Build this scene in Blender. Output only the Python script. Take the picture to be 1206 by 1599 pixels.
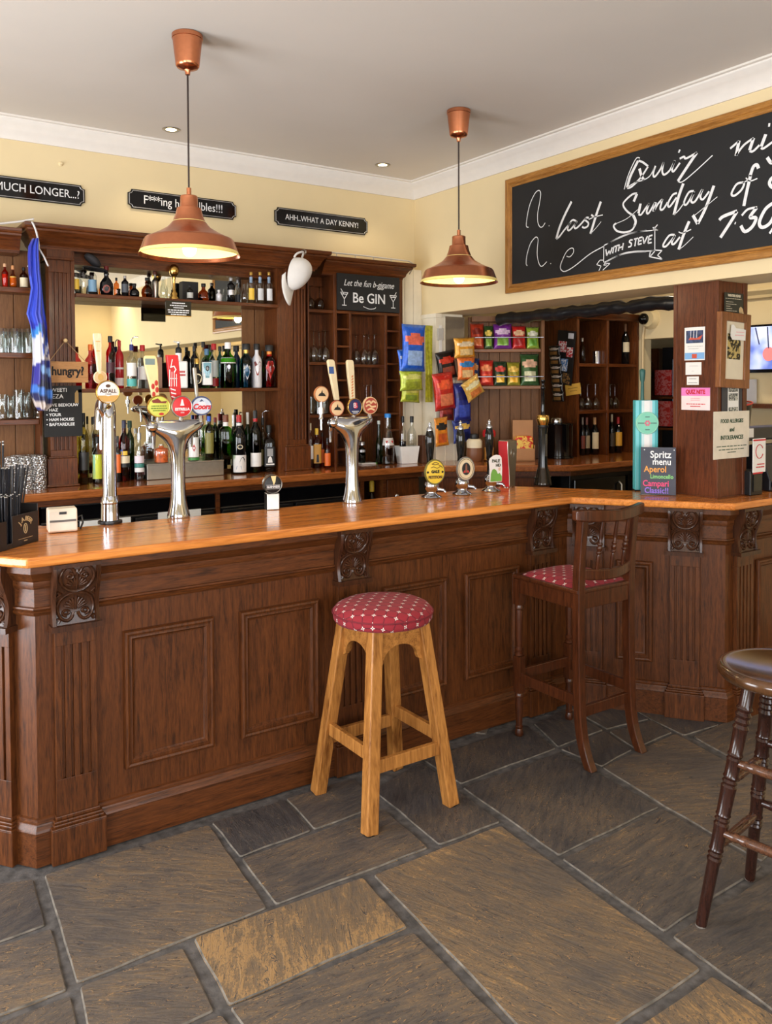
import bpy, bmesh, math, random
from mathutils import Vector, Matrix

random.seed(7)
for o in list(bpy.data.objects):
    bpy.data.objects.remove(o, do_unlink=True)
sc = bpy.context.scene
COL = sc.collection
PI = math.pi

# ------------------------------------------------------------------ camera
FPX, PCX, PCY, CAMH, YAW, PITCH, ROLL = 1295.3, 603.0, 635.9, 1.70, .5951, .0268, -.00435
c_f = Vector((math.sin(YAW) * math.cos(PITCH), math.cos(YAW) * math.cos(PITCH), -math.sin(PITCH)))
c_r = Vector((math.cos(YAW), -math.sin(YAW), 0))
c_u = c_r.cross(c_f)
c_r, c_u = c_r * math.cos(ROLL) + c_u * math.sin(ROLL), c_u * math.cos(ROLL) - c_r * math.sin(ROLL)
c_o = Vector((0, 0, CAMH))
cam = bpy.data.cameras.new('camera')
cam.sensor_fit = 'VERTICAL'
cam.sensor_height = 36
cam.sensor_width = 36
cam.lens = FPX / 1599 * 36
cam.shift_y = -(799.5 - PCY) / 1599
cam.clip_start = .05
cam_o = bpy.data.objects.new('camera', cam)
COL.objects.link(cam_o)
cam_o.matrix_world = Matrix(((c_r.x, c_u.x, -c_f.x, c_o.x), (c_r.y, c_u.y, -c_f.y, c_o.y), (c_r.z, c_u.z, -c_f.z, c_o.z), (0, 0, 0, 1)))
sc.camera = cam_o

# ------------------------------------------------------------------ view, world, daylight
sc.view_settings.view_transform = 'Standard'
sc.view_settings.look = 'None'
sc.view_settings.exposure = 0.04
sc.view_settings.gamma = 1.0
sc.view_settings.use_curve_mapping = False
sc.cycles.use_denoising = True
sc.cycles.max_bounces = 10
sc.cycles.transparent_max_bounces = 24
sc.cycles.sample_clamp_indirect = 6
sc.cycles.caustics_reflective = False
sc.cycles.caustics_refractive = False
world = bpy.data.worlds.new('daylight')
world.use_nodes = True
sc.world = world
bg = world.node_tree.nodes['Background']
bg.inputs[0].default_value = (.80, .88, 1.0, 1)
bg.inputs[1].default_value = 1.0


def area(name, loc, target, sx, sy, power, col):
    l = bpy.data.lights.new(name, 'AREA')
    l.shape = 'RECTANGLE'
    l.size, l.size_y, l.energy, l.color = sx, sy, power, col
    o = bpy.data.objects.new(name, l)
    COL.objects.link(o)
    o.location = loc
    o.rotation_euler = (Vector(target) - Vector(loc)).to_track_quat('-Z', 'Y').to_euler()
    return o


def point(name, loc, power, col, r=.03):
    l = bpy.data.lights.new(name, 'POINT')
    l.energy, l.color, l.shadow_soft_size = power, col, r
    o = bpy.data.objects.new(name, l)
    COL.objects.link(o)
    o.location = loc
    return o


def spot(name, loc, target, power, col, ang=1.6, blend=.6, r=.03):
    l = bpy.data.lights.new(name, 'SPOT')
    l.energy, l.color, l.shadow_soft_size, l.spot_size, l.spot_blend = power, col, r, ang, blend
    o = bpy.data.objects.new(name, l)
    COL.objects.link(o)
    o.location = loc
    o.rotation_euler = (Vector(target) - Vector(loc)).to_track_quat('-Z', 'Y').to_euler()
    return o


DAY = (.93, .96, 1.0)
WARM = (1.0, .84, .60)
# daylight falling in through the street windows (side wall and the wall behind the viewer)
area('window_daylight', (-1.93, 3.35, 1.2), (.5, 3.1, 1.45), 1.5, 2.1, 125, DAY)
area('window_daylight', (-1.93, .4, 1.55), (.5, .5, 1.9), 1.7, 1.35, 110, DAY)
area('window_daylight', (-.6, -2.93, 1.55), (-.3, 0, 1.8), 2.0, 1.5, 85, DAY)
area('window_daylight', (1.75, -2.93, 1.55), (1.9, 0, 1.8), 2.0, 1.5, 75, DAY)

# ------------------------------------------------------------------ helpers
def ray(u, v):
    return c_f + c_r * ((u - PCX) / FPX) + c_u * ((PCY - v) / FPX)


def at_y(u, v, y):
    r = ray(u, v); return c_o + r * (y / r.y)


def at_x(u, v, x):
    r = ray(u, v); return c_o + r * (x / r.x)


def at_z(u, v, z):
    r = ray(u, v); return c_o + r * ((z - CAMH) / r.z)


def at_p(u, v, p, n):
    r = ray(u, v); return c_o + r * ((Vector(p) - c_o).dot(n) / r.dot(n))


def pxm(p):                                    # metres per photo pixel at a point
    return (Vector(p) - c_o).dot(c_f) / FPX


_m = {}


def nodes_mat(name):
    m = bpy.data.materials.new(name)
    m.use_nodes = True
    nt = m.node_tree
    return m, nt, nt.nodes['Principled BSDF'], nt.nodes, nt.links


def lin(c):                                    # sRGB 0..255 -> linear
    return tuple(((x / 255) / 12.92 if x / 255 <= .04045 else ((x / 255 + .055) / 1.055) ** 2.4) for x in c)


def P(name, col, rough=.5, metal=0, var=.06, scale=18, bump=0, bscale=60, coat=0, emit=0, spec=.5, trans=0):
    """plain material: a base colour with a little noise in it, optional bump."""
    if name in _m: return _m[name]
    m, nt, b, N, L = nodes_mat(name)
    c = lin(col)
    tc = N.new('ShaderNodeTexCoord')
    no = N.new('ShaderNodeTexNoise'); no.inputs['Scale'].default_value = scale; no.inputs['Detail'].default_value = 4
    L.new(tc.outputs['Object'], no.inputs['Vector'])
    cr = N.new('ShaderNodeValToRGB')
    cr.color_ramp.elements[0].position, cr.color_ramp.elements[1].position = .3, .7
    cr.color_ramp.elements[0].color = (*[x * (1 - var) for x in c], 1)
    cr.color_ramp.elements[1].color = (*[min(1, x * (1 + var)) for x in c], 1)
    L.new(no.outputs['Fac'], cr.inputs['Fac']); L.new(cr.outputs['Color'], b.inputs['Base Color'])
    b.inputs['Roughness'].default_value = rough
    b.inputs['Metallic'].default_value = metal
    b.inputs['Coat Weight'].default_value = coat
    b.inputs['Coat Roughness'].default_value = .1
    b.inputs['Specular IOR Level'].default_value = spec
    b.inputs['Transmission Weight'].default_value = trans
    if emit:
        L.new(cr.outputs['Color'], b.inputs['Emission Color']); b.inputs['Emission Strength'].default_value = emit
    if bump:
        n2 = N.new('ShaderNodeTexNoise'); n2.inputs['Scale'].default_value = bscale; n2.inputs['Detail'].default_value = 6
        L.new(tc.outputs['Object'], n2.inputs['Vector'])
        bp = N.new('ShaderNodeBump'); bp.inputs['Strength'].default_value = bump; bp.inputs['Distance'].default_value = .004
        L.new(n2.outputs['Fac'], bp.inputs['Height']); L.new(bp.outputs['Normal'], b.inputs['Normal'])
    _m[name] = m
    return m


def wood(name, dark, light, axis='Z', rough=.40, scale=17, stretch=13, coat=.10, bump=.10, knots=0.0):
    """stained timber with grain stretched along one axis."""
    if name in _m: return _m[name]
    m, nt, b, N, L = nodes_mat(name)
    tc = N.new('ShaderNodeTexCoord')
    mp = N.new('ShaderNodeMapping')
    s = [stretch * .35] * 3
    s['XYZ'.index(axis)] = .35
    mp.inputs['Scale'].default_value = s
    L.new(tc.outputs['Object'], mp.inputs['Vector'])
    n1 = N.new('ShaderNodeTexNoise'); n1.inputs['Scale'].default_value = scale; n1.inputs['Detail'].default_value = 9; n1.inputs['Roughness'].default_value = .68
    n1.inputs['Distortion'].default_value = .8
    L.new(mp.outputs['Vector'], n1.inputs['Vector'])
    n2 = N.new('ShaderNodeTexNoise'); n2.inputs['Scale'].default_value = 1.3; n2.inputs['Detail'].default_value = 3
    L.new(tc.outputs['Object'], n2.inputs['Vector'])
    wv = N.new('ShaderNodeTexNoise'); wv.inputs['Scale'].default_value = scale * 5; wv.inputs['Detail'].default_value = 4
    L.new(mp.outputs['Vector'], wv.inputs['Vector'])
    add = N.new('ShaderNodeMath'); add.operation = 'MULTIPLY_ADD'; add.inputs[1].default_value = .45
    L.new(wv.outputs['Fac'], add.inputs[0]); L.new(n1.outputs['Fac'], add.inputs[2])
    ad2 = N.new('ShaderNodeMath'); ad2.operation = 'MULTIPLY_ADD'; ad2.inputs[1].default_value = .18
    L.new(n2.outputs['Fac'], ad2.inputs[0]); L.new(add.outputs[0], ad2.inputs[2])
    cr = N.new('ShaderNodeValToRGB')
    e = cr.color_ramp.elements
    e[0].position, e[1].position = .58, 1.05
    d, l = lin(dark), lin(light)
    e[0].color, e[1].color = (*d, 1), (*l, 1)
    md = e.new(.80); md.color = (*[x * .42 + y * .58 for x, y in zip(d, l)], 1)
    L.new(ad2.outputs[0], cr.inputs['Fac'])
    L.new(cr.outputs['Color'], b.inputs['Base Color'])
    b.inputs['Roughness'].default_value = rough
    b.inputs['Coat Weight'].default_value = coat
    b.inputs['Coat Roughness'].default_value = .16
    b.inputs['Specular IOR Level'].default_value = .3
    bp = N.new('ShaderNodeBump'); bp.inputs['Strength'].default_value = bump; bp.inputs['Distance'].default_value = .002
    L.new(add.outputs[0], bp.inputs['Height']); L.new(bp.outputs['Normal'], b.inputs['Normal'])
    _m[name] = m
    return m


def glass(name, tint, gloss=1.0, rough=.02):
    """thin glass: tinted see-through shell with a fresnel reflection."""
    if name in _m: return _m[name]
    m = bpy.data.materials.new(name); m.use_nodes = True
    nt = m.node_tree; N, L = nt.nodes, nt.links
    for n in list(N): N.remove(n)
    out = N.new('ShaderNodeOutputMaterial')
    tr = N.new('ShaderNodeBsdfTransparent')
    tc = N.new('ShaderNodeTexCoord'); no = N.new('ShaderNodeTexNoise'); no.inputs['Scale'].default_value = 9
    L.new(tc.outputs['Object'], no.inputs['Vector'])
    cr = N.new('ShaderNodeValToRGB')
    c = lin(tint)
    cr.color_ramp.elements[0].color = (*[x * .93 for x in c], 1); cr.color_ramp.elements[1].color = (*c, 1)
    L.new(no.outputs['Fac'], cr.inputs['Fac']); L.new(cr.outputs['Color'], tr.inputs['Color'])
    gl = N.new('ShaderNodeBsdfGlossy'); gl.inputs['Roughness'].default_value = rough
    fr = N.new('ShaderNodeFresnel'); fr.inputs['IOR'].default_value = 1.5
    mu = N.new('ShaderNodeMath'); mu.operation = 'MULTIPLY'; mu.inputs[1].default_value = gloss; mu.use_clamp = True
    ge = N.new('ShaderNodeNewGeometry'); fb = N.new('ShaderNodeMath'); fb.operation = 'SUBTRACT'; fb.inputs[0].default_value = 1; L.new(ge.outputs['Backfacing'], fb.inputs[1])
    fm = N.new('ShaderNodeMath'); fm.operation = 'MULTIPLY'; L.new(fr.outputs[0], fm.inputs[0]); L.new(fb.outputs[0], fm.inputs[1])
    L.new(fm.outputs[0], mu.inputs[0])
    mx = N.new('ShaderNodeMixShader')
    L.new(mu.outputs[0], mx.inputs[0]); L.new(tr.outputs[0], mx.inputs[1]); L.new(gl.outputs[0], mx.inputs[2])
    L.new(mx.outputs[0], out.inputs['Surface'])
    _m[name] = m
    return m


# ---- mesh building
class MB:
    def __init__(self): self.v, self.f, self.k, self.uv = [], [], [], {}

    def add(self, vs, fs, k=0, M=None):
        n = len(self.v)
        self.v += [tuple(M @ Vector(p)) if M is not None else tuple(p) for p in vs]
        self.f += [tuple(i + n for i in f) for f in fs]
        self.k += [k] * len(fs)
        return self

    def box(self, x0, x1, y0, y1, z0, z1, k=0, M=None):
        vs = [(x, y, z) for z in (z0, z1) for y in (y0, y1) for x in (x0, x1)]
        return self.add(vs, [(0, 2, 3, 1), (4, 5, 7, 6), (0, 1, 5, 4), (2, 6, 7, 3), (0, 4, 6, 2), (1, 3, 7, 5)], k, M)

    def prism(self, poly, z0, z1, k=0, M=None):
        n = len(poly)
        a = sum(poly[i][0] * poly[(i + 1) % n][1] - poly[(i + 1) % n][0] * poly[i][1] for i in range(n))
        if a < 0: poly = poly[::-1]
        vs = [(p[0], p[1], z0) for p in poly] + [(p[0], p[1], z1) for p in poly]
        fs = [tuple(range(n - 1, -1, -1)), tuple(range(n, 2 * n))] + [(i, (i + 1) % n, n + (i + 1) % n, n + i) for i in range(n)]
        return self.add(vs, fs, k, M)

    def lathe(self, prof, seg=24, k=0, M=None, sx=1, sy=1):
        vs, fs = [], []
        for r, z in prof:
            r = max(r, 1e-4)
            vs += [(r * sx * math.cos(2 * PI * i / seg), r * sy * math.sin(2 * PI * i / seg), z) for i in range(seg)]
        for j in range(len(prof) - 1):
            for i in range(seg):
                a, b = j * seg + i, j * seg + (i + 1) % seg
                fs.append((a, b, b + seg, a + seg))
        fs.append(tuple(range(seg - 1, -1, -1))); n = (len(prof) - 1) * seg
        fs.append(tuple(range(n, n + seg)))
        return self.add(vs, fs, k, M)

    def tube(self, pts, rad, seg=10, k=0, M=None, cap=True):
        pts = [Vector(p) for p in pts]
        if not hasattr(rad, '__len__'): rad = [rad] * len(pts)
        vs, fs = [], []
        t0 = (pts[1] - pts[0]).normalized()
        ref = Vector((0, 0, 1)) if abs(t0.z) < .9 else Vector((1, 0, 0))
        nrm = (ref - t0 * ref.dot(t0)).normalized()
        for i, p in enumerate(pts):
            t = (pts[min(i + 1, len(pts) - 1)] - pts[max(i - 1, 0)]).normalized()
            nrm = (nrm - t * nrm.dot(t)).normalized()
            bn = t.cross(nrm)
            vs += [p + (nrm * math.cos(2 * PI * j / seg) + bn * math.sin(2 * PI * j / seg)) * rad[i] for j in range(seg)]
        for i in range(len(pts) - 1):
            for j in range(seg):
                a, b = i * seg + j, i * seg + (j + 1) % seg
                fs.append((a, b, b + seg, a + seg))
        if cap:
            fs.append(tuple(range(seg - 1, -1, -1))); n = (len(pts) - 1) * seg
            fs.append(tuple(range(n, n + seg)))
        return self.add(vs, fs, k, M)

    def bar(self, a, b, w, h, k=0, up=(0, 0, 1), w2=None, h2=None):
        """rectangular bar from a to b (w across, h along up)."""
        a, b = Vector(a), Vector(b)
        t = (b - a).normalized(); u = Vector(up)
        s = t.cross(u).normalized(); u = s.cross(t).normalized()
        vs = []
        for p, ww, hh in ((a, w, h), (b, w2 or w, h2 or h)):
            vs += [p + s * (x * ww / 2) + u * (y * hh / 2) for x, y in ((-1, -1), (1, -1), (1, 1), (-1, 1))]
        return self.add(vs, [(3, 2, 1, 0), (4, 5, 6, 7), (0, 1, 5, 4), (1, 2, 6, 5), (2, 3, 7, 6), (3, 0, 4, 7)], k)

    def sweep(self, path, prof, k=0, closed=False):
        """profile (offset outward = right of travel, z) swept along an xy path with mitres."""
        n, m = len(path), len(prof)
        pts = [Vector((p[0], p[1])) for p in path]
        vs = []
        for i in range(n):
            d1 = (pts[i] - pts[i - 1]).normalized() if (i > 0 or closed) else None
            d2 = (pts[(i + 1) % n] - pts[i]).normalized() if (i < n - 1 or closed) else None
            if d1 is None: d1 = d2
            if d2 is None: d2 = d1
            n1, n2 = Vector((d1.y, -d1.x)), Vector((d2.y, -d2.x))
            nm = (n1 + n2).normalized(); s = 1 / max(.2, nm.dot(n1))
            vs += [(pts[i].x + nm.x * s * o, pts[i].y + nm.y * s * o, z) for o, z in prof]
        fs = []
        for i in range(n if closed else n - 1):
            for j in range(m):
                a, b = i * m + j, i * m + (j + 1) % m
                c, d = ((i + 1) % n) * m + (j + 1) % m, ((i + 1) % n) * m + j
                fs.append((a, b, c, d))
        if not closed:
            fs.append(tuple(range(m - 1, -1, -1))); fs.append(tuple(range((n - 1) * m, n * m)))
        return self.add(vs, fs, k)

    def ribbon(self, pts, w, toworld, lift=.0012, k=0):
        """a painted stroke: flat ribbon following 2-D points, toworld maps (x,y) to the surface."""
        n = len(pts)
        P2 = [Vector(p) for p in pts]
        ws = w if hasattr(w, '__len__') else [w] * n
        vs = []
        for i, p in enumerate(P2):
            t = (P2[min(i + 1, n - 1)] - P2[max(i - 1, 0)])
            t = t.normalized() if t.length > 1e-9 else Vector((1, 0))
            q = Vector((-t.y, t.x)) * ws[i] / 2
            vs += [toworld(p + q, lift), toworld(p - q, lift)]
        fs = [(2 * i, 2 * i + 1, 2 * i + 3, 2 * i + 2) for i in range(n - 1)]
        return self.add(vs, fs, k)

    def build(self, name, mats, parent=None, smooth=None, bevel=0, loc=None, seg=2, subsurf=0, M=None):
        me = bpy.data.meshes.new(name)
        me.from_pydata([tuple(p) for p in self.v], [], self.f)
        bm = bmesh.new(); bm.from_mesh(me)
        bmesh.ops.recalc_face_normals(bm, faces=bm.faces)
        bm.to_mesh(me); bm.free()
        mats = mats if isinstance(mats, (list, tuple)) else [mats]
        for m in mats: me.materials.append(m)
        for p, k in zip(me.polygons, self.k): p.material_index = k
        if smooth is not None:
            me.polygons.foreach_set('use_smooth', [True] * len(me.polygons))
            me.set_sharp_from_angle(angle=math.radians(smooth))
        o = bpy.data.objects.new(name, me)
        COL.objects.link(o)
        if parent is not None: o.parent = parent
        if loc is not None: o.location = loc
        if M is not None: o.matrix_local = M
        if subsurf:
            s = o.modifiers.new('s', 'SUBSURF'); s.levels = s.render_levels = subsurf
        if bevel:
            b = o.modifiers.new('b', 'BEVEL'); b.width = bevel; b.segments = seg; b.limit_method = 'ANGLE'; b.angle_limit = math.radians(40)
            b.harden_normals = False
        return o


def tag(o, label=None, cat=None, group=None, kind=None):
    if label: o['label'] = label
    if cat: o['category'] = cat
    if group: o['group'] = group
    if kind: o['kind'] = kind
    return o


def thing(name, label, cat, loc=(0, 0, 0), rz=0, group=None, rot=None):
    o = bpy.data.objects.new(name, None)
    COL.objects.link(o)
    o.location = loc
    o.rotation_euler = rot if rot else (0, 0, rz)
    o.empty_display_size = .05
    return tag(o, label, cat, group)


def copy_tree(o, parent=None):
    c = o.copy(); COL.objects.link(c)
    if parent is not None: c.parent = parent
    for ch in list(o.children): copy_tree(ch, c)
    return c


def struct(o): return tag(o, kind='structure')


def frame(org, xd, nrm):
    """local x along xd, local z along nrm, y = z cross x."""
    x = Vector(xd).normalized(); z = Vector(nrm).normalized(); y = z.cross(x).normalized(); x = y.cross(z)
    return Matrix(((x.x, y.x, z.x, org[0]), (x.y, y.y, z.y, org[1]), (x.z, y.z, z.z, org[2]), (0, 0, 0, 1)))


def text(name, s, size, m, parent, M, sx=1.0, shear=0, bold=0, align='CENTER', spacing=1.0, ext=.0006):
    cu = bpy.data.curves.new('t', 'FONT')
    cu.body = s; cu.size = size; cu.align_x = align; cu.align_y = 'CENTER'; cu.shear = shear; cu.offset = bold; cu.extrude = ext
    cu.space_character = spacing; cu.resolution_u = 3
    t = bpy.data.objects.new('t', cu); COL.objects.link(t)
    dg = bpy.context.evaluated_depsgraph_get()
    me = bpy.data.meshes.new_from_object(t.evaluated_get(dg))
    bpy.data.objects.remove(t, do_unlink=True)
    me.name = name; me.materials.clear(); me.materials.append(m)
    for v in me.vertices: v.co.x *= sx
    o = bpy.data.objects.new(name, me); COL.objects.link(o)
    if parent is not None: o.parent = parent
    o.matrix_local = M
    return o


def smooth_pts(pts, n=6):
    """Catmull-Rom through 2-D or 3-D points."""
    P_ = [Vector(p) for p in pts]
    out = []
    for i in range(len(P_) - 1):
        p0, p1, p2, p3 = P_[max(i - 1, 0)], P_[i], P_[i + 1], P_[min(i + 2, len(P_) - 1)]
        for j in range(n):
            t = j / n
            out.append(.5 * ((2 * p1) + (p2 - p0) * t + (2 * p0 - 5 * p1 + 4 * p2 - p3) * t * t + (3 * p1 - p0 - 3 * p2 + p3) * t ** 3))
    out.append(P_[-1])
    return out
# ------------------------------------------------------------------ materials
M_WALL = P('wall_paint_cream', (230, 210, 166), .75, var=.025, scale=3, bump=.05, bscale=90)
M_CEIL = P('ceiling_paint', (222, 215, 206), .85, var=.02, scale=2)
M_WHITE = P('white_gloss_paint', (232, 226, 218), .45, var=.02)
M_CREAM = P('cream_board_paint', (236, 226, 204), .45, var=.03)
BAR_D, BAR_L = (38, 17, 6), (104, 57, 25)
M_BARZ = wood('bar_oak_upright', BAR_D, BAR_L, 'Z')
M_BARX = wood('bar_oak_level', BAR_D, BAR_L, 'X')
M_BARY = wood('bar_oak_framed', BAR_D, BAR_L, 'Y')
M_BARDK = wood('bar_oak_carved', (28, 14, 8), (78, 44, 25), 'Y', rough=.3, coat=.2)
M_BARS = {}
M_TOP = wood('bar_top_varnished', (166, 88, 32), (238, 152, 74), 'X', rough=.17, scale=6, stretch=16, coat=.35, bump=.02)
M_BACK = wood('back_bar_mahogany', (42, 19, 8), (112, 60, 27), 'Z', rough=.32)
M_BACKX = wood('back_bar_mahogany_level', (42, 19, 8), (112, 60, 27), 'X', rough=.32)
M_CTOP = wood('back_counter_varnished', (110, 56, 22), (172, 100, 48), 'X', rough=.16, coat=.7, bump=.02)
M_BOARD = wood('brown_boarding', (92, 58, 32), (126, 86, 52), 'Z', rough=.5, coat=0)
M_OAK = wood('honey_oak', (106, 60, 22), (190, 130, 66), 'Z', rough=.35, scale=8)
M_MAHX = wood('chair_mahogany', (36, 16, 8), (90, 46, 23), 'Z', rough=.28, coat=.25)
M_DARKW = wood('stool_dark_stain', (26, 12, 9), (60, 32, 23), 'Z', rough=.22, coat=.3)
M_CHROME = P('polished_chrome', (198, 202, 212), .09, 1, var=.02)
M_STEEL = P('brushed_steel', (176, 172, 164), .32, 1, var=.05, scale=40)
M_BRASS = P('brass', (214, 172, 92), .22, 1, var=.04)
M_BLACK = P('black_plastic', (18, 18, 20), .35, var=.1)
M_BLKGL = P('black_gloss', (10, 10, 12), .08, var=.1)
M_BLKM = P('black_board_paint', (24, 24, 25), .7, var=.12, scale=6)
M_CHALK = P('chalk_white', (236, 236, 236), .8, var=.06, scale=60)
M_PAPER = P('white_paper', (238, 236, 230), .6, var=.015)
M_CREAMP = P('cream_paper', (226, 214, 188), .6, var=.03)

# ------------------------------------------------------------------ room
W_Y = 5.12          # back wall
H_X = 3.735         # face of the beam over the side opening
H_T = .35           # its thickness
SOF = 2.225         # its underside
CEIL = 3.215
X0, X1, Y0 = -2.0, 7.2, -3.0
RX = 5.55           # end wall of the servery seen through the opening
# floor: mortar bed plus flagstones traced from their joints
fl = MB()
fl.add([(X0, Y0, -.007), (X1, Y0, -.007), (X1, 5.4, -.007), (X0, 5.4, -.007)], [(0, 1, 2, 3)], 0)
flags = [
    [(-90, 1392), (50, 1374), (68, 1443), (-100, 1505)], [(-100, 1512), (78, 1451), (101, 1544), (-110, 1625)],
    [(-110, 1640), (108, 1556), (132, 1650), (-100, 1750)], [(72, 1366), (325, 1289), (414, 1416), (122, 1531)],
    [(128, 1540), (284, 1481), (331, 1576), (152, 1655)], [(306, 1464), (566, 1371), (633, 1446), (360, 1566)],
    [(333, 1284), (443, 1250), (483, 1296), (376, 1336)], [(449, 1247), (552, 1216), (588, 1258), (492, 1293)],
    [(380, 1340), (598, 1263), (666, 1323), (433, 1410)], [(585, 1234), (657, 1191), (779, 1282), (686, 1317)],
    [(664, 1186), (822, 1132), (866, 1168), (721, 1222)], [(725, 1229), (874, 1175), (1027, 1259), (873, 1333)],
    [(586, 1366), (782, 1290), (1091, 1511), (870, 1660)], [(363, 1572), (644, 1456), (810, 1625), (480, 1740)],
    [(881, 1341), (1034, 1264), (1187, 1352), (1037, 1452)], [(943, 1198), (1055, 1146), (1280, 1266), (1188, 1342), (1040, 1258)],
    [(878, 1169), (945, 1142), (985, 1170), (940, 1195)], [(836, 1130), (884, 1107), (940, 1139), (872, 1165)],
    [(891, 1105), (975, 1102), (1012, 1122), (948, 1137)], [(954, 1142), (1018, 1125), (1048, 1143), (992, 1167)],
    [(985, 1104), (1060, 1112), (1122, 1131), (1068, 1147), (1020, 1124)], [(1085, 1150), (1128, 1131), (1220, 1100), (1310, 1180), (1270, 1252)],
    [(1053, 1461), (1206, 1363), (1330, 1290), (1400, 1480), (1225, 1588)], [(1113, 1526), (1216, 1592), (1330, 1680), (1150, 1760), (985, 1612)],
    [(158, 1664), (345, 1586), (470, 1742), (300, 1830)],
    [(820, 1630), (865, 1665), (975, 1620), (1140, 1765), (900, 1900), (640, 1800), (500, 1748)],
]
rnd = random.Random(3)
flag_tones = []


def flagstone(pts, tone):
    """one slab: worn edge, softly rounded corners, slightly irregular outline."""
    c = sum((Vector(p) for p in pts), Vector((0, 0))) / len(pts)
    pts = [tuple(Vector(p) + (Vector(p) - c).normalized() * .007) for p in pts]
    out = []
    n = len(pts)
    for i in range(n):
        a, b, d = Vector(pts[i - 1]), Vector(pts[i]), Vector(pts[(i + 1) % n])
        r = min(.010, (a - b).length * .2, (d - b).length * .2)
        out.append(b + (a - b).normalized() * r)
        out.append(b + ((a - b).normalized() + (d - b).normalized()) * r * .28)
        out.append(b + (d - b).normalized() * r)
        m = int((d - b).length / .09)
        s = (d - b).normalized()
        for j in range(1, m):
            q = b.lerp(d, j / m)
            out.append(q + Vector((-s.y, s.x)) * rnd.uniform(-.0035, .0035))
    ins = [p + (c - p).normalized() * .0045 for p in out]
    zt = rnd.uniform(-.001, .0012)
    k = len(out)
    vs = [(p.x, p.y, -.012) for p in out] + [(p.x, p.y, zt - .004) for p in out] + [(p.x, p.y, zt) for p in ins]
    fs = [(i, (i + 1) % k, k + (i + 1) % k, k + i) for i in range(k)] + [(k + i, k + (i + 1) % k, 2 * k + (i + 1) % k, 2 * k + i) for i in range(k)]
    fs.append(tuple(range(2 * k, 3 * k)))
    fl.add(vs, fs, 1)
    for q in range(k, 2 * k): fl.k[len(fl.k) - len(fs) + q] = 2
    flag_tones.append((len(vs), tone))


tones = [.30, .45, .30, .55, .52, .85, .05, .35, .38, .18, .20, .25, .66, .42, .36, .50, .20, .08, .10, .22, .25, .4, .4, .8, .5, .6]
for f, t in zip(flags, tones):
    flagstone([tuple(at_z(u, v, 0).xy) for u, v in f], t)
world_flags = [[at_z(u, v, 0).xy for u, v in f] for f in flags]


def inside(p, poly):
    c = False
    for a, b_ in zip(poly, poly[1:] + poly[:1]):
        if (a.y > p.y) != (b_.y > p.y) and p.x < (b_.x - a.x) * (p.y - a.y) / (b_.y - a.y) + a.x: c = not c
    return c


ang = math.radians(-52)
for i in range(-16, 26):                      # the same paving carried on outside the picture
    for j in range(-20, 26):
        w, h = .44, .33
        cx, cy = i * w + (j % 2) * .2, j * h
        rot_ = lambda x, y: Vector((x * math.cos(ang) - y * math.sin(ang) + 1.5, x * math.sin(ang) + y * math.cos(ang) + 1))
        q = [rot_(cx + a * (w / 2 - .014), cy + b_ * (h / 2 - .014)) for a, b_ in ((-1, -1), (1, -1), (1, 1), (-1, 1))]
        if not all(X0 < p.x < X1 and Y0 < p.y < 5.0 for p in q): continue
        grid = [q[0].lerp(q[1], a / 6).lerp(q[3].lerp(q[2], a / 6), b_ / 6) for a in range(7) for b_ in range(7)]
        if any(inside(p, f) for p in grid for f in world_flags) or any(inside(p, q) for f in world_flags for p in f): continue
        flagstone([tuple(p) for p in q], rnd.uniform(.1, .6))


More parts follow.
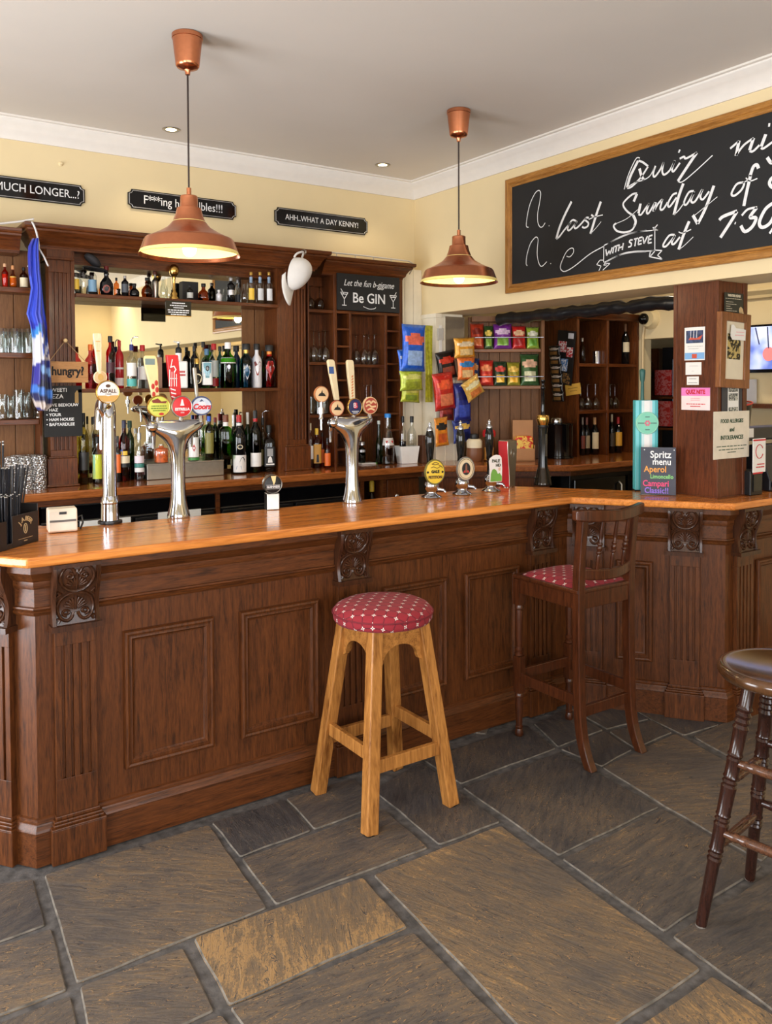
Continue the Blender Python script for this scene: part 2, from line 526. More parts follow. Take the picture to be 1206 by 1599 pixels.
def stone_mat():
    m, nt, b, N, L = nodes_mat('riven_flagstone')
    def mth(op, a, c=None, d=None):
        n = N.new('ShaderNodeMath'); n.operation = op
        for i, x in enumerate((a, c, d)):
            if x is None: continue
            if isinstance(x, (int, float)): n.inputs[i].default_value = x
            else: L.new(x, n.inputs[i])
        return n.outputs[0]
    def noise(vec, scale, detail, rough=.6, dist=0):
        n = N.new('ShaderNodeTexNoise'); n.inputs['Scale'].default_value = scale; n.inputs['Detail'].default_value = detail; n.inputs['Roughness'].default_value = rough; n.inputs['Distortion'].default_value = dist
        L.new(vec, n.inputs['Vector']); return n.outputs['Fac']
    tc = N.new('ShaderNodeTexCoord')
    at = N.new('ShaderNodeAttribute'); at.attribute_name = 'tone'
    vr = N.new('ShaderNodeVectorRotate'); vr.rotation_type = 'Z_AXIS'; L.new(mth('MULTIPLY_ADD', at.outputs['Fac'], 4.36, -1.70), vr.inputs['Angle'])
    L.new(tc.outputs['Object'], vr.inputs['Vector'])
    mp = N.new('ShaderNodeMapping'); mp.inputs['Scale'].default_value = (1.0, 4.5, 1)
    L.new(vr.outputs[0], mp.inputs['Vector'])
    P3 = tc.outputs['Object']
    fine = noise(mp.outputs['Vector'], 9, 12, .72, .5)
    broad = noise(P3, 2.3, 4)
    grain = noise(P3, 90, 4, .7)
    t1 = mth('MULTIPLY_ADD', at.outputs['Fac'], .46, -.16)
    t2 = mth('MULTIPLY_ADD', fine, .80, t1)
    t3 = mth('MULTIPLY_ADD', broad, .60, mth('SUBTRACT', t2, .10))
    t4 = mth('MULTIPLY_ADD', grain, .34, mth('SUBTRACT', t3, .06))
    cr = N.new('ShaderNodeValToRGB'); e = cr.color_ramp.elements
    e[0].position, e[0].color = .42, (*lin((48, 47, 50)), 1)
    e[1].position, e[1].color = 1.12, (*lin((164, 130, 88)), 1)
    for p, c in ((.60, (73, 69, 68)), (.78, (99, 88, 78)), (.96, (128, 106, 80))):
        q = e.new(p); q.color = (*lin(c), 1)
    # terraced, riven relief; its broken edges' shading put into colour as dark and pale lines
    h0 = noise(mp.outputs['Vector'], 3.0, 5, .58, .8)
    fr_ = mth('FRACT', mth('MULTIPLY', h0, 13))
    dark = mth('LESS_THAN', fr_, .10)
    pale = mth('GREATER_THAN', fr_, .93)
    gate = mth('MULTIPLY', mth('GREATER_THAN', broad, .44), 1.0)
    t5 = mth('MULTIPLY_ADD', mth('MULTIPLY', dark, gate), -.30, t4)
    t6 = mth('MULTIPLY_ADD', mth('MULTIPLY', pale, gate), .24, t5)
    L.new(t6, cr.inputs['Fac']); L.new(cr.outputs['Color'], b.inputs['Base Color'])
    terr = mth('DIVIDE', mth('FLOOR', mth('MULTIPLY', h0, 13)), 13)
    h1 = mth('MULTIPLY_ADD', terr, 1.0, mth('MULTIPLY', fine, .30))
    h2 = mth('MULTIPLY_ADD', grain, .06, h1)
    bp = N.new('ShaderNodeBump'); bp.inputs['Strength'].default_value = 1.0; bp.inputs['Distance'].default_value = .020
    L.new(h2, bp.inputs['Height']); L.new(bp.outputs['Normal'], b.inputs['Normal'])
    rr = N.new('ShaderNodeMapRange'); rr.inputs['To Min'].default_value = .38; rr.inputs['To Max'].default_value = .62
    L.new(fine, rr.inputs['Value']); L.new(rr.outputs[0], b.inputs['Roughness'])
    return m


M_MORTAR = P('mortar', (84, 80, 78), .85, var=.45, scale=26, bump=.9, bscale=45)
M_RIM = P('chipped_stone_rim', (106, 99, 90), .7, var=.55, scale=26)
floor = struct(fl.build('floor', [M_MORTAR, stone_mat(), M_RIM]))
att = floor.data.attributes.new('tone', 'FLOAT', 'POINT')
vals = [.3] * 4
for n, t in flag_tones: vals += [t] * n
att.data.foreach_set('value', vals)

# ceiling, walls
b = MB(); b.box(X0 - .1, X1 + .1, Y0 - .1, 5.5, CEIL, CEIL + .1)
struct(b.build('ceiling', M_CEIL))
b = MB(); b.box(X0 - .1, X1, W_Y, W_Y + .12, 0, CEIL)
struct(b.build('wall_back', M_WALL))


def holed_wall(name, axis, c, t, a0, a1, holes, mat):
    """wall slab along an axis with window openings (a, b, z0, z1)."""
    b = MB()
    def bx(p, q, z0, z1):
        if q - p < 1e-4: return
        if axis == 'Y': b.box(c, c + t, p, q, z0, z1)
        else: b.box(p, q, c, c + t, z0, z1)
    last = a0
    for h in sorted(holes):
        bx(last, h[0], 0, CEIL); bx(h[0], h[1], 0, h[2]); bx(h[0], h[1], h[3], CEIL); last = h[1]
    bx(last, a1, 0, CEIL)
    return struct(b.build(name, mat))


holes_l = [(-.5, 1.3, .85, 2.3), (2.55, 4.15, .06, 2.35)]
holes_f = [(-1.65, .45, .8, 2.4), (.7, 2.8, .8, 2.4)]
holed_wall('wall_left', 'Y', X0 - .1, .1, Y0, W_Y, holes_l, M_WALL)
holed_wall('wall_front', 'X', Y0 - .1, .1, X0 - .1, X1 + .1, holes_f, M_WALL)
nwin = 0
for axis, c, hs in (('Y', X0 - .06, holes_l), ('X', Y0 - .06, holes_f)):
    for h in hs:
        nwin += 1
        b = MB()
        def fb(p, q, z0, z1):
            if axis == 'Y': b.box(c - .02, c + .03, p, q, z0, z1)
            else: b.box(p, q, c - .02, c + .03, z0, z1)
        fb(h[0], h[0] + .06, h[2], h[3]); fb(h[1] - .06, h[1], h[2], h[3]); fb(h[0], h[1], h[2], h[2] + .06); fb(h[0], h[1], h[3] - .06, h[3])
        m_ = (h[0] + h[1]) / 2
        fb(m_ - .025, m_ + .025, h[2], h[3]); fb(h[0], h[1], (h[2] + h[3]) / 2 - .02, (h[2] + h[3]) / 2 + .02)
        struct(b.build('window_%d' % nwin, M_WHITE))
# right side of the bar room further towards the viewer, outside the picture
b = MB(); b.box(X1, X1 + .1, Y0, W_Y, 0, CEIL)
struct(b.build('wall_right', M_WALL))
# beam wall over the side opening and the pier it rests on
b = MB(); b.box(H_X, H_X + H_T, Y0, W_Y, SOF, CEIL)
struct(b.build('wall_beam', [M_WALL]))
b = MB(); b.box(H_X, H_X + .255, 4.86, W_Y, 0, SOF)
b.box(H_X - .012, H_X + .05, 4.848, 5.12, SOF - .03, SOF)
for i in range(1, 3): b.box(H_X + i * .085, H_X + i * .085 + .006, 4.857, 4.861, 1.13, SOF - .03)
struct(b.build('wall_pier', M_CREAM, bevel=.003))
b = MB()                                     # painted boarding beside the shelves
for i in range(3): b.box(3.50 + i * .079, 3.50 + i * .079 + .076, 5.03, 5.12, 1.14, 2.56)
struct(b.build('trim_3', M_CREAM, bevel=.003))
# coving
cov = [(0, 0), (0, -.115), (.012, -.115), (.016, -.098), (.03, -.07), (.055, -.042), (.085, -.026), (.088, -.012), (.105, -.010), (.105, 0)]
cv = [(o, CEIL + z) for o, z in cov]
b = MB(); b.sweep([(X0, W_Y), (H_X, W_Y), (H_X, Y0)], cv)
struct(b.build('trim_1', M_WHITE, smooth=50))

# end wall of the servery: door-height opening on its left, boxed duct above
b = MB()
b.box(RX, RX + .12, Y0, 3.60, 0, CEIL); b.box(RX, RX + .12, 4.46, W_Y, 0, CEIL); b.box(RX, RX + .12, 3.60, 4.46, 2.065, CEIL)
struct(b.build('wall_servery', M_WALL))
b = MB()
b.sweep([(RX, 5.0), (RX, Y0)], [(0, 2.30), (0, 2.38), (.02, 2.38), (.03, 2.36), (.015, 2.33), (.015, 2.31)])
struct(b.build('trim_2', P('picture_rail_cream', (214, 194, 150), .6)))
# ------------------------------------------------------------------ bar counter
BT = 1.11                                       # bar top height
d2 = Vector((.465, -.63)).normalized(); n2 = Vector((d2.y, -d2.x))      # second run: direction, outward normal
T1 = Vector((.563, 3.03)); T2 = Vector((3.225, 3.03)); T3 = Vector((3.690, 2.40))
TP = [T1 - d2 * 1.05, T1, T2, T3, Vector((5.45, 2.40))]                 # front edge of the bar top


def offset_path(path, o):
    out = []
    for i, p in enumerate(path):
        d1 = (p - path[i - 1]).normalized() if i else (path[1] - p).normalized()
        e2 = (path[i + 1] - p).normalized() if i < len(path) - 1 else d1
        a, b_ = Vector((d1.y, -d1.x)), Vector((e2.y, -e2.x))
        nm = (a + b_).normalized()
        out.append(p + nm * (o / nm.dot(a)))
    return out


inner = [TP[0] - n2 * .55, Vector((.563 + .30, 3.60)), Vector((3.28, 3.60)), Vector((3.83, 2.85)), Vector((5.45, 2.85))]
b = MB(); b.prism([tuple(p) for p in TP] + [tuple(p) for p in inner[::-1]], BT - .036, BT)
bt = b.build('bar_worktop', M_TOP, bevel=.011, seg=3)
tag(bt, 'long varnished honey wooden bar top running round the whole front counter', 'counter top')

BP = offset_path(TP, -.075)                     # face of the panelling
bar = thing('bar_counter', 'panelled brown oak bar front with fluted pilasters under the varnished bar top', 'bar counter')
b = MB(); b.sweep([tuple(p) for p in BP], [(0, 0), (0, BT - .036), (-.03, BT - .036), (-.03, 0)])
b.build('carcass', M_BARZ, bar)
# the level rails use the wood with level grain per run
b = MB(); b.sweep([tuple(p) for p in BP], [(0, .915), (.006, .915), (.006, .99), (0, .99)])
b.build('frieze', M_BARX, bar)
b = MB(); b.sweep([tuple(p) for p in BP], [(0, .985), (.010, .985), (.014, .998), (.014, 1.012), (.020, 1.018), (.034, 1.040), (.040, 1.046), (.040, 1.074), (0, 1.074)])
b.build('top_moulding', M_BARX, bar, smooth=35)
b = MB(); b.sweep([tuple(p) for p in BP], [(0, .888), (.008, .890), (.014, .898), (.016, .904), (.010, .908), (.016, .914), (.016, .920), (0, .922)])
b.build('frieze_moulding', M_BARX, bar, smooth=35)
b = MB(); b.sweep([tuple(p) for p in BP], [(0, 0), (.024, 0), (.024, .118), (.027, .121), (.024, .132), (.017, .140), (.015, .148), (.009, .152), (.008, .162), (0, .166)])
b.build('baseboard', M_BARX, bar, smooth=35)


def run_frame(o, d):
    """local x along the run, y up, z outward."""
    n = Vector((d.y, -d.x, 0))
    return frame((o.x, o.y, 0), (d.x, d.y, 0), n)


def panel(M, x0, x1, z0=.265, z1=.785):
    """raised-moulding panel: field and bolection frame."""
    pf = MB()
    pf.box(x0 + .03, x1 - .03, z0 + .03, z1 - .03, -.001, .004)
    p = pf.build('panel', M_BARY, bar, M=M)
    m = MB()
    prof = [(0, .0), (0, .016), (.004, .023), (.011, .026), (.018, .023), (.021, .015), (.026, .015), (.030, .017), (.034, .013), (.038, .007), (.044, .005), (.044, 0)]
    rect = [(x0, z0), (x1, z0), (x1, z1), (x0, z1)]
    vs, fs = [], []
    for (x, z), (sx, sz) in zip(rect, ((1, 1), (-1, 1), (-1, -1), (1, -1))):
        vs += [(x + sx * o, z + sz * o, h) for o, h in prof]
    k = len(prof)
    for i in range(4):
        for j in range(k - 1):
            a, c = i * k + j, ((i + 1) % 4) * k + j
            fs.append((a, a + 1, c + 1, c))
    m.add(vs, fs)
    m.build('panel_moulding', M_BARY, p, smooth=30)
    return p


def spiral(cx, cy, r0, r1, a0, turns, sgn=1, n=22):
    return [(cx + (r0 + (r1 - r0) * i / n) * math.cos(a0 + sgn * turns * 2 * PI * i / n), cy + (r0 + (r1 - r0) * i / n) * math.sin(a0 + sgn * turns * 2 * PI * i / n)) for i in range(n + 1)]


def corbel_mesh(w=.163, z0=.846, z1=1.074):
    """carved scroll bracket: S-shaped block with raised scrollwork; returns block and carving builders (x across, y up, z out)."""
    H = z1 - z0
    def fr(t):                                  # front depth at height t (0 foot, 1 head)
        return .040 + .020 * t + .012 * math.sin((t - .08) * 2 * PI * .98) * (-1)
    blk = MB()
    n = 18
    h = w / 2
    vs, fs = [], []
    for i in range(n + 1):
        t = i / n; z = fr(t); y = z0 + H * t
        vs += [(-h, y, 0), (-h, y, z), (-h + .012, y, z + .004), (-h + .016, y, z - .008), (h - .016, y, z - .008), (h - .012, y, z + .004), (h, y, z), (h, y, 0)]
    for i in range(n):
        for j in range(7):
            a = i * 8 + j
            fs.append((a, a + 1, a + 9, a + 8))
    fs.append(tuple(range(8))); fs.append(tuple(range(n * 8 + 7, n * 8 - 1, -1)))
    blk.add(vs, fs)
    blk.box(-h - .006, h + .006, z0 - .014, z0 + .006, 0, fr(0) + .012)
    blk.box(-h - .002, h + .002, z1 - .014, z1, 0, fr(1) + .006)
    car = MB()
    def put(pts, r):
        P_ = [(x * w, z0 + y * H, fr(y) - .006) for x, y in pts]
        car.tube(P_, [q * 1.55 for q in r] if hasattr(r, '__len__') else r * 1.55, 6)
    for s in (-1, 1):
        up = [(s * .04, .83), (s * .12, .93), (s * .26, .93), (s * .36, .80), (s * .30, .66), (s * .16, .57), (0, .545)]
        put(smooth_pts([Vector((x, y)) for x, y in up]), .0042)
        put([(s * .16 + a - 0, .80 + c * .55) for a, c in spiral(0, 0, .095, .02, PI * (.5), 1.2, s)], .0036)
        lo = [(0, .52), (s * .16, .50), (s * .32, .42), (s * .38, .28), (s * .32, .14), (s * .2, .085), (s * .1, .12), (s * .05, .2)]
        put(smooth_pts([Vector((x, y)) for x, y in lo]), .0042)
        put([(s * .19 + a, .205 + c * .55) for a, c in spiral(0, 0, .10, .02, -PI * .5, 1.2, s)], .0036)
        for k in range(1, 5):                    # palmette ribs
            a = s * k * .32
            put([(math.sin(a) * .05, .25 + math.cos(a) * .03), (math.sin(a) * .17, .27 + math.cos(a) * .12), (math.sin(a) * .25, .27 + math.cos(a) * .17)], [.0022, .0042, .0025])
            put([(math.sin(a) * .05, .62 + math.cos(a) * .02), (math.sin(a) * .16, .62 + math.cos(a) * .11), (math.sin(a) * .23, .63 + math.cos(a) * .15)], [.002, .0036, .002])
        put([(s * .38, .06), (s * .34, .10), (s * .40, .13)], [.003, .005, .003])
        put([(s * .40, .56), (s * .33, .52), (s * .40, .47)], [.003, .005, .003])
    put([(0, .24), (0, .34), (0, .46)], [.0025, .0045, .003])
    put([(0, .58), (0, .70), (0, .84)], [.0025, .004, .003])
    put([(0, .86), (0, .90)], [.005, .004])
    put([(0, .16), (0, .20)], [.005, .005])
    return blk, car


def pilaster(M, xc):
    """fluted pilaster with plinth and carved corbel."""
    Mx = M @ Matrix.Translation((xc, 0, 0))
    s = MB(); w = .0715; zf = .026
    xs = [-w]
    fl_ = [-.0445, -.0149, .0149, .0445]
    s.box(-w, w, .16, .295, -.0, zf); s.box(-w, w, .775, .86, -.0, zf)
    edges = [-w] + [e for f in fl_ for e in (f - .0055, f + .0055)] + [w]
    for i in range(0, len(edges), 2):
        s.box(edges[i], edges[i + 1], .295, .775, 0, zf)
    for f in fl_: s.box(f - .0055, f + .0055, .295, .775, 0, zf - .009)
    sh = s.build('pilaster', M_BARY, bar, bevel=.0012, M=Mx)
    p = MB(); q = .095
    p.box(-q, q, 0, .126, 0, .05)
    for (a, z0_, z1_, e) in ((.0955, .124, .132, .052), (.088, .132, .142, .044), (.0845, .142, .152, .040), (.077, .152, .166, .033)):
        p.box(-a, a, z0_, z1_, 0, e)
    p.build('plinth', M_BARY, sh, bevel=.003)
    blk, car = corbel_mesh()
    c = blk.build('corbel', M_BARDK, sh, smooth=35)
    car.build('carving', M_BARDK, sh, smooth=60)
    return sh


F1 = run_frame(Vector((0, BP[1].y)), Vector((1, 0)))
F2 = run_frame(BP[2], d2)
F3 = run_frame(Vector((0, BP[3].y)), Vector((1, 0)))
F0 = run_frame(BP[1], d2)
for x in (.732, 1.902, 3.045): pilaster(F1, x)
for a, c in ((.906, 1.262), (1.376, 1.738), (2.075, 2.437), (2.546, 2.903)): panel(F1, a, c)
for x in (.115, .592): pilaster(F2, x)
panel(F2, .255, .437)
pilaster(F3, 3.862); panel(F3, 3.985, 4.345); panel(F3, 4.45, 4.81); pilaster(F3, 5.0)
pilaster(F0, -.165); panel(F0, -.62, -.28); 

# ------------------------------------------------------------------ fabric
def fabric_mat():
    m, nt, b_, N, L = nodes_mat('red_diamond_fabric')
    uv = N.new('ShaderNodeUVMap')
    sx = N.new('ShaderNodeSeparateXYZ'); L.new(uv.outputs[0], sx.inputs[0])
    def math_(op, a, c=None, **k):
        n = N.new('ShaderNodeMath'); n.operation = op
        for i, x in enumerate((a, c)):
            if x is None: continue
            if isinstance(x, (int, float)): n.inputs[i].default_value = x
            else: L.new(x, n.inputs[i])
        return n.outputs[0]
    k = 15.5
    u = math_('MULTIPLY', math_('ADD', sx.outputs[0], sx.outputs[1]), k)
    v = math_('MULTIPLY', math_('SUBTRACT', sx.outputs[0], sx.outputs[1]), k)
    fu = math_('SUBTRACT', math_('FRACT', u), .5); fv = math_('SUBTRACT', math_('FRACT', v), .5)
    au, av = math_('ABSOLUTE', fu), math_('ABSOLUTE', fv)
    mx_, mn_ = math_('MAXIMUM', au, av), math_('MINIMUM', au, av)
    line = math_('GREATER_THAN', mx_, .44)
    # floret at the crossings: distance from the cell corner
    cu, cv_ = math_('SUBTRACT', .5, au), math_('SUBTRACT', .5, av)
    r = math_('SQRT', math_('ADD', math_('MULTIPLY', cu, cu), math_('MULTIPLY', cv_, cv_)))
    dif = math_('ABSOLUTE', math_('SUBTRACT', cu, cv_))
    pet = math_('LESS_THAN', r, math_('ADD', .085, math_('MULTIPLY', dif, .62)))
    core = math_('LESS_THAN', r, .05)
    fl_ = math_('SUBTRACT', pet, core)
    no = N.new('ShaderNodeTexNoise'); no.inputs['Scale'].default_value = 700; L.new(uv.outputs[0], no.inputs['Vector'])
    base = N.new('ShaderNodeMixRGB'); base.inputs[1].default_value = (*lin((158, 32, 44)), 1); base.inputs[2].default_value = (*lin((120, 20, 34)), 1)
    L.new(no.outputs['Fac'], base.inputs[0])
    m1 = N.new('ShaderNodeMixRGB'); m1.inputs[2].default_value = (*lin((92, 14, 30)), 1); L.new(math_('MULTIPLY', line, .8), m1.inputs[0]); L.new(base.outputs[0], m1.inputs[1])
    m2 = N.new('ShaderNodeMixRGB'); m2.inputs[2].default_value = (*lin((224, 206, 196)), 1); L.new(fl_, m2.inputs[0]); L.new(m1.outputs[0], m2.inputs[1])
    L.new(m2.outputs[0], b_.inputs['Base Color']); b_.inputs['Roughness'].default_value = .85
    b_.inputs['Sheen Weight'].default_value = .05
    bp = N.new('ShaderNodeBump'); bp.inputs['Strength'].default_value = .2; bp.inputs['Distance'].default_value = .001
    L.new(no.outputs['Fac'], bp.inputs['Height']); L.new(bp.outputs[0], b_.inputs['Normal'])
    return m


M_FAB = fabric_mat()


def set_uv(o, fn):
    me = o.data; uv = me.uv_layers.new(name='UVMap')
    for l in me.loops: uv.data[l.index].uv = fn(me.vertices[l.vertex_index].co)


# ------------------------------------------------------------------ round cushioned stool
t = thing('bar_stool', 'round bar stool with red patterned cushion on four splayed honey oak legs', 'bar stool', (1.875, 2.80, 0), .0)
prof = [(0, .826), (.06, .825), (.12, .822), (.165, .814), (.19, .802), (.203, .786), (.205, .782), (.203, .779), (.204, .772), (.203, .755), (.196, .744), (.18, .741), (0, .741)]
b = MB(); b.lathe(prof[::-1], 48)
cu = b.build('cushion', M_FAB, t, smooth=60)
arc = {}


def cush_uv(co):
    r = math.hypot(co.x, co.y)
    s = r if co.z > .78 else .205 + (.786 - co.z) * 1.0
    if co.z > .78 and r > .165: s = r + (.814 - co.z) * .6
    a = math.atan2(co.y, co.x)
    return (s * math.cos(a), s * math.sin(a))


set_uv(cu, cush_uv)
b = MB(); b.tube([(.206 * math.cos(a), .206 * math.sin(a), .7805) for a in [2 * PI * i / 48 for i in range(49)]], .0032, 8, cap=False)
pipe = b.build('piping', P('cushion_piping', (112, 24, 36), .8), cu, smooth=60)
feet, tops = .197, .112
for sx, sy in ((-1, -1), (1, -1), (1, 1), (-1, 1)):
    b = MB(); b.bar((sx * feet, sy * feet, .0), (sx * tops, sy * tops, .742), .052, .052, up=(0, 1, 0), w2=.05, h2=.05)
    b.build('leg', M_OAK, t, bevel=.005)
    b = MB(); b.lathe([(0, 0), (.024, 0), (.026, .004), (.026, .006), (0, .007)], 12, M=Matrix.Translation((sx * feet, sy * feet, -.0)))
    lg = t.children[-1]
    b.build('foot_glide', M_BLACK, lg)


def leg_at(sx, sy, z):
    k = z / .742
    return (sx * (feet + (tops - feet) * k), sy * (feet + (tops - feet) * k))


for (a, c, z) in (((-1, -1), (1, -1), .235), ((-1, 1), (1, 1), .235), ((-1, -1), (-1, 1), .28), ((1, -1), (1, 1), .28)):
    p, q = leg_at(*a, z), leg_at(*c, z)
    b = MB(); b.bar((*p, z), (*q, z), .022, .052)
    b.build('stretcher', M_OAK, t, bevel=.003)
for (a, c) in (((-1, -1), (1, -1)), ((1, -1), (1, 1)), ((1, 1), (-1, 1)), ((-1, 1), (-1, -1))):
    p, q = Vector(leg_at(*a, .70)), Vector(leg_at(*c, .70))
    L_ = (q - p).length; Mx = frame((p.x, p.y, 0), (q.x - p.x, q.y - p.y, 0), Vector((q.y - p.y, p.x - q.x, 0)))
    poly = [(0, .741), (L_, .741), (L_, .585), (L_ - .028, .600)]
    poly += [(L_ / 2 + (L_ / 2 - .034) * math.cos(i * PI / 12), .610 + .062 * math.sin(i * PI / 12)) for i in range(13)]
    poly += [(.028, .600), (0, .585)]
    b = MB(); b.prism(poly, -.011, .011)
    b.build('apron', M_OAK, t, bevel=.002, M=Mx)

# ------------------------------------------------------------------ mahogany bar chair
t = thing('bar_chair', 'tall mahogany bar chair with spindle back and red patterned seat', 'bar chair', (2.93, 2.745, 0))
def turned(prof, seg=16): return MB().lathe(prof, seg)
for sx in (-1, 1):
    x = sx * .168
    # sabre-curved back leg that carries on as back post
    path = [(0, -.262, 0), (0, -.232, .06), (0, -.208, .14), (0, -.196, .25), (0, -.19, .45), (0, -.188, .78), (0, -.196, .95), (0, -.212, 1.115)]
    vs, fs = [], []
    pts = smooth_pts(path, 4)
    for p in pts:
        w_ = .020 if p.z < .9 else .018
        dd = .021
        vs += [(x - w_, p.y - dd, p.z), (x + w_, p.y - dd, p.z), (x + w_, p.y + dd, p.z), (x - w_, p.y + dd, p.z)]
    for i in range(len(pts) - 1):
        for j in range(4): fs.append((i * 4 + j, i * 4 + (j + 1) % 4, i * 4 + 4 + (j + 1) % 4, i * 4 + 4 + j))
    fs += [(3, 2, 1, 0), tuple(range(len(vs) - 4, len(vs)))]
    MB().add(vs, fs).build('back_post', M_MAHX, t, bevel=.004)
    lp = [(.0, 0), (.017, 0), (.021, .006), (.021, .02), (.016, .036), (.019, .040), (.019, .046), (.015, .05), (.017, .10), (.019, .15), (.017, .19), (.022, .193), (.022, .205), (.018, .21), (.018, .215)]
    b = MB(); b.lathe(lp, 16)
    b.box(-.0205, .0205, -.0205, .0205, .212, .39)
    b.lathe([(.018, .39), (.023, .395), (.023, .403), (.016, .41), (.021, .42), (.021, .428), (.015, .435), (.0175, .50), (.0185, .56), (.0165, .60), (.015, .615), (.021, .62), (.021, .63), (.018, .638), (.018, .64)], 16)
    b.box(-.0215, .0215, -.0215, .0215, .64, .765)
    b.build('front_leg', M_MAHX, t, smooth=40, loc=(sx * .172, .19, 0))
for (p, q, z, h) in (((-.17, -.19), (.17, -.19), .735, .075), ((-.172, .19), (.172, .19), .735, .075), ((-.17, -.19), (-.172, .19), .735, .075), ((.17, -.19), (.172, .19), .735, .075)):
    b = MB(); b.bar((*p, z), (*q, z), .024, h); b.build('seat_rail', M_MAHX, t, bevel=.003)
for (p, q, z) in (((-.17, -.19), (.17, -.19), .235), ((-.172, .19), (.172, .19), .30), ((-.17, -.19), (-.172, .19), .285), ((.17, -.19), (.172, .19), .285)):
    b = MB(); b.bar((*p, z), (*q, z), .02, .05); b.build('stretcher', M_MAHX, t, bevel=.003)
poly = [(-.195, .215), (.195, .215), (.19, -.17), (.19, -.205), (-.19, -.205), (-.19, -.17)]
b = MB(); b.prism(poly, .766, .786); b.build('seat_frame', M_MAHX, t, bevel=.006)
n = 14
vs, fs = [], []
for i in range(n + 1):
    for j in range(n + 1):
        u, v = i / n * 2 - 1, j / n * 2 - 1
        hgt = .030 * (1 - abs(u) ** 3.0) ** .6 * (1 - abs(v) ** 3.0) ** .6 + .786
        vs.append((u * .172, .005 + v * .185, hgt))
for i in range(n):
    for j in range(n): fs.append((i * (n + 1) + j, (i + 1) * (n + 1) + j, (i + 1) * (n + 1) + j + 1, i * (n + 1) + j + 1))
cu = MB().add(vs, fs).build('seat_cushion', M_FAB, t, smooth=80)
set_uv(cu, lambda co: (co.x, co.y))
# curved top rail, lower rail and turned spindles
def crv(u, dep): return -dep * (1 - u * u)
for (zc, hh, th, wid, nm, dep) in ((1.125, .052, .034, .225, 'top_rail', .05), (.845, .05, .026, .168, 'lower_rail', .035)):
    vs, fs = [], []
    n = 14
    for i in range(n + 1):
        u = i / n * 2 - 1
        y = (-.215 if nm == 'top_rail' else -.19) + crv(u, dep)
        h_ = hh * (1 if abs(u) < .9 else .85)
        arch = -.012 * (1 - abs(u)) if nm == 'top_rail' else .014 * (u * u)
        for yy, zz in ((-th / 2, -h_ / 2), (th / 2, -h_ / 2), (th / 2, h_ / 2), (-th / 2, h_ / 2)):
            vs.append((u * wid, y + yy, zc + zz + arch))
    for i in range(n):
        for j in range(4): fs.append((i * 4 + j, i * 4 + (j + 1) % 4, i * 4 + 4 + (j + 1) % 4, i * 4 + 4 + j))
    fs += [(3, 2, 1, 0), tuple(range(n * 4, n * 4 + 4))]
    MB().add(vs, fs).build(nm, M_MAHX, t, bevel=.007, seg=3)
for x in (-.085, 0, .085):
    b = MB()
    pr = [(0, .86), (.007, .86), (.0085, .90), (.0095, .93), (.007, .94), (.0125, .945), (.0125, .952), (.009, .956), (.013, .966), (.013, .972), (.009, .98), (.0125, .985), (.0125, .99), (.007, .996), (.0095, 1.02), (.0085, 1.06), (.007, 1.10), (0, 1.10)]
    y0, y1 = -.19 + crv(x / .168, .035), -.213 + crv(x / .225, .05)
    b.lathe(pr, 12)
    sh_ = (y1 - y0) / .24
    b.v = [(p[0] + x, p[1] + y0 + (p[2] - .86) * sh_, p[2]) for p in b.v]
    b.build('spindle', M_MAHX, t, smooth=50)

# ------------------------------------------------------------------ dark round stool at the edge of the picture
t = thing('wooden_stool', 'dark stained round wooden stool with ringed turned legs', 'bar stool', (2.45, 1.42, 0))
b = MB(); b.lathe([(0, .772), (.12, .772), (.165, .776), (.186, .784), (.195, .796), (.196, .808), (.190, .819), (.180, .823), (.165, .820), (.11, .811), (.06, .807), (0, .805)], 48)
M_SEAT = wood('stool_worn_seat', (38, 20, 10), (96, 62, 34), 'X', rough=.14, coat=.7, scale=3, stretch=6, bump=.05)
b.build('seat', [M_SEAT], t, smooth=40)
ringz = [.13, .155, .36, .385, .52, .545, .66, .68, .70, .72]
tops_, fts = .105, .252
legdirs = [math.radians(a) for a in (144, 54, -36, 234)]
for a in legdirs:
    A, Bp = Vector((fts * math.cos(a), fts * math.sin(a), 0)), Vector((tops_ * math.cos(a), tops_ * math.sin(a), .776))
    pr = [(.0, 0), (.0155, 0), (.017, .008)]
    z = .02
    for zc, r in ((.20, .019), (.215, .023), (.222, .018), (.23, .023), (.237, .018), (.245, .0225), (.252, .020), (.31, .021), (.325, .0235), (.332, .018), (.34, .0235), (.347, .018), (.355, .0235), (.362, .021), (.43, .0225), (.445, .024), (.452, .019), (.46, .024), (.467, .019), (.475, .024), (.482, .021), (.52, .0215), (.53, .024), (.537, .019), (.545, .024), (.552, .020), (.62, .021), (.63, .025), (.64, .019), (.65, .025), (.66, .019), (.67, .025), (.68, .019), (.69, .025), (.70, .02), (.776, .020)):
        pr.append((r, zc))
    b = MB(); b.lathe(pr, 18)
    L_ = (Bp - A).length; d = (Bp - A).normalized()
    xx = d.cross(Vector((0, 1, .01))).normalized(); yy = d.cross(xx)
    M_ = Matrix(((xx.x, yy.x, d.x, A.x), (xx.y, yy.y, d.y, A.y), (xx.z, yy.z, d.z, A.z), (0, 0, 0, 1)))
    b.v = [tuple(M_ @ Vector((p[0], p[1], p[2] * L_ / .776))) for p in b.v]
    lg = b.build('leg', M_DARKW, t, smooth=35)
    b = MB(); b.lathe([(0, -.001), (.0165, -.001), (.0165, .004), (0, .004)], 14, M=Matrix.Translation(A + Vector((0, 0, .001))))
    b.build('foot_glide', P('rubber_grey', (120, 112, 104), .7), lg)


def lp3(a, z): return Vector(((fts + (tops_ - fts) * z / .776) * math.cos(a), (fts + (tops_ - fts) * z / .776) * math.sin(a), z))


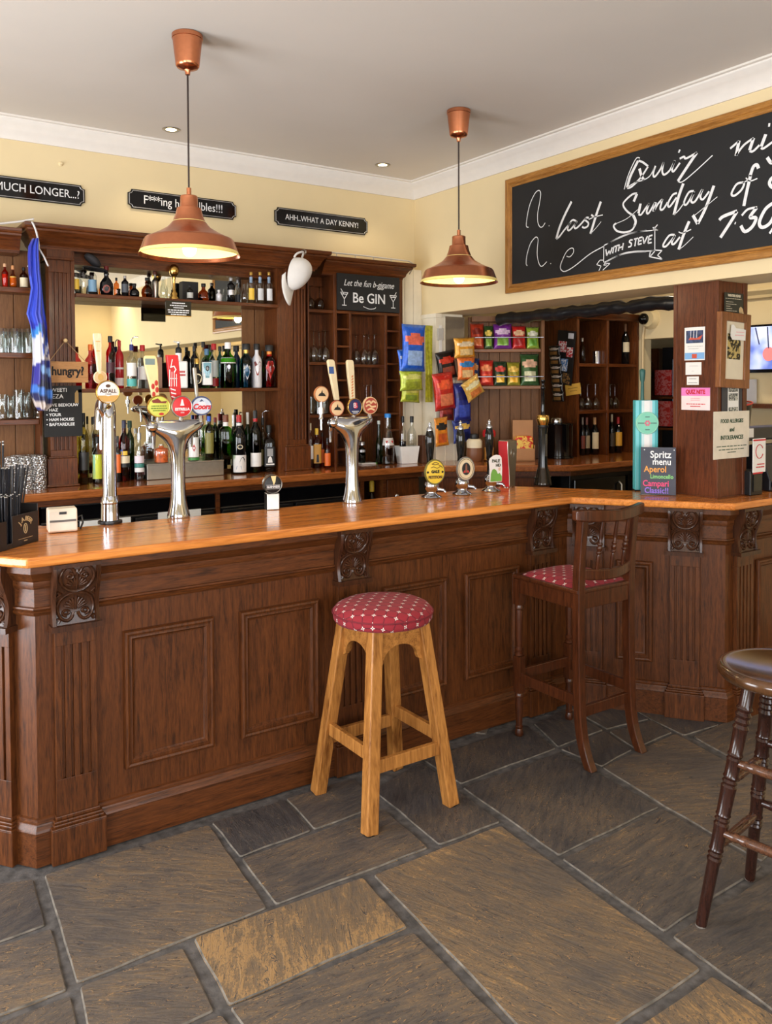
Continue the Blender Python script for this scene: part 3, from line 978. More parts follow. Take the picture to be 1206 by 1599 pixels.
M_STRE = wood('stool_worn_rung', (40, 21, 14), (110, 70, 46), 'X', rough=.2, coat=.6)
for i in range(4):
    for z in ((.30, .52) if i % 2 else (.25, .46)):
        p, q = lp3(legdirs[i], z), lp3(legdirs[(i + 1) % 4], z)
        n = 22
        pts = [p.lerp(q, k / n) for k in range(n + 1)]
        rr = [.0115 + .004 * math.sin(PI * k / n) for k in range(n + 1)]
        for k in (4, 6, 16, 18): rr[k] += .002
        rr[5] -= .002; rr[17] -= .002
        b = MB(); b.tube(pts, rr, 12); b.build('rung', M_STRE if i in (0, 3) else M_DARKW, t, smooth=50)

# ------------------------------------------------------------------ copper pendants
M_COP = P('brushed_copper', (208, 134, 96), .27, 1, var=.05, scale=60)
M_SHIN = P('shade_lining', (250, 228, 140), .5, var=.02)
M_CORD = P('brown_flex', (42, 24, 18), .6)


def pendant(x, y, label):
    t = thing('pendant_lamp', label, 'pendant lamp', (x, y, CEIL), 0, 'copper pendants over the bar')
    dz = -CEIL
    b = MB(); b.lathe([(0, -.172), (.010, -.172), (.0115, -.160), (.015, -.152), (.044, -.143), (.050, -.135), (.0515, -.125), (.063, -.022), (.0655, -.020), (.066, -.004), (.062, 0), (0, 0)], 40)
    b.build('ceiling_rose', M_COP, t, smooth=40)
    b = MB(); b.tube([(0, 0, -.165), (0, 0, -.675)], .0042, 8); b.build('flex', M_CORD, t, smooth=60)
    zb = 2.265 - CEIL
    out = [(.010, .292), (.010, .262), (.034, .258), (.037, .255), (.038, .212), (.040, .208), (.052, .204), (.053, .198), (.058, .176), (.070, .146), (.092, .120), (.130, .097), (.165, .080), (.185, .072), (.1915, .064), (.2135, .004), (.2165, 0)]
    ins = [(.2150, .002), (.190, .062), (.163, .076), (.09, .115), (.055, .17), (.03, .20)]
    b = MB(); b.lathe([(r, z + zb) for r, z in out], 64)
    b.f = [f for f in b.f if len(f) == 4]; b.k = [0] * len(b.f)
    b.build('lamp_shade', M_COP, t, smooth=32)
    b = MB(); b.lathe([(r, z + zb) for r, z in ins], 64); b.f = b.f[:-2]; b.k = b.k[:-2]
    b.build('shade_lining', M_SHIN, t, smooth=40)
    b = MB(); b.lathe([(0, .0 + zb - .004), (.014, zb - .002), (.026, zb + .010), (.031, zb + .028), (.027, zb + .048), (.016, zb + .070), (.014, zb + .10), (.018, zb + .10), (.018, zb + .2), (0, zb + .2)], 24)
    bl = b.build('bulb', P('lit_bulb', (255, 236, 190), .4, emit=7.0, var=.01), t, smooth=60)
    l = point('pendant_light', (x, y, 2.268), 10, WARM, .03)
    return t


pendant(1.325, 3.475, 'nearer copper pendant lamp hanging above the tall chrome beer taps')
pendant(2.93, 3.60, 'farther copper pendant lamp hanging in front of the cream beam')

for (x, y) in ((3.4, -2.2), (5.0, -2.2)):  # added fill spots without fittings, brightening the front wall for the mirror
    spot('room_fill_spot', (x, y, CEIL - .012), (x, y - .5, 0), 70, WARM, 2.4, .8, .05)
# recessed ceiling downlights
for (x, y, lb) in ((1.725, 4.80, 'small recessed ceiling downlight behind the nearer copper pendant'), (3.21, 4.77, 'small recessed ceiling downlight near the cornice corner')):
    t = thing('ceiling_downlight', lb, 'downlight', (x, y, CEIL), 0, 'recessed downlights')
    b = MB(); b.lathe([(.030, -.002), (.046, -.006), (.052, -.003), (.052, .002), (.030, .002)], 32); b.f = b.f[:-2]; b.k = b.k[:-2]
    b.build('trim_ring', M_STEEL, t, smooth=50)
    b = MB(); b.lathe([(0, -.003), (.031, -.003), (.031, .001), (0, .001)], 24)
    b.build('lamp_lens', P('lit_lens', (255, 232, 176), .4, emit=10, var=.01), t)
for (x, y) in ((.15, 4.82), (1.725, 4.80), (3.21, 4.77)):
    spot('downlight_beam', (x, y, CEIL - .012), (x, y + .12, 0), 13, WARM, 1.9, .8, .04)
for (x, y) in ((4.85, 3.75), (4.95, 2.75)):
    spot('servery_downlight_beam', (x, y, CEIL - .012), (x + .1, y + .1, 0), 45, WARM, 2.2, .8, .04)
# ------------------------------------------------------------------ back counter
CZ = 1.135
b = MB()
b.prism([(-.6, 4.66), (3.47, 4.64), (4.317, 4.05), (5.545, 4.05), (5.545, 4.98), (4.10, 4.98), (4.0, 4.85), (3.73, 4.85), (3.73, 5.115), (-.6, 5.115)], CZ - .045, CZ)
tag(b.build('back_counter_worktop', M_CTOP, bevel=.008), 'long varnished red-brown worktop behind the bar carrying the bottles', 'counter top')
b = MB(); b.sweep([(-.6, 4.70), (3.47, 4.68), (4.33, 4.085), (5.545, 4.085)], [(0, 1.055), (0, CZ - .046), (-.02, CZ - .046), (-.02, 1.055)])
for x in (.93, 1.965, 3.005, 3.185): b.box(x - .012, x + .012, 4.725, 5.1, 0, CZ - .046)
tag(b.build('counter_support', M_BACKX), 'dark wooden rail and upright dividers holding up the back counter', 'counter frame')


def cooler(x0, x1, label, y0=4.735):
    t = thing('bottle_cooler', label, 'bottle cooler', ((x0 + x1) / 2, y0, 0), 0, 'black coolers under the back counter')
    w = (x1 - x0) / 2
    b = MB(); b.box(-w, w, .02, .34, .05, 1.05); b.build('cabinet', M_BLACK, t, bevel=.004)
    b = MB(); b.box(-w, w, 0, .02, .96, 1.04); b.build('header_panel', M_BLKGL, t, bevel=.003)
    b = MB(); b.box(-w, w, -.004, .001, .955, .960); b.build('chrome_strip', M_STEEL, t)
    for s in (-1, 1):
        b = MB(); cx = s * w / 2
        b.box(cx - w / 2 + .01, cx + w / 2 - .01, -.012, .018, .10, .945)
        d = b.build('door', M_BLACK, t, bevel=.004)
        b = MB(); b.box(cx - w / 2 + .06, cx + w / 2 - .06, -.014, -.011, .16, .875); b.build('door_glass', M_BLKGL, d)
        b = MB(); b.tube([(cx - .12, -.012, .90), (cx - .10, -.045, .885), (cx + .10, -.045, .885), (cx + .12, -.012, .90)], .007, 8); b.build('handle', M_STEEL, d, smooth=60)
    return t


c1 = cooler(.955, 1.95, 'black double bottle cooler under the back counter behind the twin tall chrome taps')
c2_ = cooler(1.985, 2.99, 'black double bottle cooler under the back counter behind the small black badge tap')
for q in ((-.30, -.02, .915, .955), (.14, .40, .90, .965)):
    b = MB(); b.box(q[0], q[1], -.018, -.013, q[2], q[3]); b.build('white_label', M_PAPER, c1)
t = thing('bottle_cooler', 'dark cooler under the angled counter beyond the side opening', 'bottle cooler', (4.95, 4.10, 0), 0, 'black coolers under the back counter')
b = MB(); b.box(-.58, .55, .03, .5, .05, 1.05); b.build('cabinet', M_BLACK, t, bevel=.004)
b = MB(); b.box(-.56, -.02, 0, .03, .12, 1.02); d = b.build('door', M_BLKGL, t, bevel=.004)
b = MB(); b.box(.0, .54, 0, .03, .12, 1.02); d2_ = b.build('door', M_BLKGL, t, bevel=.004)
b = MB(); b.tube([(-.10, -.002, .80), (-.10, -.03, .82), (-.10, -.03, .96), (-.10, -.002, .98)], .007, 8); b.build('handle', M_STEEL, d, smooth=60)
# cupboard with a knob
t = thing('base_cupboard', 'small dark wooden cupboard with chrome knob under the back counter', 'cupboard', (3.34, 4.72, 0))
b = MB(); b.box(-.14, .14, .02, .36, .05, 1.05); b.build('carcass', M_BACK, t)
b = MB(); b.box(-.135, .135, 0, .02, .08, 1.045); d = b.build('door', M_BACK, t, bevel=.003)
b = MB(); b.lathe([(.006, 0), (.006, .012), (.016, .02), (.018, .026), (.012, .032), (0, .034)], 16); b.build('knob', M_CHROME, d, smooth=60, M=frame((-.07, 0, .93), (1, 0, 0), (0, -1, 0)))
t = thing('base_cupboard', 'dark wooden cupboard under the angled counter beside the cream pier', 'cupboard', (0, 0, 0))
Ea, En = Vector((.8211, -.5708, 0)), Vector((.5708, .8211, 0))
b = MB(); b.sweep([(3.56, 4.69), (4.25, 4.21)], [(0, .05), (0, 1.05), (-.1, 1.05), (-.1, .05)]); cc = b.build('carcass', M_BACK, t)
b = MB(); b.sweep([(3.60, 4.66), (4.21, 4.235)], [(0, .1), (0, 1.04), (.018, 1.04), (.018, .1)]); b.build('door', M_BACK, t, bevel=.003)
b = MB(); b.lathe([(.005, 0), (.005, .012), (.012, .02), (.009, .026), (0, .028)], 12); b.build('knob', M_CHROME, t.children[-1], smooth=60, M=frame((4.17, 4.245, .93), (.82, -.57, 0), (-.57, -.82, 0)))

# ------------------------------------------------------------------ tall mirrored back bar
UNDER = 2.475
CROWN = [(0, UNDER), (.010, UNDER), (.012, 2.486), (.020, 2.494), (.026, 2.500), (.030, 2.515), (.046, 2.540), (.060, 2.549), (.064, 2.552), (.066, 2.562), (.078, 2.566), (.082, 2.572), (.082, 2.59), (0, 2.59)]
bb = thing('back_bar_cabinet', 'tall mahogany back bar with fluted pilasters, mirror and bottle shelves', 'back bar', (0, 0, 0))
b = MB(); b.sweep([(.99, 5.1), (.99, 4.88), (2.735, 4.88), (2.735, 5.1)], CROWN); b.box(.99, 2.735, 4.88, 5.11, UNDER - .012, UNDER + .02)
b.build('crown_moulding', M_BACKX, bb, smooth=35)
b = MB(); b.box(1.165, 2.52, 5.095, 5.115, CZ, UNDER); b.build('back_board', M_BACK, bb)
b = MB(); b.box(1.20, 2.292, 5.088, 5.096, CZ + .02, 2.40); mr = b.build('mirror', P('mirror_silver', (226, 224, 214), .015, 1, var=.004), bb)
b = MB(); b.box(2.292, 2.385, 5.084, 5.095, CZ, UNDER - .02); b.box(2.390, 2.465, 5.084, 5.095, CZ, UNDER - .02); b.build('boarding', M_BOARD, bb, bevel=.003)
for (nm, x0, x1) in (('side_panel', 1.165, 1.185), ('side_panel', 2.458, 2.525)):
    b = MB(); b.box(x0, x1, 4.895, 5.09, CZ, UNDER); b.build(nm, M_BACK, bb)
for z in (2.226, 1.685):
    b = MB(); b.box(1.186, 2.457, 4.862, 5.086, z - .022, z); b.build('shelf', M_BACKX, bb, bevel=.003)
b = MB(); b.box(1.186, 2.457, 4.97, 5.086, 2.40, UNDER - .012); b.build('pelmet', M_BACKX, bb)


def back_pilaster(x0, x1, flutes):
    yf = 4.90
    b = MB()
    b.box(x0, x1, yf, 5.09, 1.30, 1.34); b.box(x0, x1, yf, 5.09, 2.34, 2.45)
    ed = [x0] + [e for f in flutes for e in (f - .0065, f + .0065)] + [x1]
    for i in range(0, len(ed), 2): b.box(ed[i], ed[i + 1], yf, 5.09, 1.34, 2.34)
    for f in flutes: b.box(f - .0065, f + .0065, yf + .010, 5.09, 1.34, 2.34)
    s = b.build('pilaster', M_BACK, bb, bevel=.0015)
    b = MB(); b.box(x0 - .012, x1 + .012, yf - .018, 5.09, 2.412, UNDER); b.box(x0 - .018, x1 + .018, yf - .024, 5.09, 2.408, 2.422)
    b.build('capital', M_BACK, s, bevel=.003)
    b = MB(); b.box(x0 - .022, x1 + .022, yf - .022, 5.09, CZ + .001, 1.295); b.box(x0 - .012, x1 + .012, yf - .012, 5.09, 1.295, 1.306); b.box(x0 - .030, x1 + .030, yf - .030, 5.09, CZ + .001, CZ + .012)
    b.build('plinth', M_BACK, s, bevel=.003)
    return s


back_pilaster(1.046, 1.164, [1.072, 1.094, 1.116, 1.138])
back_pilaster(2.527, 2.672, [2.580, 2.606, 2.632, 2.655])

# shelves at the far left
gs = thing('glass_shelf_unit', 'recessed brown boarded shelves holding glasses beside the back bar mirror', 'shelf unit', (0, 0, 0))
b = MB(); b.sweep([(-.6, 4.94), (.905, 4.94)], [(o, z - .03) for o, z in CROWN]); b.box(-.6, .905, 4.94, 5.11, UNDER - .04, 2.545)
b.build('crown_moulding', M_BACKX, gs, smooth=35)
b = MB()
for i in range(16): b.box(-.6 + i * .1, -.6 + i * .1 + .096, 5.09, 5.112, CZ, UNDER)
b.box(-.6, .998, 5.10, 5.115, CZ, UNDER); b.build('boarding', M_BOARD, gs, bevel=.003)
for z in (2.250, 1.888, 1.517):
    b = MB(); b.box(-.6, .999, 4.955, 5.088, z - .030, z); b.build('shelf', M_BACKX, gs, bevel=.003)
b = MB(); b.box(1.000, 1.013, 4.95, 5.09, CZ, UNDER - .02); b.build('side_panel', M_BACK, gs)
b = MB(); b.tube(smooth_pts([(-.5, 4.87, 2.568), (.4, 4.87, 2.568), (.72, 4.87, 2.568), (.86, 4.84, 2.585), (.955, 4.80, 2.605)]), .006, 8)
tag(b.build('white_cable', P('grey_cable', (196, 190, 182), .5), smooth=60), 'white cable lying along the top of the far back bar crown', 'cable')

# pigeonhole shelves beside the corner
ph = thing('pigeonhole_shelf', 'mahogany pigeonhole shelf unit with wine glass bays beside the white boarding', 'shelf unit', (0, 0, 0))
b = MB(); b.sweep([(2.822, 4.95), (3.485, 4.95), (3.485, 5.1)], [(o, z - .015) for o, z in CROWN]); b.box(2.822, 3.485, 4.95, 5.11, UNDER - .02, 2.56)
b.build('crown_moulding', M_BACKX, ph, smooth=35)
b = MB(); b.box(2.705, 3.485, 5.095, 5.115, CZ, UNDER); b.build('back_board', M_BACK, ph)
FY = 4.93
for (x0, x1, z0, z1) in ((2.705, 2.716, CZ + .013, 2.44), (2.908, 2.931, CZ, 2.46), (3.034, 3.050, 1.14, 2.205), (3.330, 3.352, 1.14, 2.205), (3.458, 3.487, CZ, 2.46)):
    b = MB(); b.box(x0, x1, FY, 5.095, z0, z1); b.build('upright', M_BACK, ph, bevel=.002)
for z in (2.215, 1.858, 1.50):
    b = MB(); b.box(2.717, 2.907, FY + .002, 5.094, z - .020, z); b.build('shelf', M_BACKX, ph, bevel=.002)
b = MB(); b.box(2.932, 3.457, FY + .002, 5.094, 2.196, 2.216); b.build('shelf', M_BACKX, ph, bevel=.002)
for z in (1.845, 1.497):
    b = MB(); b.box(3.051, 3.329, FY + .002, 5.094, z - .020, z); b.build('shelf', M_BACKX, ph, bevel=.002)
for z in (2.095, 1.975, 1.858, 1.742, 1.622, 1.50, 1.38, 1.26):
    for x0, x1 in ((2.932, 3.033), (3.353, 3.457)):
        b = MB(); b.box(x0, x1, FY + .003, 5.094, z - .015, z); b.build('small_shelf', M_BACKX, ph, bevel=.0015)
b = MB(); b.tube([(2.76, 4.875, 2.598), (3.1, 4.875, 2.598), (3.5, 4.875, 2.592), (3.575, 4.90, 2.575), (3.60, 5.00, 2.52)], .005, 8)
for x in (2.90, 3.05, 3.2, 3.35): b.tube([(x, 4.875, 2.577), (x, 4.875, 2.60)], .003, 6)
tag(b.build('curtain_wire', P('grey_cable', (196, 190, 182), .5), smooth=60), 'thin pale rail and cable along the top of the pigeonhole shelves', 'rail')

# ------------------------------------------------------------------ servery beyond the opening: snack shelves and wine cabinet
CA = Vector((4.339, 4.554, 0))
CM = Matrix(((Ea.x, En.x, 0, CA.x), (Ea.y, En.y, 0, CA.y), (0, 0, 1, 0), (0, 0, 0, 1)))     # x along the shelves, y into them
cs = thing('snack_shelf_unit', 'brown boarded snack shelves with chrome rails beyond the cream beam', 'shelf unit')
cs.matrix_world = CM
b = MB()
for i in range(7): b.box(-.415 + i * .080, -.415 + i * .080 + .077, .10, .115, CZ + .001, 2.21)
b.box(-.415, .14, .112, .125, CZ + .001, 2.21); b.build('boarding', M_BOARD, cs, bevel=.003)
for z in (1.965, 1.690):
    b = MB(); b.box(-.395, .118, -.01, .099, z - .024, z); b.build('shelf', wood('snack_shelf', (96, 58, 30), (150, 100, 60), 'X', rough=.4), cs, bevel=.003)
b = MB(); b.box(.119, .143, -.015, .115, CZ + .001, 2.21); b.build('upright', M_BOARD, cs)
b = MB(); b.box(-.395, .118, .0, .10, 2.17, 2.21); b.build('top_board', M_BOARD, cs)
for z in (2.050, 1.758):
    b = MB(); b.tube([(-.395, -.022, z), (.135, -.022, z)], .005, 8); b.build('chrome_rail', M_CHROME, cs, smooth=60)

wc = thing('wine_cabinet', 'open wooden wine cabinet with four compartments beside the angled counter', 'shelf unit', (0, 0, 0))
WY = 4.48
b = MB(); b.box(4.815, 4.840, WY, 4.93, CZ + .001, 2.23); b.build('side_panel', M_BACK, wc)
b = MB(); b.box(5.515, 5.54, WY, 4.93, CZ + .001, 2.23); b.build('side_panel', M_BACK, wc)
b = MB(); b.box(5.158, 5.182, WY, 4.77, CZ + .001, 2.21); b.build('upright', M_BACK, wc, bevel=.002)
for x0, x1 in ((4.841, 5.157), (5.183, 5.514)):
    for z in (1.862, 1.495):
        b = MB(); b.box(x0, x1, WY, 4.77, z - .026, z); b.build('shelf', M_BACKX, wc, bevel=.002)
b = MB(); b.box(4.841, 5.514, 4.771, 4.79, CZ + .001, 2.23); b.build('back_board', M_BACK, wc)
b = MB(); b.sweep([(4.815, 4.93), (4.815, WY), (5.54, WY)], [(0, 2.205), (.008, 2.21), (.012, 2.225), (.03, 2.245), (.035, 2.262), (0, 2.262)]); b.box(4.815, 5.54, WY, 4.93, 2.235, 2.262)
b.build('crown_moulding', M_BACKX, wc, smooth=35)
# ------------------------------------------------------------------ flat things: cards, boards, plaques
def card(name, label, cat, M, w, h, mat, th=.002, group=None, parent=None, bevel=0):
    b = MB(); b.box(-w / 2, w / 2, -h / 2, h / 2, -th, 0)
    o = b.build(name, mat, parent, M=M, bevel=bevel)
    if label: tag(o, label, cat, group)
    return o


def T(x, y, z=.0012): return Matrix.Translation((x, y, z))


def lines(parent, rows, mat, h=.0016, name='small_print', z=.0008):
    """illegible small print: thin broken strokes; rows = (x0, x1, y)."""
    b = MB(); r = random.Random(len(rows) * 7 + int(abs(rows[0][0]) * 1000))
    for x0, x1, y in rows:
        x = x0
        while x < x1:
            w = min((x1 - x0) * r.uniform(.06, .16), x1 - x)
            b.add([(x, y - h / 2, z), (x + w, y - h / 2, z), (x + w, y + h / 2, z), (x, y + h / 2, z)], [(0, 1, 2, 3)])
            x += w + (x1 - x0) * .025
    return b.build(name, mat, parent)


def rect(parent, name, x0, x1, y0, y1, mat, z=.0006):
    b = MB(); b.add([(x0, y0, z), (x1, y0, z), (x1, y1, z), (x0, y1, z)], [(0, 1, 2, 3)])
    return b.build(name, mat, parent)


def face_px(u0, v0, u1, v1, kind, c):
    """centre, width, height of an upright rectangle given two opposite photo corners and its wall plane."""
    f = at_y if kind == 'Y' else at_x
    a, b_ = f(u0, v0, c), f(u1, v1, c)
    w = abs(b_.x - a.x) if kind == 'Y' else abs(b_.y - a.y)
    return (a + b_) / 2, w, abs(a.z - b_.z)


NY, NX = Vector((0, -1, 0)), Vector((-1, 0, 0))
XR, YR = Vector((1, 0, 0)), Vector((0, -1, 0))
M_INK = P('black_ink', (26, 24, 24), .7)
M_GREENINK = P('dark_green_ink', (36, 74, 48), .7)
M_REDINK = P('red_ink', (206, 44, 52), .6)
M_PINK = P('pink_card', (236, 130, 196), .6)
M_SILV = P('silver_line', (196, 196, 196), .35, .6)

# wall plaques
def plaque(u0, u1, vc0, vc1, hgt, s, tsize, label, xoff=0, left=None):
    a, b_ = at_y(u0, vc0, W_Y), at_y(u1, vc1, W_Y)
    if left is not None: a = Vector((left, a.y, a.z))
    c = (a + b_) / 2; w = b_.x - a.x; h = hgt
    r = .022
    poly = []
    for (cx, cy, a0) in ((w / 2, h / 2, -PI / 2), (-w / 2, h / 2, 0), (-w / 2, -h / 2, PI / 2), (w / 2, -h / 2, PI)):
        for i in range(7):
            t_ = a0 - i * PI / 12
            poly.append((cx + r * math.cos(t_), cy + r * math.sin(t_)))
    M = frame((c.x, W_Y - .012, c.z), XR, NY)
    b = MB(); b.prism(poly, -.011, 0)
    o = tag(b.build('wall_plaque', M_BLKGL, M=M, bevel=.001), label, 'sign', 'black plaques on the back wall')
    k = [(x * (1 - .016 / w), y * (1 - .016 / h)) for x, y in poly]
    b = MB(); b.tube([(x, y, .0005) for x, y in k + k[:1]], .0022, 6, cap=False)
    b.build('silver_border', M_SILV, o)
    text('lettering', s, tsize, M_CHALK, o, T(xoff, 0), sx=.86)
    return o


plaque(-10, 132, 290, 307, .122, 'HOW MUCH LONGER...?', .066, 'black plaque with question lettering above the far glass shelves', 0, .62)
plaque(199, 368, 309, 331, .118, 'F***ing horrialbles!!!', .074, 'black plaque with starred-out swear word behind the nearer pendant')
plaque(428, 573, 336, 356, .122, 'AHH..WHAT A DAY KENNY!', .054, 'black plaque with capital lettering above the pigeonhole shelves')
t = thing('wall_hook', 'small painted screw cap on the cream wall above the far plaque', 'hook', at_y(95, 256, W_Y))
b = MB(); b.lathe([(0, 0), (.014, 0), (.012, .007), (.007, .010), (.006, .018), (0, .018)], 14); b.build('cap', M_WALL, t, smooth=50, M=frame((0, 0, 0), XR, NY))

# quiz chalkboard
BX = H_X - .004
zt, zb_ = at_x(793, 282, BX).z, at_x(793, 459, BX).z
yl, yr = at_x(793, 370, BX).y, 1.15
MQ = frame((BX, 0, 0), YR, NX)                                # local x = -Y, y = Z
qb = thing('quiz_board', 'large oak framed blackboard with white brush lettering on the cream beam', 'blackboard', (0, 0, 0))
b = MB(); b.box(-yl + .03, -yr - .03, zb_ + .03, zt - .03, 0, .012); b.build('slate', M_BLKM, qb, M=MQ)
prof = [(0, 0), (0, .020), (.004, .026), (.012, .028), (.030, .026), (.034, .021), (.040, .024), (.044, .020), (.052, .018), (.056, .014), (.056, 0)]
rc = [(-yl, zb_), (-yr, zb_), (-yr, zt), (-yl, zt)]
M_FRX, M_FRZ = wood('frame_oak', (122, 74, 30), (190, 134, 66), 'X', rough=.3), wood('frame_oak_upright', (122, 74, 30), (190, 134, 66), 'Y', rough=.3)
for i in range(4):
    b = MB(); vs, fs = [], []
    for q in (i, (i + 1) % 4):
        sx, sz = ((1, 1), (-1, 1), (-1, -1), (1, -1))[q]
        vs += [(rc[q][0] + sx * o, rc[q][1] + sz * o, h) for o, h in prof]
    k = len(prof)
    fs = [(j, j + 1, k + j + 1, k + j) for j in range(k - 1)]
    b.add(vs, fs); b.build('frame_rail', M_FRX if i % 2 == 0 else M_FRZ, qb, smooth=25, M=MQ)


def c1p(x, y): return (800 + x / 5.743, 280 + y / 5.743)
def c2p(x, y): return (950 + x / 4.711, 180 + y / 4.711)


def bp_(u, v):
    p = at_x(u, v, BX - .012); return Vector((-p.y, p.z))


strokes = []                                                  # (converter, width, points)
TH, MD, TN = .0165, .011, .0058
S_ = lambda cv, w, *pts: strokes.append((cv, w, pts))
S_(c1p, TN, (150, 430), (130, 420), (135, 350), (160, 230), (205, 130), (240, 100), (258, 125), (250, 200), (232, 300), (232, 380), (250, 425), (275, 425), (298, 390))
S_(c1p, TN, (330, 416), (336, 418)); S_(c1p, TN, (345, 755), (351, 757))
S_(c1p, TN, (138, 775), (128, 755), (135, 680), (165, 580), (205, 525), (225, 520), (235, 545), (228, 620), (228, 690), (245, 760), (270, 780), (312, 740))
S_(c1p, TH, (535, 200), (470, 330), (425, 440), (398, 535)); S_(c1p, MD, (398, 535), (425, 515), (470, 455), (530, 385))
S_(c1p, MD, (575, 375), (545, 365), (515, 400), (500, 450), (520, 455), (560, 410), (585, 375)); S_(c1p, MD, (580, 375), (560, 425), (575, 440), (620, 400), (665, 345))
S_(c1p, MD, (690, 345), (668, 345), (658, 365), (685, 390), (680, 420), (650, 435), (630, 425))
S_(c1p, TH, (798, 200), (760, 310), (705, 488)); S_(c1p, TN * .6, (705, 490), (760, 430), (800, 380)); S_(c1p, MD, (712, 318), (740, 342)); S_(c1p, TN, (690, 360), (740, 338), (815, 320))
S_(c1p, TN, (490, 690), (520, 695), (550, 660), (552, 625), (530, 618), (490, 650), (455, 720), (435, 780), (445, 815), (480, 825), (560, 780), (700, 670), (830, 598))
S_(c1p, TN, (825, 592), (823, 745)); S_(c1p, TN, (825, 594), (950, 532), (1080, 482), (1206, 458))
S_(c2p, TN, (-4, 946), (100, 890), (200, 860), (320, 848), (368, 845)); S_(c1p, TN, (830, 745), (950, 685), (1080, 655), (1206, 648))
S_(c2p, TN, (-4, 1074), (60, 1040), (120, 1014), (200, 1001), (300, 999), (345, 995)); S_(c2p, TN, (345, 820), (345, 995))
S_(c2p, TN, (330, 825), (365, 848)); S_(c2p, TN, (365, 805), (330, 850))
for seg in (((345, 992), (312, 1003)), ((312, 1003), (305, 1040)), ((305, 1040), (400, 1060)), ((400, 1060), (365, 1030)), ((365, 1030), (398, 995)), ((398, 995), (345, 992)), ((310, 1040), (345, 1000))): S_(c2p, TN, *seg)
for seg in (((823, 725), (790, 725)), ((790, 725), (760, 765)), ((760, 765), (800, 778)), ((800, 778), (780, 820)), ((815, 815), (880, 755)), ((880, 755), (835, 752)), ((835, 752), (822, 770)), ((822, 770), (850, 768))): S_(c1p, TN * .8, *seg)
MB1 = .0085
for pts in (((843, 628), (850, 686)), ((850, 686), (873, 640)), ((873, 640), (880, 672)), ((880, 672), (900, 610)), ((914, 604), (904, 664)), ((920, 604), (958, 590)), ((940, 597), (929, 655)), ((964, 584), (955, 645)), ((1000, 572), (990, 634)), ((959, 617), (995, 603))): S_(c1p, MB1, *pts)
S_(c2p, MB1, (182, 918), (166, 918), (158, 932), (172, 944), (168, 964), (148, 970))
for pts in (((192, 912), (222, 904)), ((207, 908), (198, 964)), ((228, 903), (222, 952)), ((222, 952), (248, 944)), ((228, 903), (254, 896)), ((225, 928), (248, 920)), ((258, 898), (265, 945)), ((265, 945), (292, 888)), ((302, 890), (295, 942)), ((295, 942), (322, 936)), ((302, 890), (328, 882)), ((298, 916), (320, 910))): S_(c2p, MB1, *pts)
# Quiz
S_(c2p, TN, (120, 545), (150, 440), (205, 322), (235, 315)); S_(c2p, TH, (222, 335), (165, 450), (142, 532)); S_(c2p, MD, (142, 535), (175, 525), (240, 460), (295, 378)); S_(c2p, MD, (295, 375), (255, 345), (225, 335))
S_(c2p, TH, (232, 392), (245, 440), (264, 478)); S_(c2p, TN, (145, 530), (200, 495), (265, 475), (310, 445), (340, 390)); S_(c2p, MD, (350, 372), (333, 430), (345, 452), (385, 400), (410, 345)); S_(c2p, MD, (410, 345), (400, 412), (415, 437), (455, 405), (492, 335))
S_(c2p, MD, (492, 332), (472, 395), (485, 412), (530, 350)); S_(c2p, TH, (520, 262), (530, 266)); S_(c2p, MD, (528, 320), (560, 305), (575, 318), (655, 275)); S_(c2p, TH, (655, 275), (590, 370), (515, 485)); S_(c2p, TN, (515, 487), (550, 488), (640, 415), (770, 295))
# ni(ght)
S_(c2p, MD, (900, 245), (965, 190)); S_(c2p, TH, (965, 188), (943, 298)); S_(c2p, MD, (943, 295), (1000, 220), (1072, 168)); S_(c2p, TH, (1072, 168), (1042, 258)); S_(c2p, MD, (1042, 262), (1068, 265), (1115, 220)); S_(c2p, TH, (1162, 140), (1128, 230)); S_(c2p, MD, (1128, 238), (1145, 244), (1215, 195), (1290, 150)); S_(c2p, TH, (1180, 72), (1194, 70))
S_(c2p, TH, (1290, 120), (1240, 300), (1205, 350), (1172, 310)); S_(c2p, MD, (1205, 350), (1290, 260))
# Sunday
S_(c2p, TH, (190, 635), (214, 578)); S_(c2p, MD, (214, 575), (180, 582), (130, 625), (112, 660), (140, 705), (185, 738)); S_(c2p, TH, (185, 735), (204, 780), (195, 815)); S_(c2p, MD, (198, 810), (175, 845), (120, 862), (65, 850), (42, 815), (60, 795)); S_(c2p, TN * .6, (60, 797), (140, 760), (225, 690))
S_(c2p, TH, (240, 650), (225, 722)); S_(c2p, MD, (225, 728), (245, 730), (280, 680), (305, 650)); S_(c2p, MD, (303, 648), (285, 708), (300, 720), (345, 645)); S_(c2p, TH, (350, 640), (336, 708)); S_(c2p, MD, (338, 705), (370, 650), (402, 618)); S_(c2p, MD, (402, 618), (385, 685), (405, 692), (440, 640))
S_(c2p, MD, (508, 572), (475, 588), (442, 650), (455, 672), (505, 605)); S_(c2p, TH, (555, 502), (520, 600), (485, 732)); S_(c2p, TN, (485, 732), (520, 700), (560, 645))
S_(c2p, MD, (632, 558), (595, 568), (560, 640), (580, 655), (635, 565)); S_(c2p, MD, (635, 562), (612, 630), (640, 635), (695, 545)); S_(c2p, MD, (697, 545), (680, 600), (700, 618), (745, 560)); S_(c2p, TH, (780, 518), (720, 680), (662, 798)); S_(c2p, TH, (660, 798), (625, 735)); S_(c2p, TN * .6, (640, 735), (720, 670), (805, 600))
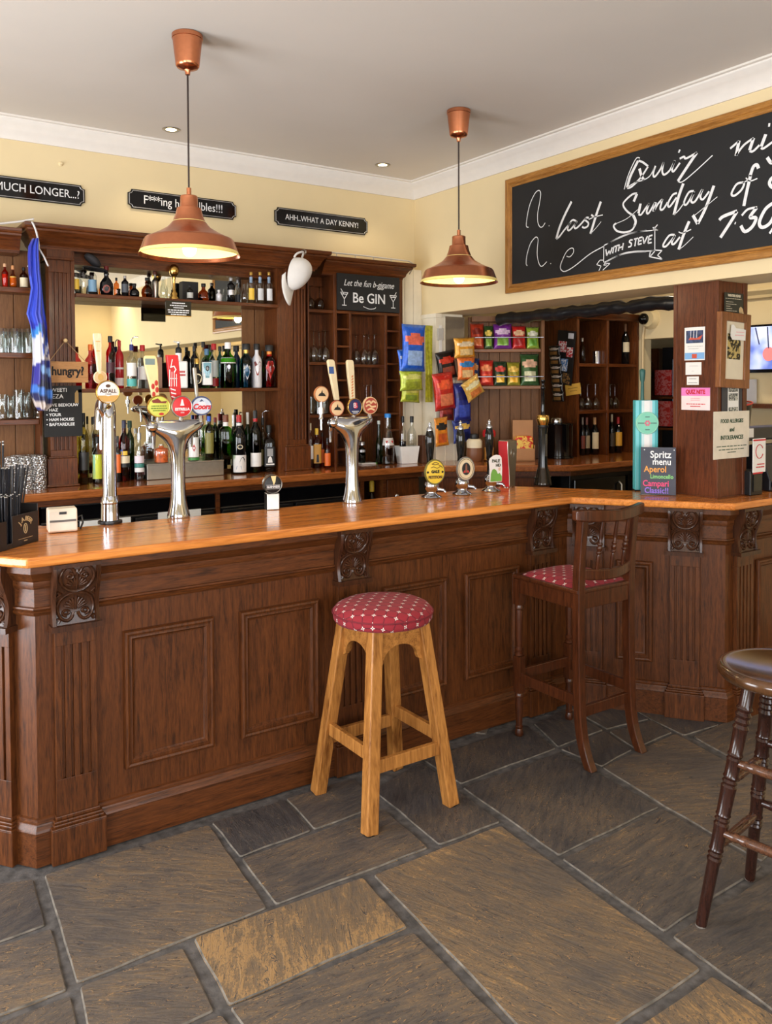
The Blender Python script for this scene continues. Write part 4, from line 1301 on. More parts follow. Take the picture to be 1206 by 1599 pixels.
# of
S_(c2p, MD, (985, 495), (945, 510), (910, 575), (930, 592), (980, 552), (1002, 505), (985, 493)); S_(c2p, TN, (990, 500), (1030, 478)); S_(c2p, TH, (1108, 392), (1096, 366), (1070, 380), (1045, 450)); S_(c2p, TH, (1050, 440), (1022, 560), (1000, 668)); S_(c2p, TN, (1015, 460), (1045, 484), (1100, 465))
S_(c2p, TH, (1240, 440), (1200, 470), (1190, 505), (1215, 530), (1260, 500))
# at 7:30
S_(c2p, MD, (492, 880), (450, 886), (406, 955), (430, 962), (492, 888)); S_(c2p, MD, (495, 882), (470, 938), (488, 946), (530, 895)); S_(c2p, TH, (598, 780), (560, 870), (520, 988)); S_(c2p, TN * .6, (525, 985), (560, 960), (628, 895)); S_(c2p, TN, (520, 858), (550, 866), (612, 840))
S_(c2p, TH, (820, 772), (848, 745), (950, 705)); S_(c2p, TH, (950, 708), (900, 790), (828, 900)); S_(c2p, MD, (933, 793), (941, 795)); S_(c2p, MD, (985, 738), (1030, 692), (1098, 678)); S_(c2p, TH, (1095, 680), (1045, 750), (1090, 756), (1062, 820), (1008, 856), (978, 812))
S_(c2p, TH, (1225, 640), (1160, 690), (1115, 785), (1135, 825), (1195, 790), (1240, 690), (1225, 640)); S_(c2p, MD, (1190, 870), (1215, 830))
lt = MB(); pv = Vector((BX - .012, 0, 0))
for cv, w, pts in strokes:
    p2 = [bp_(*cv(*q)) for q in pts]
    p2 = smooth_pts(p2, 5) if len(p2) > 2 else p2
    lt.ribbon(p2, w, lambda q, l: (BX - .0125 - l, -q.x, q.y))
lt.build('brush_lettering', M_CHALK, qb)

# gin blackboard
c, w, h = face_px(526, 424, 624, 488, 'Y', 4.915)
g = card('gin_blackboard', 'small blackboard with white gin slogan above the wine glass pigeonholes', 'blackboard', frame((3.190, 4.918, 2.3455), XR, NY), .522, .252, M_BLKM, .01)
text('lettering', 'Let the fun b-gjgame', .062, M_CHALK, g, T(.0, .062), sx=.82, shear=.35)
text('lettering', 'Be GIN', .098, M_CHALK, g, T(.0, -.040), sx=.92, bold=.001)
b = MB()
tw = lambda q, l: (q.x, q.y, l)
for s, cx in ((-1, -.205), (1, .205)):
    for seg in (((-.03, .03), (.0, -.015)), ((.03, .03), (0, -.015)), ((-.03, .03), (.03, .03)), ((0, -.015), (0, -.055)), ((-.018, -.058), (.018, -.058)), ((.005, .02), (.028, .055)), ((-.02, .018), (.02, .018))):
        b.ribbon([(cx + s * x, y - .035) for x, y in seg], .005, tw)
b.ribbon(smooth_pts([Vector(p) for p in ((-.05, -.095), (0, -.110), (.045, -.105), (.055, -.095))]), .004, tw)
b.build('chalk_drawing', M_CHALK, g)

# hungry? plaque on a cord, from a peg in the pilaster
M_TAN = wood('tan_plywood', (168, 118, 70), (204, 152, 100), 'X', rough=.5, coat=0, stretch=8)
PYF = 4.868
pc = at_y(106, 581, PYF)
o = card('hanging_sign', 'small tan wooden sign asking hungry hung by cord on the fluted pilaster', 'sign', frame((pc.x, PYF, pc.z), XR, NY), .222, .118, M_TAN, .008, bevel=.001)
text('lettering', 'hungry?', .066, M_INK, o, T(0, .004), sx=.86, bold=.0022)
kn = at_y(101.5, 532, PYF); kx, kz = kn.x - pc.x, kn.z - pc.z
b = MB(); b.tube([(-.105, .05, .002), (kx, kz, .006), (.105, .05, .002)], .0022, 6); b.build('cord', P('jute_cord', (190, 150, 104), .8), o)
b = MB(); b.lathe([(.004, -.022), (.004, .004), (.011, .008), (.012, .014), (.008, .019), (0, .020)], 14); b.build('peg', P('pale_peg', (220, 190, 140), .5), o, smooth=60, M=Matrix.Translation((kx, kz, 0)))

mc = at_y(98.5, 642, 4.872)
o = card('menu_chalkboard', 'small black menu board with white list under the hungry sign', 'blackboard', frame((mc.x, 4.862, mc.z), XR, NY), .205, .285, M_BLKM, .006, bevel=.001)
text('lettering', 'SWEETI', .030, M_CHALK, o, T(-.03, .118))
text('lettering', 'EZA', .034, M_CHALK, o, T(-.03, .082))
for i, s in enumerate(('FIVE BEDIOUW', 'HAZ', 'YOUR', 'HAM HOUSE', 'BAFYARDLEE')):
    text('lettering', '\u2022 ' + s, .0235, M_CHALK, o, T(-.092, .034 - i * .027), align='LEFT', bold=.0004)
b = MB(); b.ribbon([(.072, .045), (.072, .10), (.076, .115)], [.02, .02, .006], tw); b.build('bottle_drawing', P('ochre_chalk', (160, 130, 80), .8), o)

# black notice under the top shelf of the back bar
pc, w, h = face_px(258.6, 469, 299, 495, 'Y', 4.855)
o = card('shelf_notice', 'small black notice with white print hung from the bottle shelf edge', 'notice', frame((pc.x, 4.856, pc.z), XR, NY), w, h, M_BLKGL, .004)
rect(o, 'gold_border', -w / 2, w / 2, -h / 2, -h / 2 + .004, M_BRASS)
lines(o, [(-w * .25, w * .25, h * .36), (-w * .33, w * .33, h * .2), (-w * .2, w * .2, h * .06), (-w * .42, w * .42, -h * .1), (-w * .4, w * .4, -h * .24), (-w * .3, w * .3, -h * .38)], M_CHALK, .006)

# ------------------------------------------------------------------ timber post by the opening, with its notices
CX0, CX1, CY0, CY1 = 3.775, 4.03, 2.555, 2.825
M_POST = wood('post_mahogany', (56, 26, 14), (112, 60, 34), 'Z', rough=.3)
M_POSTD = wood('post_mahogany_dark', (40, 20, 14), (78, 42, 30), 'Z', rough=.3)
b = MB(); b.box(CX0 + .004, CX1, CY0 + .006, CY1, BT, SOF)
b.box(CX0, CX0 + .02, CY1 - .022, CY1, BT, SOF)
b.box(CX0, CX0 + .03, CY0, CY0 + .03, BT, SOF); b.box(CX1 - .035, CX1, CY0, CY0 + .02, BT, SOF)
b.box(CX0 - .004, CX1 + .002, CY0 - .004, CY1 + .002, BT, BT + .006)
struct(b.build('pillar_1', M_POST, bevel=.002))
XF, YF = CX0 + .003, CY0 - .001


def px_card(name, label, cat, u0, v0, u1, v1, kind, c, mat, th=.0015, **k):
    p, w, h = face_px(u0, v0, u1, v1, kind, c)
    return card(name, label, cat, frame(p, XR, NY) if kind == 'Y' else frame(p, YR, NX), w, h, mat, th, **k), w, h


o, w, h = px_card('poster', 'small pale blue poster with ship picture high on the timber post', 'poster', 1069.5, 512, 1101, 562, 'X', XF - .002, M_PAPER)
rect(o, 'picture', -w * .42, w * .42, h * .02, h * .40, P('poster_sea', (60, 72, 104), .6, var=.7, scale=40))
b = MB(); b.add([(-w * .30, h * .12, .001), (w * .28, h * .12, .001), (w * .40, h * .26, .001), (w * .1, h * .16, .001), (-w * .22, h * .2, .001)], [(0, 1, 2, 3, 4)]); b.build('red_ship', P('ship_red', (206, 84, 60), .6), o)
b = MB()
for x in (-.2, -.05, .1): b.ribbon([(w * x, h * .17), (w * (x + .02), h * .40)], .003, tw)
b.build('white_mast', M_CHALK, o)
rect(o, 'blue_band', -w * .48, w * .48, -h * .47, -h * .27, P('sky_blue_print', (128, 178, 226), .6))
rect(o, 'red_emblem', -w * .12, w * .12, -h * .44, -h * .31, P('ship_red', (206, 84, 60), .6), z=.0014)
lines(o, [(-w * .35, w * .4, -h * .08), (-w * .3, w * .2, -h * .15)], M_SILV, .003)
o, w, h = px_card('notice_card', 'blank looking white card below the blue poster on the post', 'notice', 1071, 566, 1095.5, 585, 'X', XF - .002, M_PAPER)
lines(o, [(-w * .25, w * .3, h * .2), (-w * .1, w * .05, -h * .2)], M_SILV, .002)
o, w, h = px_card('notice_card', 'smaller white card above the pink quiz card on the post', 'notice', 1073, 588, 1091.5, 601, 'X', XF - .002, M_PAPER)
lines(o, [(-w * .3, w * .3, h * .22), (-w * .38, w * .38, -h * .25)], M_INK, .0022)
o, w, h = px_card('quiz_card', 'white and pink quiz card with red print on the timber post', 'notice', 1064.5, 605.5, 1109, 641, 'X', XF - .002, P('pale_pink_card', (244, 224, 222), .6))
rect(o, 'pink_band', -w / 2, w / 2, h * .14, h / 2, M_PINK, z=.0005)
text('lettering', 'QUIZ NITE', .030, M_REDINK, o, T(0, h * .31), sx=.8, bold=.0012)
lines(o, [(-w * .32, w * .34, -h * .23), (-w * .18, w * .18, -h * .33)], M_REDINK, .0045)
lines(o, [(-w * .16, w * .16, h * .02), (-w * .16, w * .16, -h * .06)], P('faint_pink', (240, 170, 176), .6), .004)
o, w, h = px_card('allergy_notice', 'cream food allergies notice with green lettering on the post corner', 'notice', 1115, 643, 1170, 713, 'Y', YF - .006, P('laminated_cream', (226, 216, 198), .25), .002)
text('lettering', 'FOOD ALLERGIES', .0285, M_GREENINK, o, T(0, h * .29), sx=.88, shear=.12, bold=.0004)
text('lettering', 'and', .032, M_GREENINK, o, T(0, h * .11), sx=.9, shear=.12, bold=.0004)
text('lettering', 'INTOLERANCES', .0305, M_GREENINK, o, T(0, -h * .06), sx=.9, shear=.12, bold=.0004)
lines(o, [(-w * .42, w * .42, -h * .24), (-w * .36, w * .36, -h * .31), (-w * .12, w * .12, -h * .37)], M_GREENINK, .0042)
# framed print hanging on the post
p, w, h = face_px(1121, 503, 1176, 590, 'Y', YF - .03)
Mf = frame((p.x - .004, YF - .03, p.z), XR, NY) @ Matrix.Rotation(math.radians(-2), 4, 'Z')
fr = thing('framed_picture', 'brown framed print in cream mount hung on the timber post', 'picture'); fr.matrix_world = Mf
w, h = .255, .385
b = MB()
for (x0, x1, y0, y1) in ((-w / 2, -w / 2 + .045, -h / 2, h / 2), (w / 2 - .045, w / 2, -h / 2, h / 2), (-w / 2 + .045, w / 2 - .045, h / 2 - .045, h / 2), (-w / 2 + .045, w / 2 - .045, -h / 2, -h / 2 + .045)): b.box(x0, x1, y0, y1, -.026, .006)
b.build('frame', wood('picture_frame_wood', (96, 54, 28), (150, 96, 56), 'Y', rough=.35), fr, bevel=.004)
b = MB(); b.box(-w / 2 + .04, w / 2 - .04, -h / 2 + .04, h / 2 - .04, -.012, -.006); b.build('mount', M_CREAMP, fr)


def blotch(name, a, b2, scale):
    if name in _m: return _m[name]
    m, nt, bs, N, L = nodes_mat(name)
    tc = N.new('ShaderNodeTexCoord'); no = N.new('ShaderNodeTexNoise'); no.inputs['Scale'].default_value = scale; no.inputs['Detail'].default_value = 3; no.inputs['Distortion'].default_value = 1.5
    L.new(tc.outputs['Object'], no.inputs['Vector']); cr = N.new('ShaderNodeValToRGB'); e = cr.color_ramp.elements
    e[0].position, e[1].position = .46, .54; e[0].color, e[1].color = (*lin(a), 1), (*lin(b2), 1)
    L.new(no.outputs['Fac'], cr.inputs['Fac']); L.new(cr.outputs['Color'], bs.inputs['Base Color']); bs.inputs['Roughness'].default_value = .5
    _m[name] = m; return m


b = MB(); b.box(-.058, .054, -.045, .085, -.0065, -.005); b.build('print', blotch('print_ink', (34, 30, 20), (190, 168, 104), 28), fr)
o, w, h = px_card('dark_poster', 'dark printed poster at the top of the post above the framed picture', 'poster', 1132, 456, 1161, 516, 'Y', YF - .004, P('poster_charcoal', (44, 48, 42), .5))
text('lettering', 'WINTER MENU', .018, M_CREAMP, o, T(0, h * .42), sx=.9, bold=.0006)
lines(o, [(-w * .45, w * .38, h * .34)] + [(-w * .42, w * (-.05 + .2 * math.sin(i * 2)), h * (.25 - i * .06)) for i in range(8)], M_CREAMP, .0025)
p = at_y(1156, 499, YF - .012)
poly = [(-.020, -.085), (.022, -.085), (.034, -.03), (.024, .02), (.012, .055), (-.004, .068), (-.016, .06), (-.018, .04), (-.008, .03), (-.002, .045), (.004, .03), (-.012, -.01)]
b = MB(); b.prism(poly, -.006, .0)
tag(b.build('wooden_cutout', P('cutout_wood', (206, 176, 130), .5), M=frame((p.x + .02, YF - .008, p.z), XR, NY), bevel=.001), 'pale curved wooden cutout tucked behind the framed picture top', 'ornament')
p = at_y(1155, 521, YF - .045)
poly = [(-.065, -.012), (-.05, -.032), (.062, -.034), (.066, .022), (.02, .026), (-.02, .028), (-.04, .046), (-.058, .044)]
b = MB(); b.prism(poly, -.002, 0)
o = tag(b.build('torn_note', M_PAPER, M=frame((p.x, YF - .0395, p.z), XR, NY)), 'torn white note with faint red writing on top of the framed picture', 'note')
lines(o, [(-.02, .05, .008), (-.03, .05, -.008)], P('faint_pink', (240, 170, 176), .6), .004)
o, w, h = px_card('leaflet_strip', 'dark strip of small photo leaflets between picture and allergy notice', 'leaflet', 1128, 588, 1159, 650, 'Y', YF - .004, P('strip_slate', (54, 56, 64), .5))
rect(o, 'leaflet', -w * .22, w * .32, -h * .5, h * .46, M_PAPER)
for i, y in enumerate((.2, -.02, -.36)): rect(o, 'photo', -w * .18, w * .28, h * (y - .08), h * (y + .1), blotch('leaflet_photo', (80, 84, 84), (190, 190, 178), 60), z=.0012)

# ------------------------------------------------------------------ spritz chalkboard on the bar
p0 = at_z(1028, 773, BT); ns = Vector((-.78, -.62, .10)).normalized(); xs = Vector((.62, -.78, 0))
Ms = frame((p0.x + .0, p0.y + .0, BT + .1275), xs, ns)
o = card('spritz_chalkboard', 'small slate board with rainbow chalk spritz menu leaning on the bar by the post', 'blackboard', Ms, .178, .252, P('slate_blue_board', (66, 68, 80), .6, var=.1), .008, bevel=.001)
for s, y, sz, c_, x in (('Spritz', .086, .052, (240, 240, 240), .012), ('menu', .048, .048, (240, 240, 240), .018), ('Aperol', .008, .046, (240, 166, 84), -.015), ('Limoncello', -.030, .030, (140, 206, 130), .018), ('Campari', -.067, .044, (232, 84, 130), -.012), ('Classic!!', -.104, .042, (150, 120, 220), -.008)):
    text('lettering', s, sz, P('chalk_%d_%d' % c_[:2], c_, .8), o, T(x, y), sx=.88, bold=.0008)
for x in (-.07, .08):
    b = MB(); b.lathe([(0, .0), (.003, .0), (.003, .002), (0, .002)], 8, M=Matrix.Translation((x, .112, 0))); b.build('screw', M_SILV, o)

# ------------------------------------------------------------------ cap and football shirt hanging from the crowns
hk = at_y(476, 393, 4.735)
t = thing('baseball_cap', 'white baseball cap hanging by its strap from the back bar crown', 'cap')
t.matrix_world = Matrix.Translation(hk)
M_CAP = P('white_cotton', (230, 226, 220), .85, var=.03, bump=.15, bscale=120)
# dome: local (a along brim direction = down, s across, u out of the dome)
Dn, Ou, Sd = Vector((-.26, -.05, -1)).normalized(), Vector((.62, -.78, -.05)), None
Ou = (Ou - Dn * Ou.dot(Dn)).normalized(); Sd = Dn.cross(Ou)
Mc = Matrix(((Dn.x, Sd.x, Ou.x, 0), (Dn.y, Sd.y, Ou.y, 0), (Dn.z, Sd.z, Ou.z, 0), (0, 0, 0, 1)))
vs, fs = [], []
n, m = 28, 9
for j in range(m + 1):
    ph = j / m * PI / 2
    for i in range(n):
        a = 2 * PI * i / n
        r = math.cos(ph)
        crease = 1 + .05 * math.sin(a * 3 + 1) * math.sin(ph * 2)
        vs.append((.155 + .108 * r * math.cos(a) * crease - .02 * math.sin(ph), .088 * r * math.sin(a) * crease, -.045 + .115 * math.sin(ph) ** .85 * (1 - .10 * math.cos(a) * r)))
for j in range(m):
    for i in range(n): fs.append((j * n + i, j * n + (i + 1) % n, (j + 1) * n + (i + 1) % n, (j + 1) * n + i))
MB().add(vs, fs).build('crown', M_CAP, t, smooth=70, M=Mc)
vs, fs = [], []
for i in range(15):
    a = (i / 14 - .5) * PI * .94
    for k, rr in enumerate((0, .35, .7, 1)):
        x = .165 + .095 * math.cos(a) + rr * .105 * math.cos(a * .9)
        y = .086 * math.sin(a) * (1 + .02 * rr)
        z = -.045 + .012 * rr - .034 * (math.sin(a) ** 2) * (.4 + rr)
        vs.append((x, y, z))
for i in range(14):
    for k in range(3): fs.append((i * 4 + k, i * 4 + k + 1, i * 4 + 5 + k, i * 4 + 4 + k))
br = MB().add(vs, fs).build('brim', M_CAP, t, smooth=70, M=Mc)
s_ = br.modifiers.new('s', 'SOLIDIFY'); s_.thickness = .004; s_.offset = 0
b = MB(); b.tube(smooth_pts([Vector((.06, .05, -.04)), Vector((.03, .04, -.03)), Vector((.004, 0, -.01)), Vector((.03, -.04, -.03)), Vector((.06, -.05, -.04))]), .007, 8); b.build('strap', M_CAP, t, smooth=60, M=Mc)
b = MB(); b.tube([Vector((-.0, .075, .012)), Vector((0, .01, .012)), Vector((0, -.012, .005)), Vector((0, -.016, -.008)), Vector((0, -.006, -.016))], .004, 6); b.build('hook', M_STEEL, t, smooth=60)

SY = 4.80
t = thing('coat_hanger', 'white wire hanger hooked on the crown above the blue football shirt', 'hanger', at_y(52, 352, SY))
b = MB(); b.tube(smooth_pts([Vector((-.01, .03, .0)), Vector((-.006, .0, .016)), Vector((.012, -.008, -.03)), Vector((.024, -.005, -.09)), Vector((.026, 0, -.13))]), .0055, 8)
b.build('wire_hook', P('hanger_white', (206, 204, 204), .4), t, smooth=60)
b = MB(); b.tube([(.026, 0, -.12), (.0, .03, -.17), (-.01, .10, -.21)], .005, 8); b.tube([(.026, 0, -.12), (.05, -.02, -.17), (.06, -.06, -.22)], .005, 8)
b.build('shoulder_wire', P('hanger_white', (206, 204, 204), .4), t, smooth=60)
rows = [(373, 50, 60), (385, 44, 61), (400, 43, 62), (425, 44, 64), (450, 48, 66), (470, 45, 68), (490, 41, 70), (508, 47, 73), (530, 50, 74), (560, 51, 77), (590, 50, 79), (615, 48, 82), (634, 55, 81), (641, 60, 72)]
vs, fs, cols = [], [], []
NU = 30
dense = []
for (v0, a0, b0), (v1, a1, b1) in zip(rows, rows[1:]):
    n_ = max(2, int((v1 - v0) / 4))
    dense += [(v0 + (v1 - v0) * i / n_, a0 + (a1 - a0) * i / n_, b0 + (b1 - b0) * i / n_) for i in range(n_)]
rows = dense + [rows[-1]]


def shirt_col(k, a):
    v = rows[k][0]
    wob = math.sin(a * 7 + v * .05)
    if v < 498 + 8 * a * 4 * (1 - a): return (30, 46, 168) if (a < .22 and v < 430) else ((56, 82, 206) if math.sin(a * 6 + 1) > .2 else (40, 62, 186))
    if v < 508 + 8 * wob: return (44, 50, 176)
    if v < 524 + 6 * wob: return (60, 140, 216) if a < .6 else (30, 44, 120)
    if v < 572 - 18 * a: return (224, 226, 236) if a < .56 else ((56, 84, 176), (206, 206, 214), (40, 52, 130))[int(v * .11 + a * 5) % 3]
    if v < 600 and a < .40: return (52, 50, 150)
    s_ = (v + a * -46) * .085 + a * 3
    return ((30, 34, 92), (24, 28, 60), (60, 116, 200), (28, 32, 84), (196, 182, 176), (34, 40, 120), (120, 160, 214))[int(s_) % 7]


for side in (1, -1):
    for k, (v, u0, u1) in enumerate(rows):
        for i in range(NU + 1):
            a = i / NU
            p = at_y(u0 + (u1 - u0) * a, v, SY)
            fold = .012 * math.sin(a * 9 + v * .012) + .008 * math.sin(a * 19 + v * .02)
            bulge = .028 * math.sin(PI * min(1, max(0, a)))
            vs.append((p.x, SY - side * (bulge + .004) + fold, p.z)); cols.append(shirt_col(k, a))
R = len(rows)
for s in range(2):
    o_ = s * R * (NU + 1)
    for k in range(R - 1):
        for i in range(NU):
            a = o_ + k * (NU + 1) + i
            fs.append((a, a + 1, a + NU + 2, a + NU + 1))
o_ = R * (NU + 1)
for k in range(R - 1):
    for i in (0, NU):
        a = k * (NU + 1) + i; fs.append((a, a + NU + 1, o_ + a + NU + 1, o_ + a))
for k in (0, R - 1):
    for i in range(NU):
        a = k * (NU + 1) + i; fs.append((a, a + 1, o_ + a + 1, o_ + a))
sh = MB().add(vs, fs).build('football_shirt', P('x_tmp', (0, 0, 0)), smooth=80)
me = sh.data; ca = me.color_attributes.new('dye', 'FLOAT_COLOR', 'POINT')
for i, c_ in enumerate(cols): ca.data[i].color = (*lin(c_), 1)
m, nt, bs, N, L = nodes_mat('shirt_polyester')
an = N.new('ShaderNodeAttribute'); an.attribute_name = 'dye'; L.new(an.outputs['Color'], bs.inputs['Base Color'])
bs.inputs['Roughness'].default_value = .42; bs.inputs['Sheen Weight'].default_value = .2
me.materials[0] = m
tag(sh, 'blue and white patterned football shirt hanging beside the fluted pilaster', 'shirt')
# ------------------------------------------------------------------ bottles and glasses
G_CLEAR = glass('clear_glass', (247, 250, 249), 2.6)
G_SMOKE = glass('smoky_glass', (214, 214, 204))
G_GREEN = glass('green_glass', (120, 190, 72))
G_DKGREEN = glass('dark_green_glass', (70, 120, 56))
G_OLIVE = glass('olive_glass', (206, 200, 130))
G_BLUE = glass('pale_blue_glass', (186, 218, 228))
G_TEAL = glass('teal_glass', (84, 150, 176))
G_RED = glass('red_liqueur_glass', (206, 50, 60))
G_PINK = glass('pink_glass', (220, 140, 156))
G_AMBER = glass('amber_glass', (238, 176, 90))
G_ORANGE = glass('orange_glass', (236, 110, 36))
G_BROWN = glass('brown_glass', (170, 110, 62))
G_BLACK = P('black_bottle_glass', (12, 12, 14), .06, var=.2)
G_NAVY = P('navy_bottle_glass', (22, 36, 62), .08)
G_WHITEB = P('white_ceramic_bottle', (226, 224, 228), .15)
G_WHISKY = glass('whisky_glass', (222, 150, 66))


def C(*c): return P('dye_%d_%d_%d' % c, c, .45, var=.04)


WHITE, CREAMC, BLACKC, REDC, GOLD, SILVERC = C(236, 234, 230), C(226, 212, 180), C(22, 22, 24), C(186, 30, 34), P('gold_foil', (206, 166, 84), .3, .8), P('silver_foil', (190, 190, 194), .3, .8)
LIME, BLUEC, ORANGEC, GREENC, YELLOWC, TEALC = C(206, 216, 60), C(52, 92, 190), C(228, 108, 34), C(60, 132, 58), C(232, 190, 60), C(84, 178, 172)
PROF = {
    'wine': ([(.90, 0), (1, .015), (1, .60), (.96, .65), (.80, .71), (.50, .76), (.39, .80), (.37, .88)], .37, .80),
    'spirit': ([(.92, 0), (1, .02), (1, .60), (.95, .65), (.72, .70), (.46, .74), (.38, .78), (.36, .88)], .42, .86),
    'tall': ([(.92, 0), (1, .015), (1, .66), (.93, .71), (.66, .76), (.42, .80), (.36, .84), (.36, .92)], .40, .88),
    'square': ([(.94, 0), (1, .02), (1, .62), (.95, .67), (.62, .72), (.36, .75), (.33, .80), (.33, .88)], .38, .84),
    'taper': ([(.78, 0), (.84, .02), (1, .55), (.98, .62), (.7, .69), (.4, .74), (.34, .79), (.34, .88)], .46, .86),
    'flask': ([(.7, 0), (.95, .06), (1, .22), (.98, .40), (.75, .54), (.42, .62), (.34, .70), (.34, .84)], .42, .82),
    'round': ([(.5, 0), (.85, .06), (1, .25), (.92, .42), (.6, .55), (.34, .62), (.30, .70), (.42, .74), (.30, .78), (.28, .88)], .36, .86),
    'long': ([(.9, 0), (1, .02), (1, .40), (.92, .48), (.7, .56), (.52, .66), (.44, .80), (.42, .92)], .46, .92),
}


def sqr(x, y, r, n):
    c, s = abs(math.cos(math.atan2(y, x))), abs(math.sin(math.atan2(y, x)))
    return r / (c ** n + s ** n) ** (1 / n) if n else r


def lathe_sq(prof, seg, n):
    b = MB(); b.lathe(prof, seg)
    if n:
        out = []
        for x, y, z in b.v:
            r = math.hypot(x, y); k = sqr(x, y, r, n) / r if r > 1e-6 else 1
            out.append((x * k, y * k, z))
        b.v = out
    return b


def bottle(label, u, vb, vt, w, z0, y, kind='spirit', g=None, cap=BLACKC, bands=(), liq=None, lvl=.55, name='spirit_bottle', sq=0, group=None, decor=(), capr=1.0, caph=None, cat='bottle', pour=False, dx=0, neck=None, flat=1.0):
    p = at_y(u, vb, y); s = pxm(p)
    H = at_y(u, vt, y).z - z0
    R = w / 2 * s
    t = thing(name, label, cat, (p.x + dx, y, z0 + .0008), -.28, group)
    pr, cr, c0 = PROF[kind]
    n = 5 if (sq or kind == 'square') else 0
    nb = [(r * R, z * H) for r, z in pr]
    b = MB(); b.lathe([(0, 0)] + nb + [(0, nb[-1][1])], 20)
    if n or flat != 1:
        out = []
        for x, yy, z in b.v:
            r = math.hypot(x, yy)
            k = sqr(x, yy, r, n) / r if (n and r > R * .5) else 1
            out.append((x * k * (.88 if n else 1), yy * k * (.88 if n else 1) * flat, z))
        b.v = out
    b.build('bottle_glass', g or G_CLEAR, t, smooth=50)
    if liq:
        ip = [(r * .93, z) for r, z in nb if z < lvl * H]
        ip = [(max(1e-4, ip[0][0]), .004)] + ip[1:] + [(ip[-1][0], lvl * H)]
        b = MB(); b.lathe([(0, .004)] + ip + [(0, lvl * H)], 18)
        k = .88 if n else 1
        b.v = [(x * k, yy * k * flat, z) for x, yy, z in b.v]
        b.build('drink', liq, t, smooth=50)
    if cap:
        c0 = caph or c0
        rc = cr * R * capr
        b = MB(); b.lathe([(0, c0 * H), (rc, c0 * H), (rc, .985 * H), (rc * .9, H), (0, H)], 16)
        cp = b.build('cap', cap, t, smooth=50)
        if pour:
            b = MB(); b.tube([(0, 0, H), (0, 0, H + .03), (.018, -.01, H + .045), (.04, -.02, H + .042)], .0035, 8); b.build('pourer', M_CHROME, cp, smooth=60)
    if neck:
        b = MB(); rc = pr[-1][0] * R * 1.06; b.lathe([(0, neck[0] * H), (rc, neck[0] * H), (rc, neck[1] * H), (0, neck[1] * H)], 16); b.build('neck_foil', neck[2], t, smooth=50)
    for bd in bands:
        z1, z2, m = bd[:3]
        ha = bd[3] if len(bd) > 3 else 1.25
        rr = 1.012 * R
        seg = 14
        vs, fs = [], []
        for i in range(seg + 1):
            a = -PI / 2 + ha * (2 * i / seg - 1)
            k = (sqr(math.cos(a), math.sin(a), 1, n) * .88 if n else 1)
            # follow the body radius at each height
            for z in (z1, z2):
                rb = 1.0
                for (r0, q0), (r1, q1) in zip(pr, pr[1:]):
                    if q0 <= z <= q1 and q1 > q0: rb = r0 + (r1 - r0) * (z - q0) / (q1 - q0)
                vs.append((rr * rb * k * math.cos(a), rr * rb * k * math.sin(a) * flat, z * H))
        for i in range(seg): fs.append((2 * i, 2 * i + 2, 2 * i + 3, 2 * i + 1))
        MB().add(vs, fs).build('paper_label', m, t, smooth=60)
    for d in decor:
        poly, m = d
        rr = R * (1.03 if not n else .92)
        vs = [(rr * math.sin(x * R / rr), -rr * math.cos(x * R / rr) * flat, zz * H) if not n else (x * R, -rr * flat, zz * H) for x, zz in poly]
        MB().add(vs, [tuple(range(len(vs)))]).build('emblem', m, t)
    return t


def diamond(z, a, h): return [(-a, z), (0, z - h), (a, z), (0, z + h)]
def oval(z, a, h, n=16): return [(a * math.cos(2 * PI * i / n), z + h * math.sin(2 * PI * i / n)) for i in range(n)]


ZU, ZM = 2.226, 1.685
# --- middle shelf
F, K = 4.925, 5.02
gM = 'bottles on the middle mirror shelf'
bottle('dark pink bottle with orange cap first on the middle shelf beside the pilaster', 142, 604, 538, 17, ZM, F, 'spirit', G_PINK, ORANGEC, liq=G_RED, decor=[(diamond(.3, .6, .14), C(150, 40, 60))], group=gM)
bottle('black capped dark red bottle behind the cream paddle tap handle', 173, 604, 525, 13, ZM, F, 'tall', G_RED, BLACKC, [(.30, .50, C(70, 24, 40))], capr=1.3, group=gM)
bottle('bright red bottle with white foot label beside the cream paddle handle', 187, 604, 532, 13, ZM, K, 'tall', P('red_bottle_paint', (176, 26, 32), .15), REDC, [(.06, .22, WHITE), (.40, .44, WHITE)], group=gM)
bottle('clear bottle with blue cap and white and green label on the middle shelf', 206, 604, 538, 15, ZM, F, 'spirit', G_CLEAR, C(36, 40, 110), [(.28, .58, WHITE), (.05, .22, TEALC)], pour=True, group=gM)
bottle('clear bottle with red cap behind the cream chilli tap handle', 223, 604, 539, 14, ZM, K, 'spirit', G_CLEAR, REDC, [(.2, .5, WHITE)], capr=1.3, group=gM)
bottle('tall black bottle behind the white square jug on the middle shelf', 304, 606, 541, 13, ZM, K, 'tall', G_BLACK, BLACKC, [], group=gM)
bottle('dark bottle with cream pointed oval label beside the white square jug', 308, 606, 560, 18, ZM, F + .005, 'flask', G_BLACK, GOLD, decor=[(oval(.32, .85, .17), CREAMC)], group=gM)
bottle('black capped slim bottle behind the pale blue gin bottle', 318, 606, 534, 11, ZM, K, 'tall', G_SMOKE, BLACKC, group=gM, capr=1.3)
bottle('pale blue square gin bottle with white label and black ring emblem', 323.5, 606, 545, 19, ZM, F, 'square', G_BLUE, C(70, 110, 140), [(.08, .66, WHITE, .95)], decor=[(oval(.50, .30, .07), BLACKC), (oval(.50, .18, .045), WHITE)], group=gM)
bottle('red capped bottle with white and red label behind the blue gin', 334.5, 606, 537, 15, ZM, K, 'spirit', G_CLEAR, REDC, [(.25, .62, WHITE), (.04, .22, REDC)], capr=1.25, group=gM)
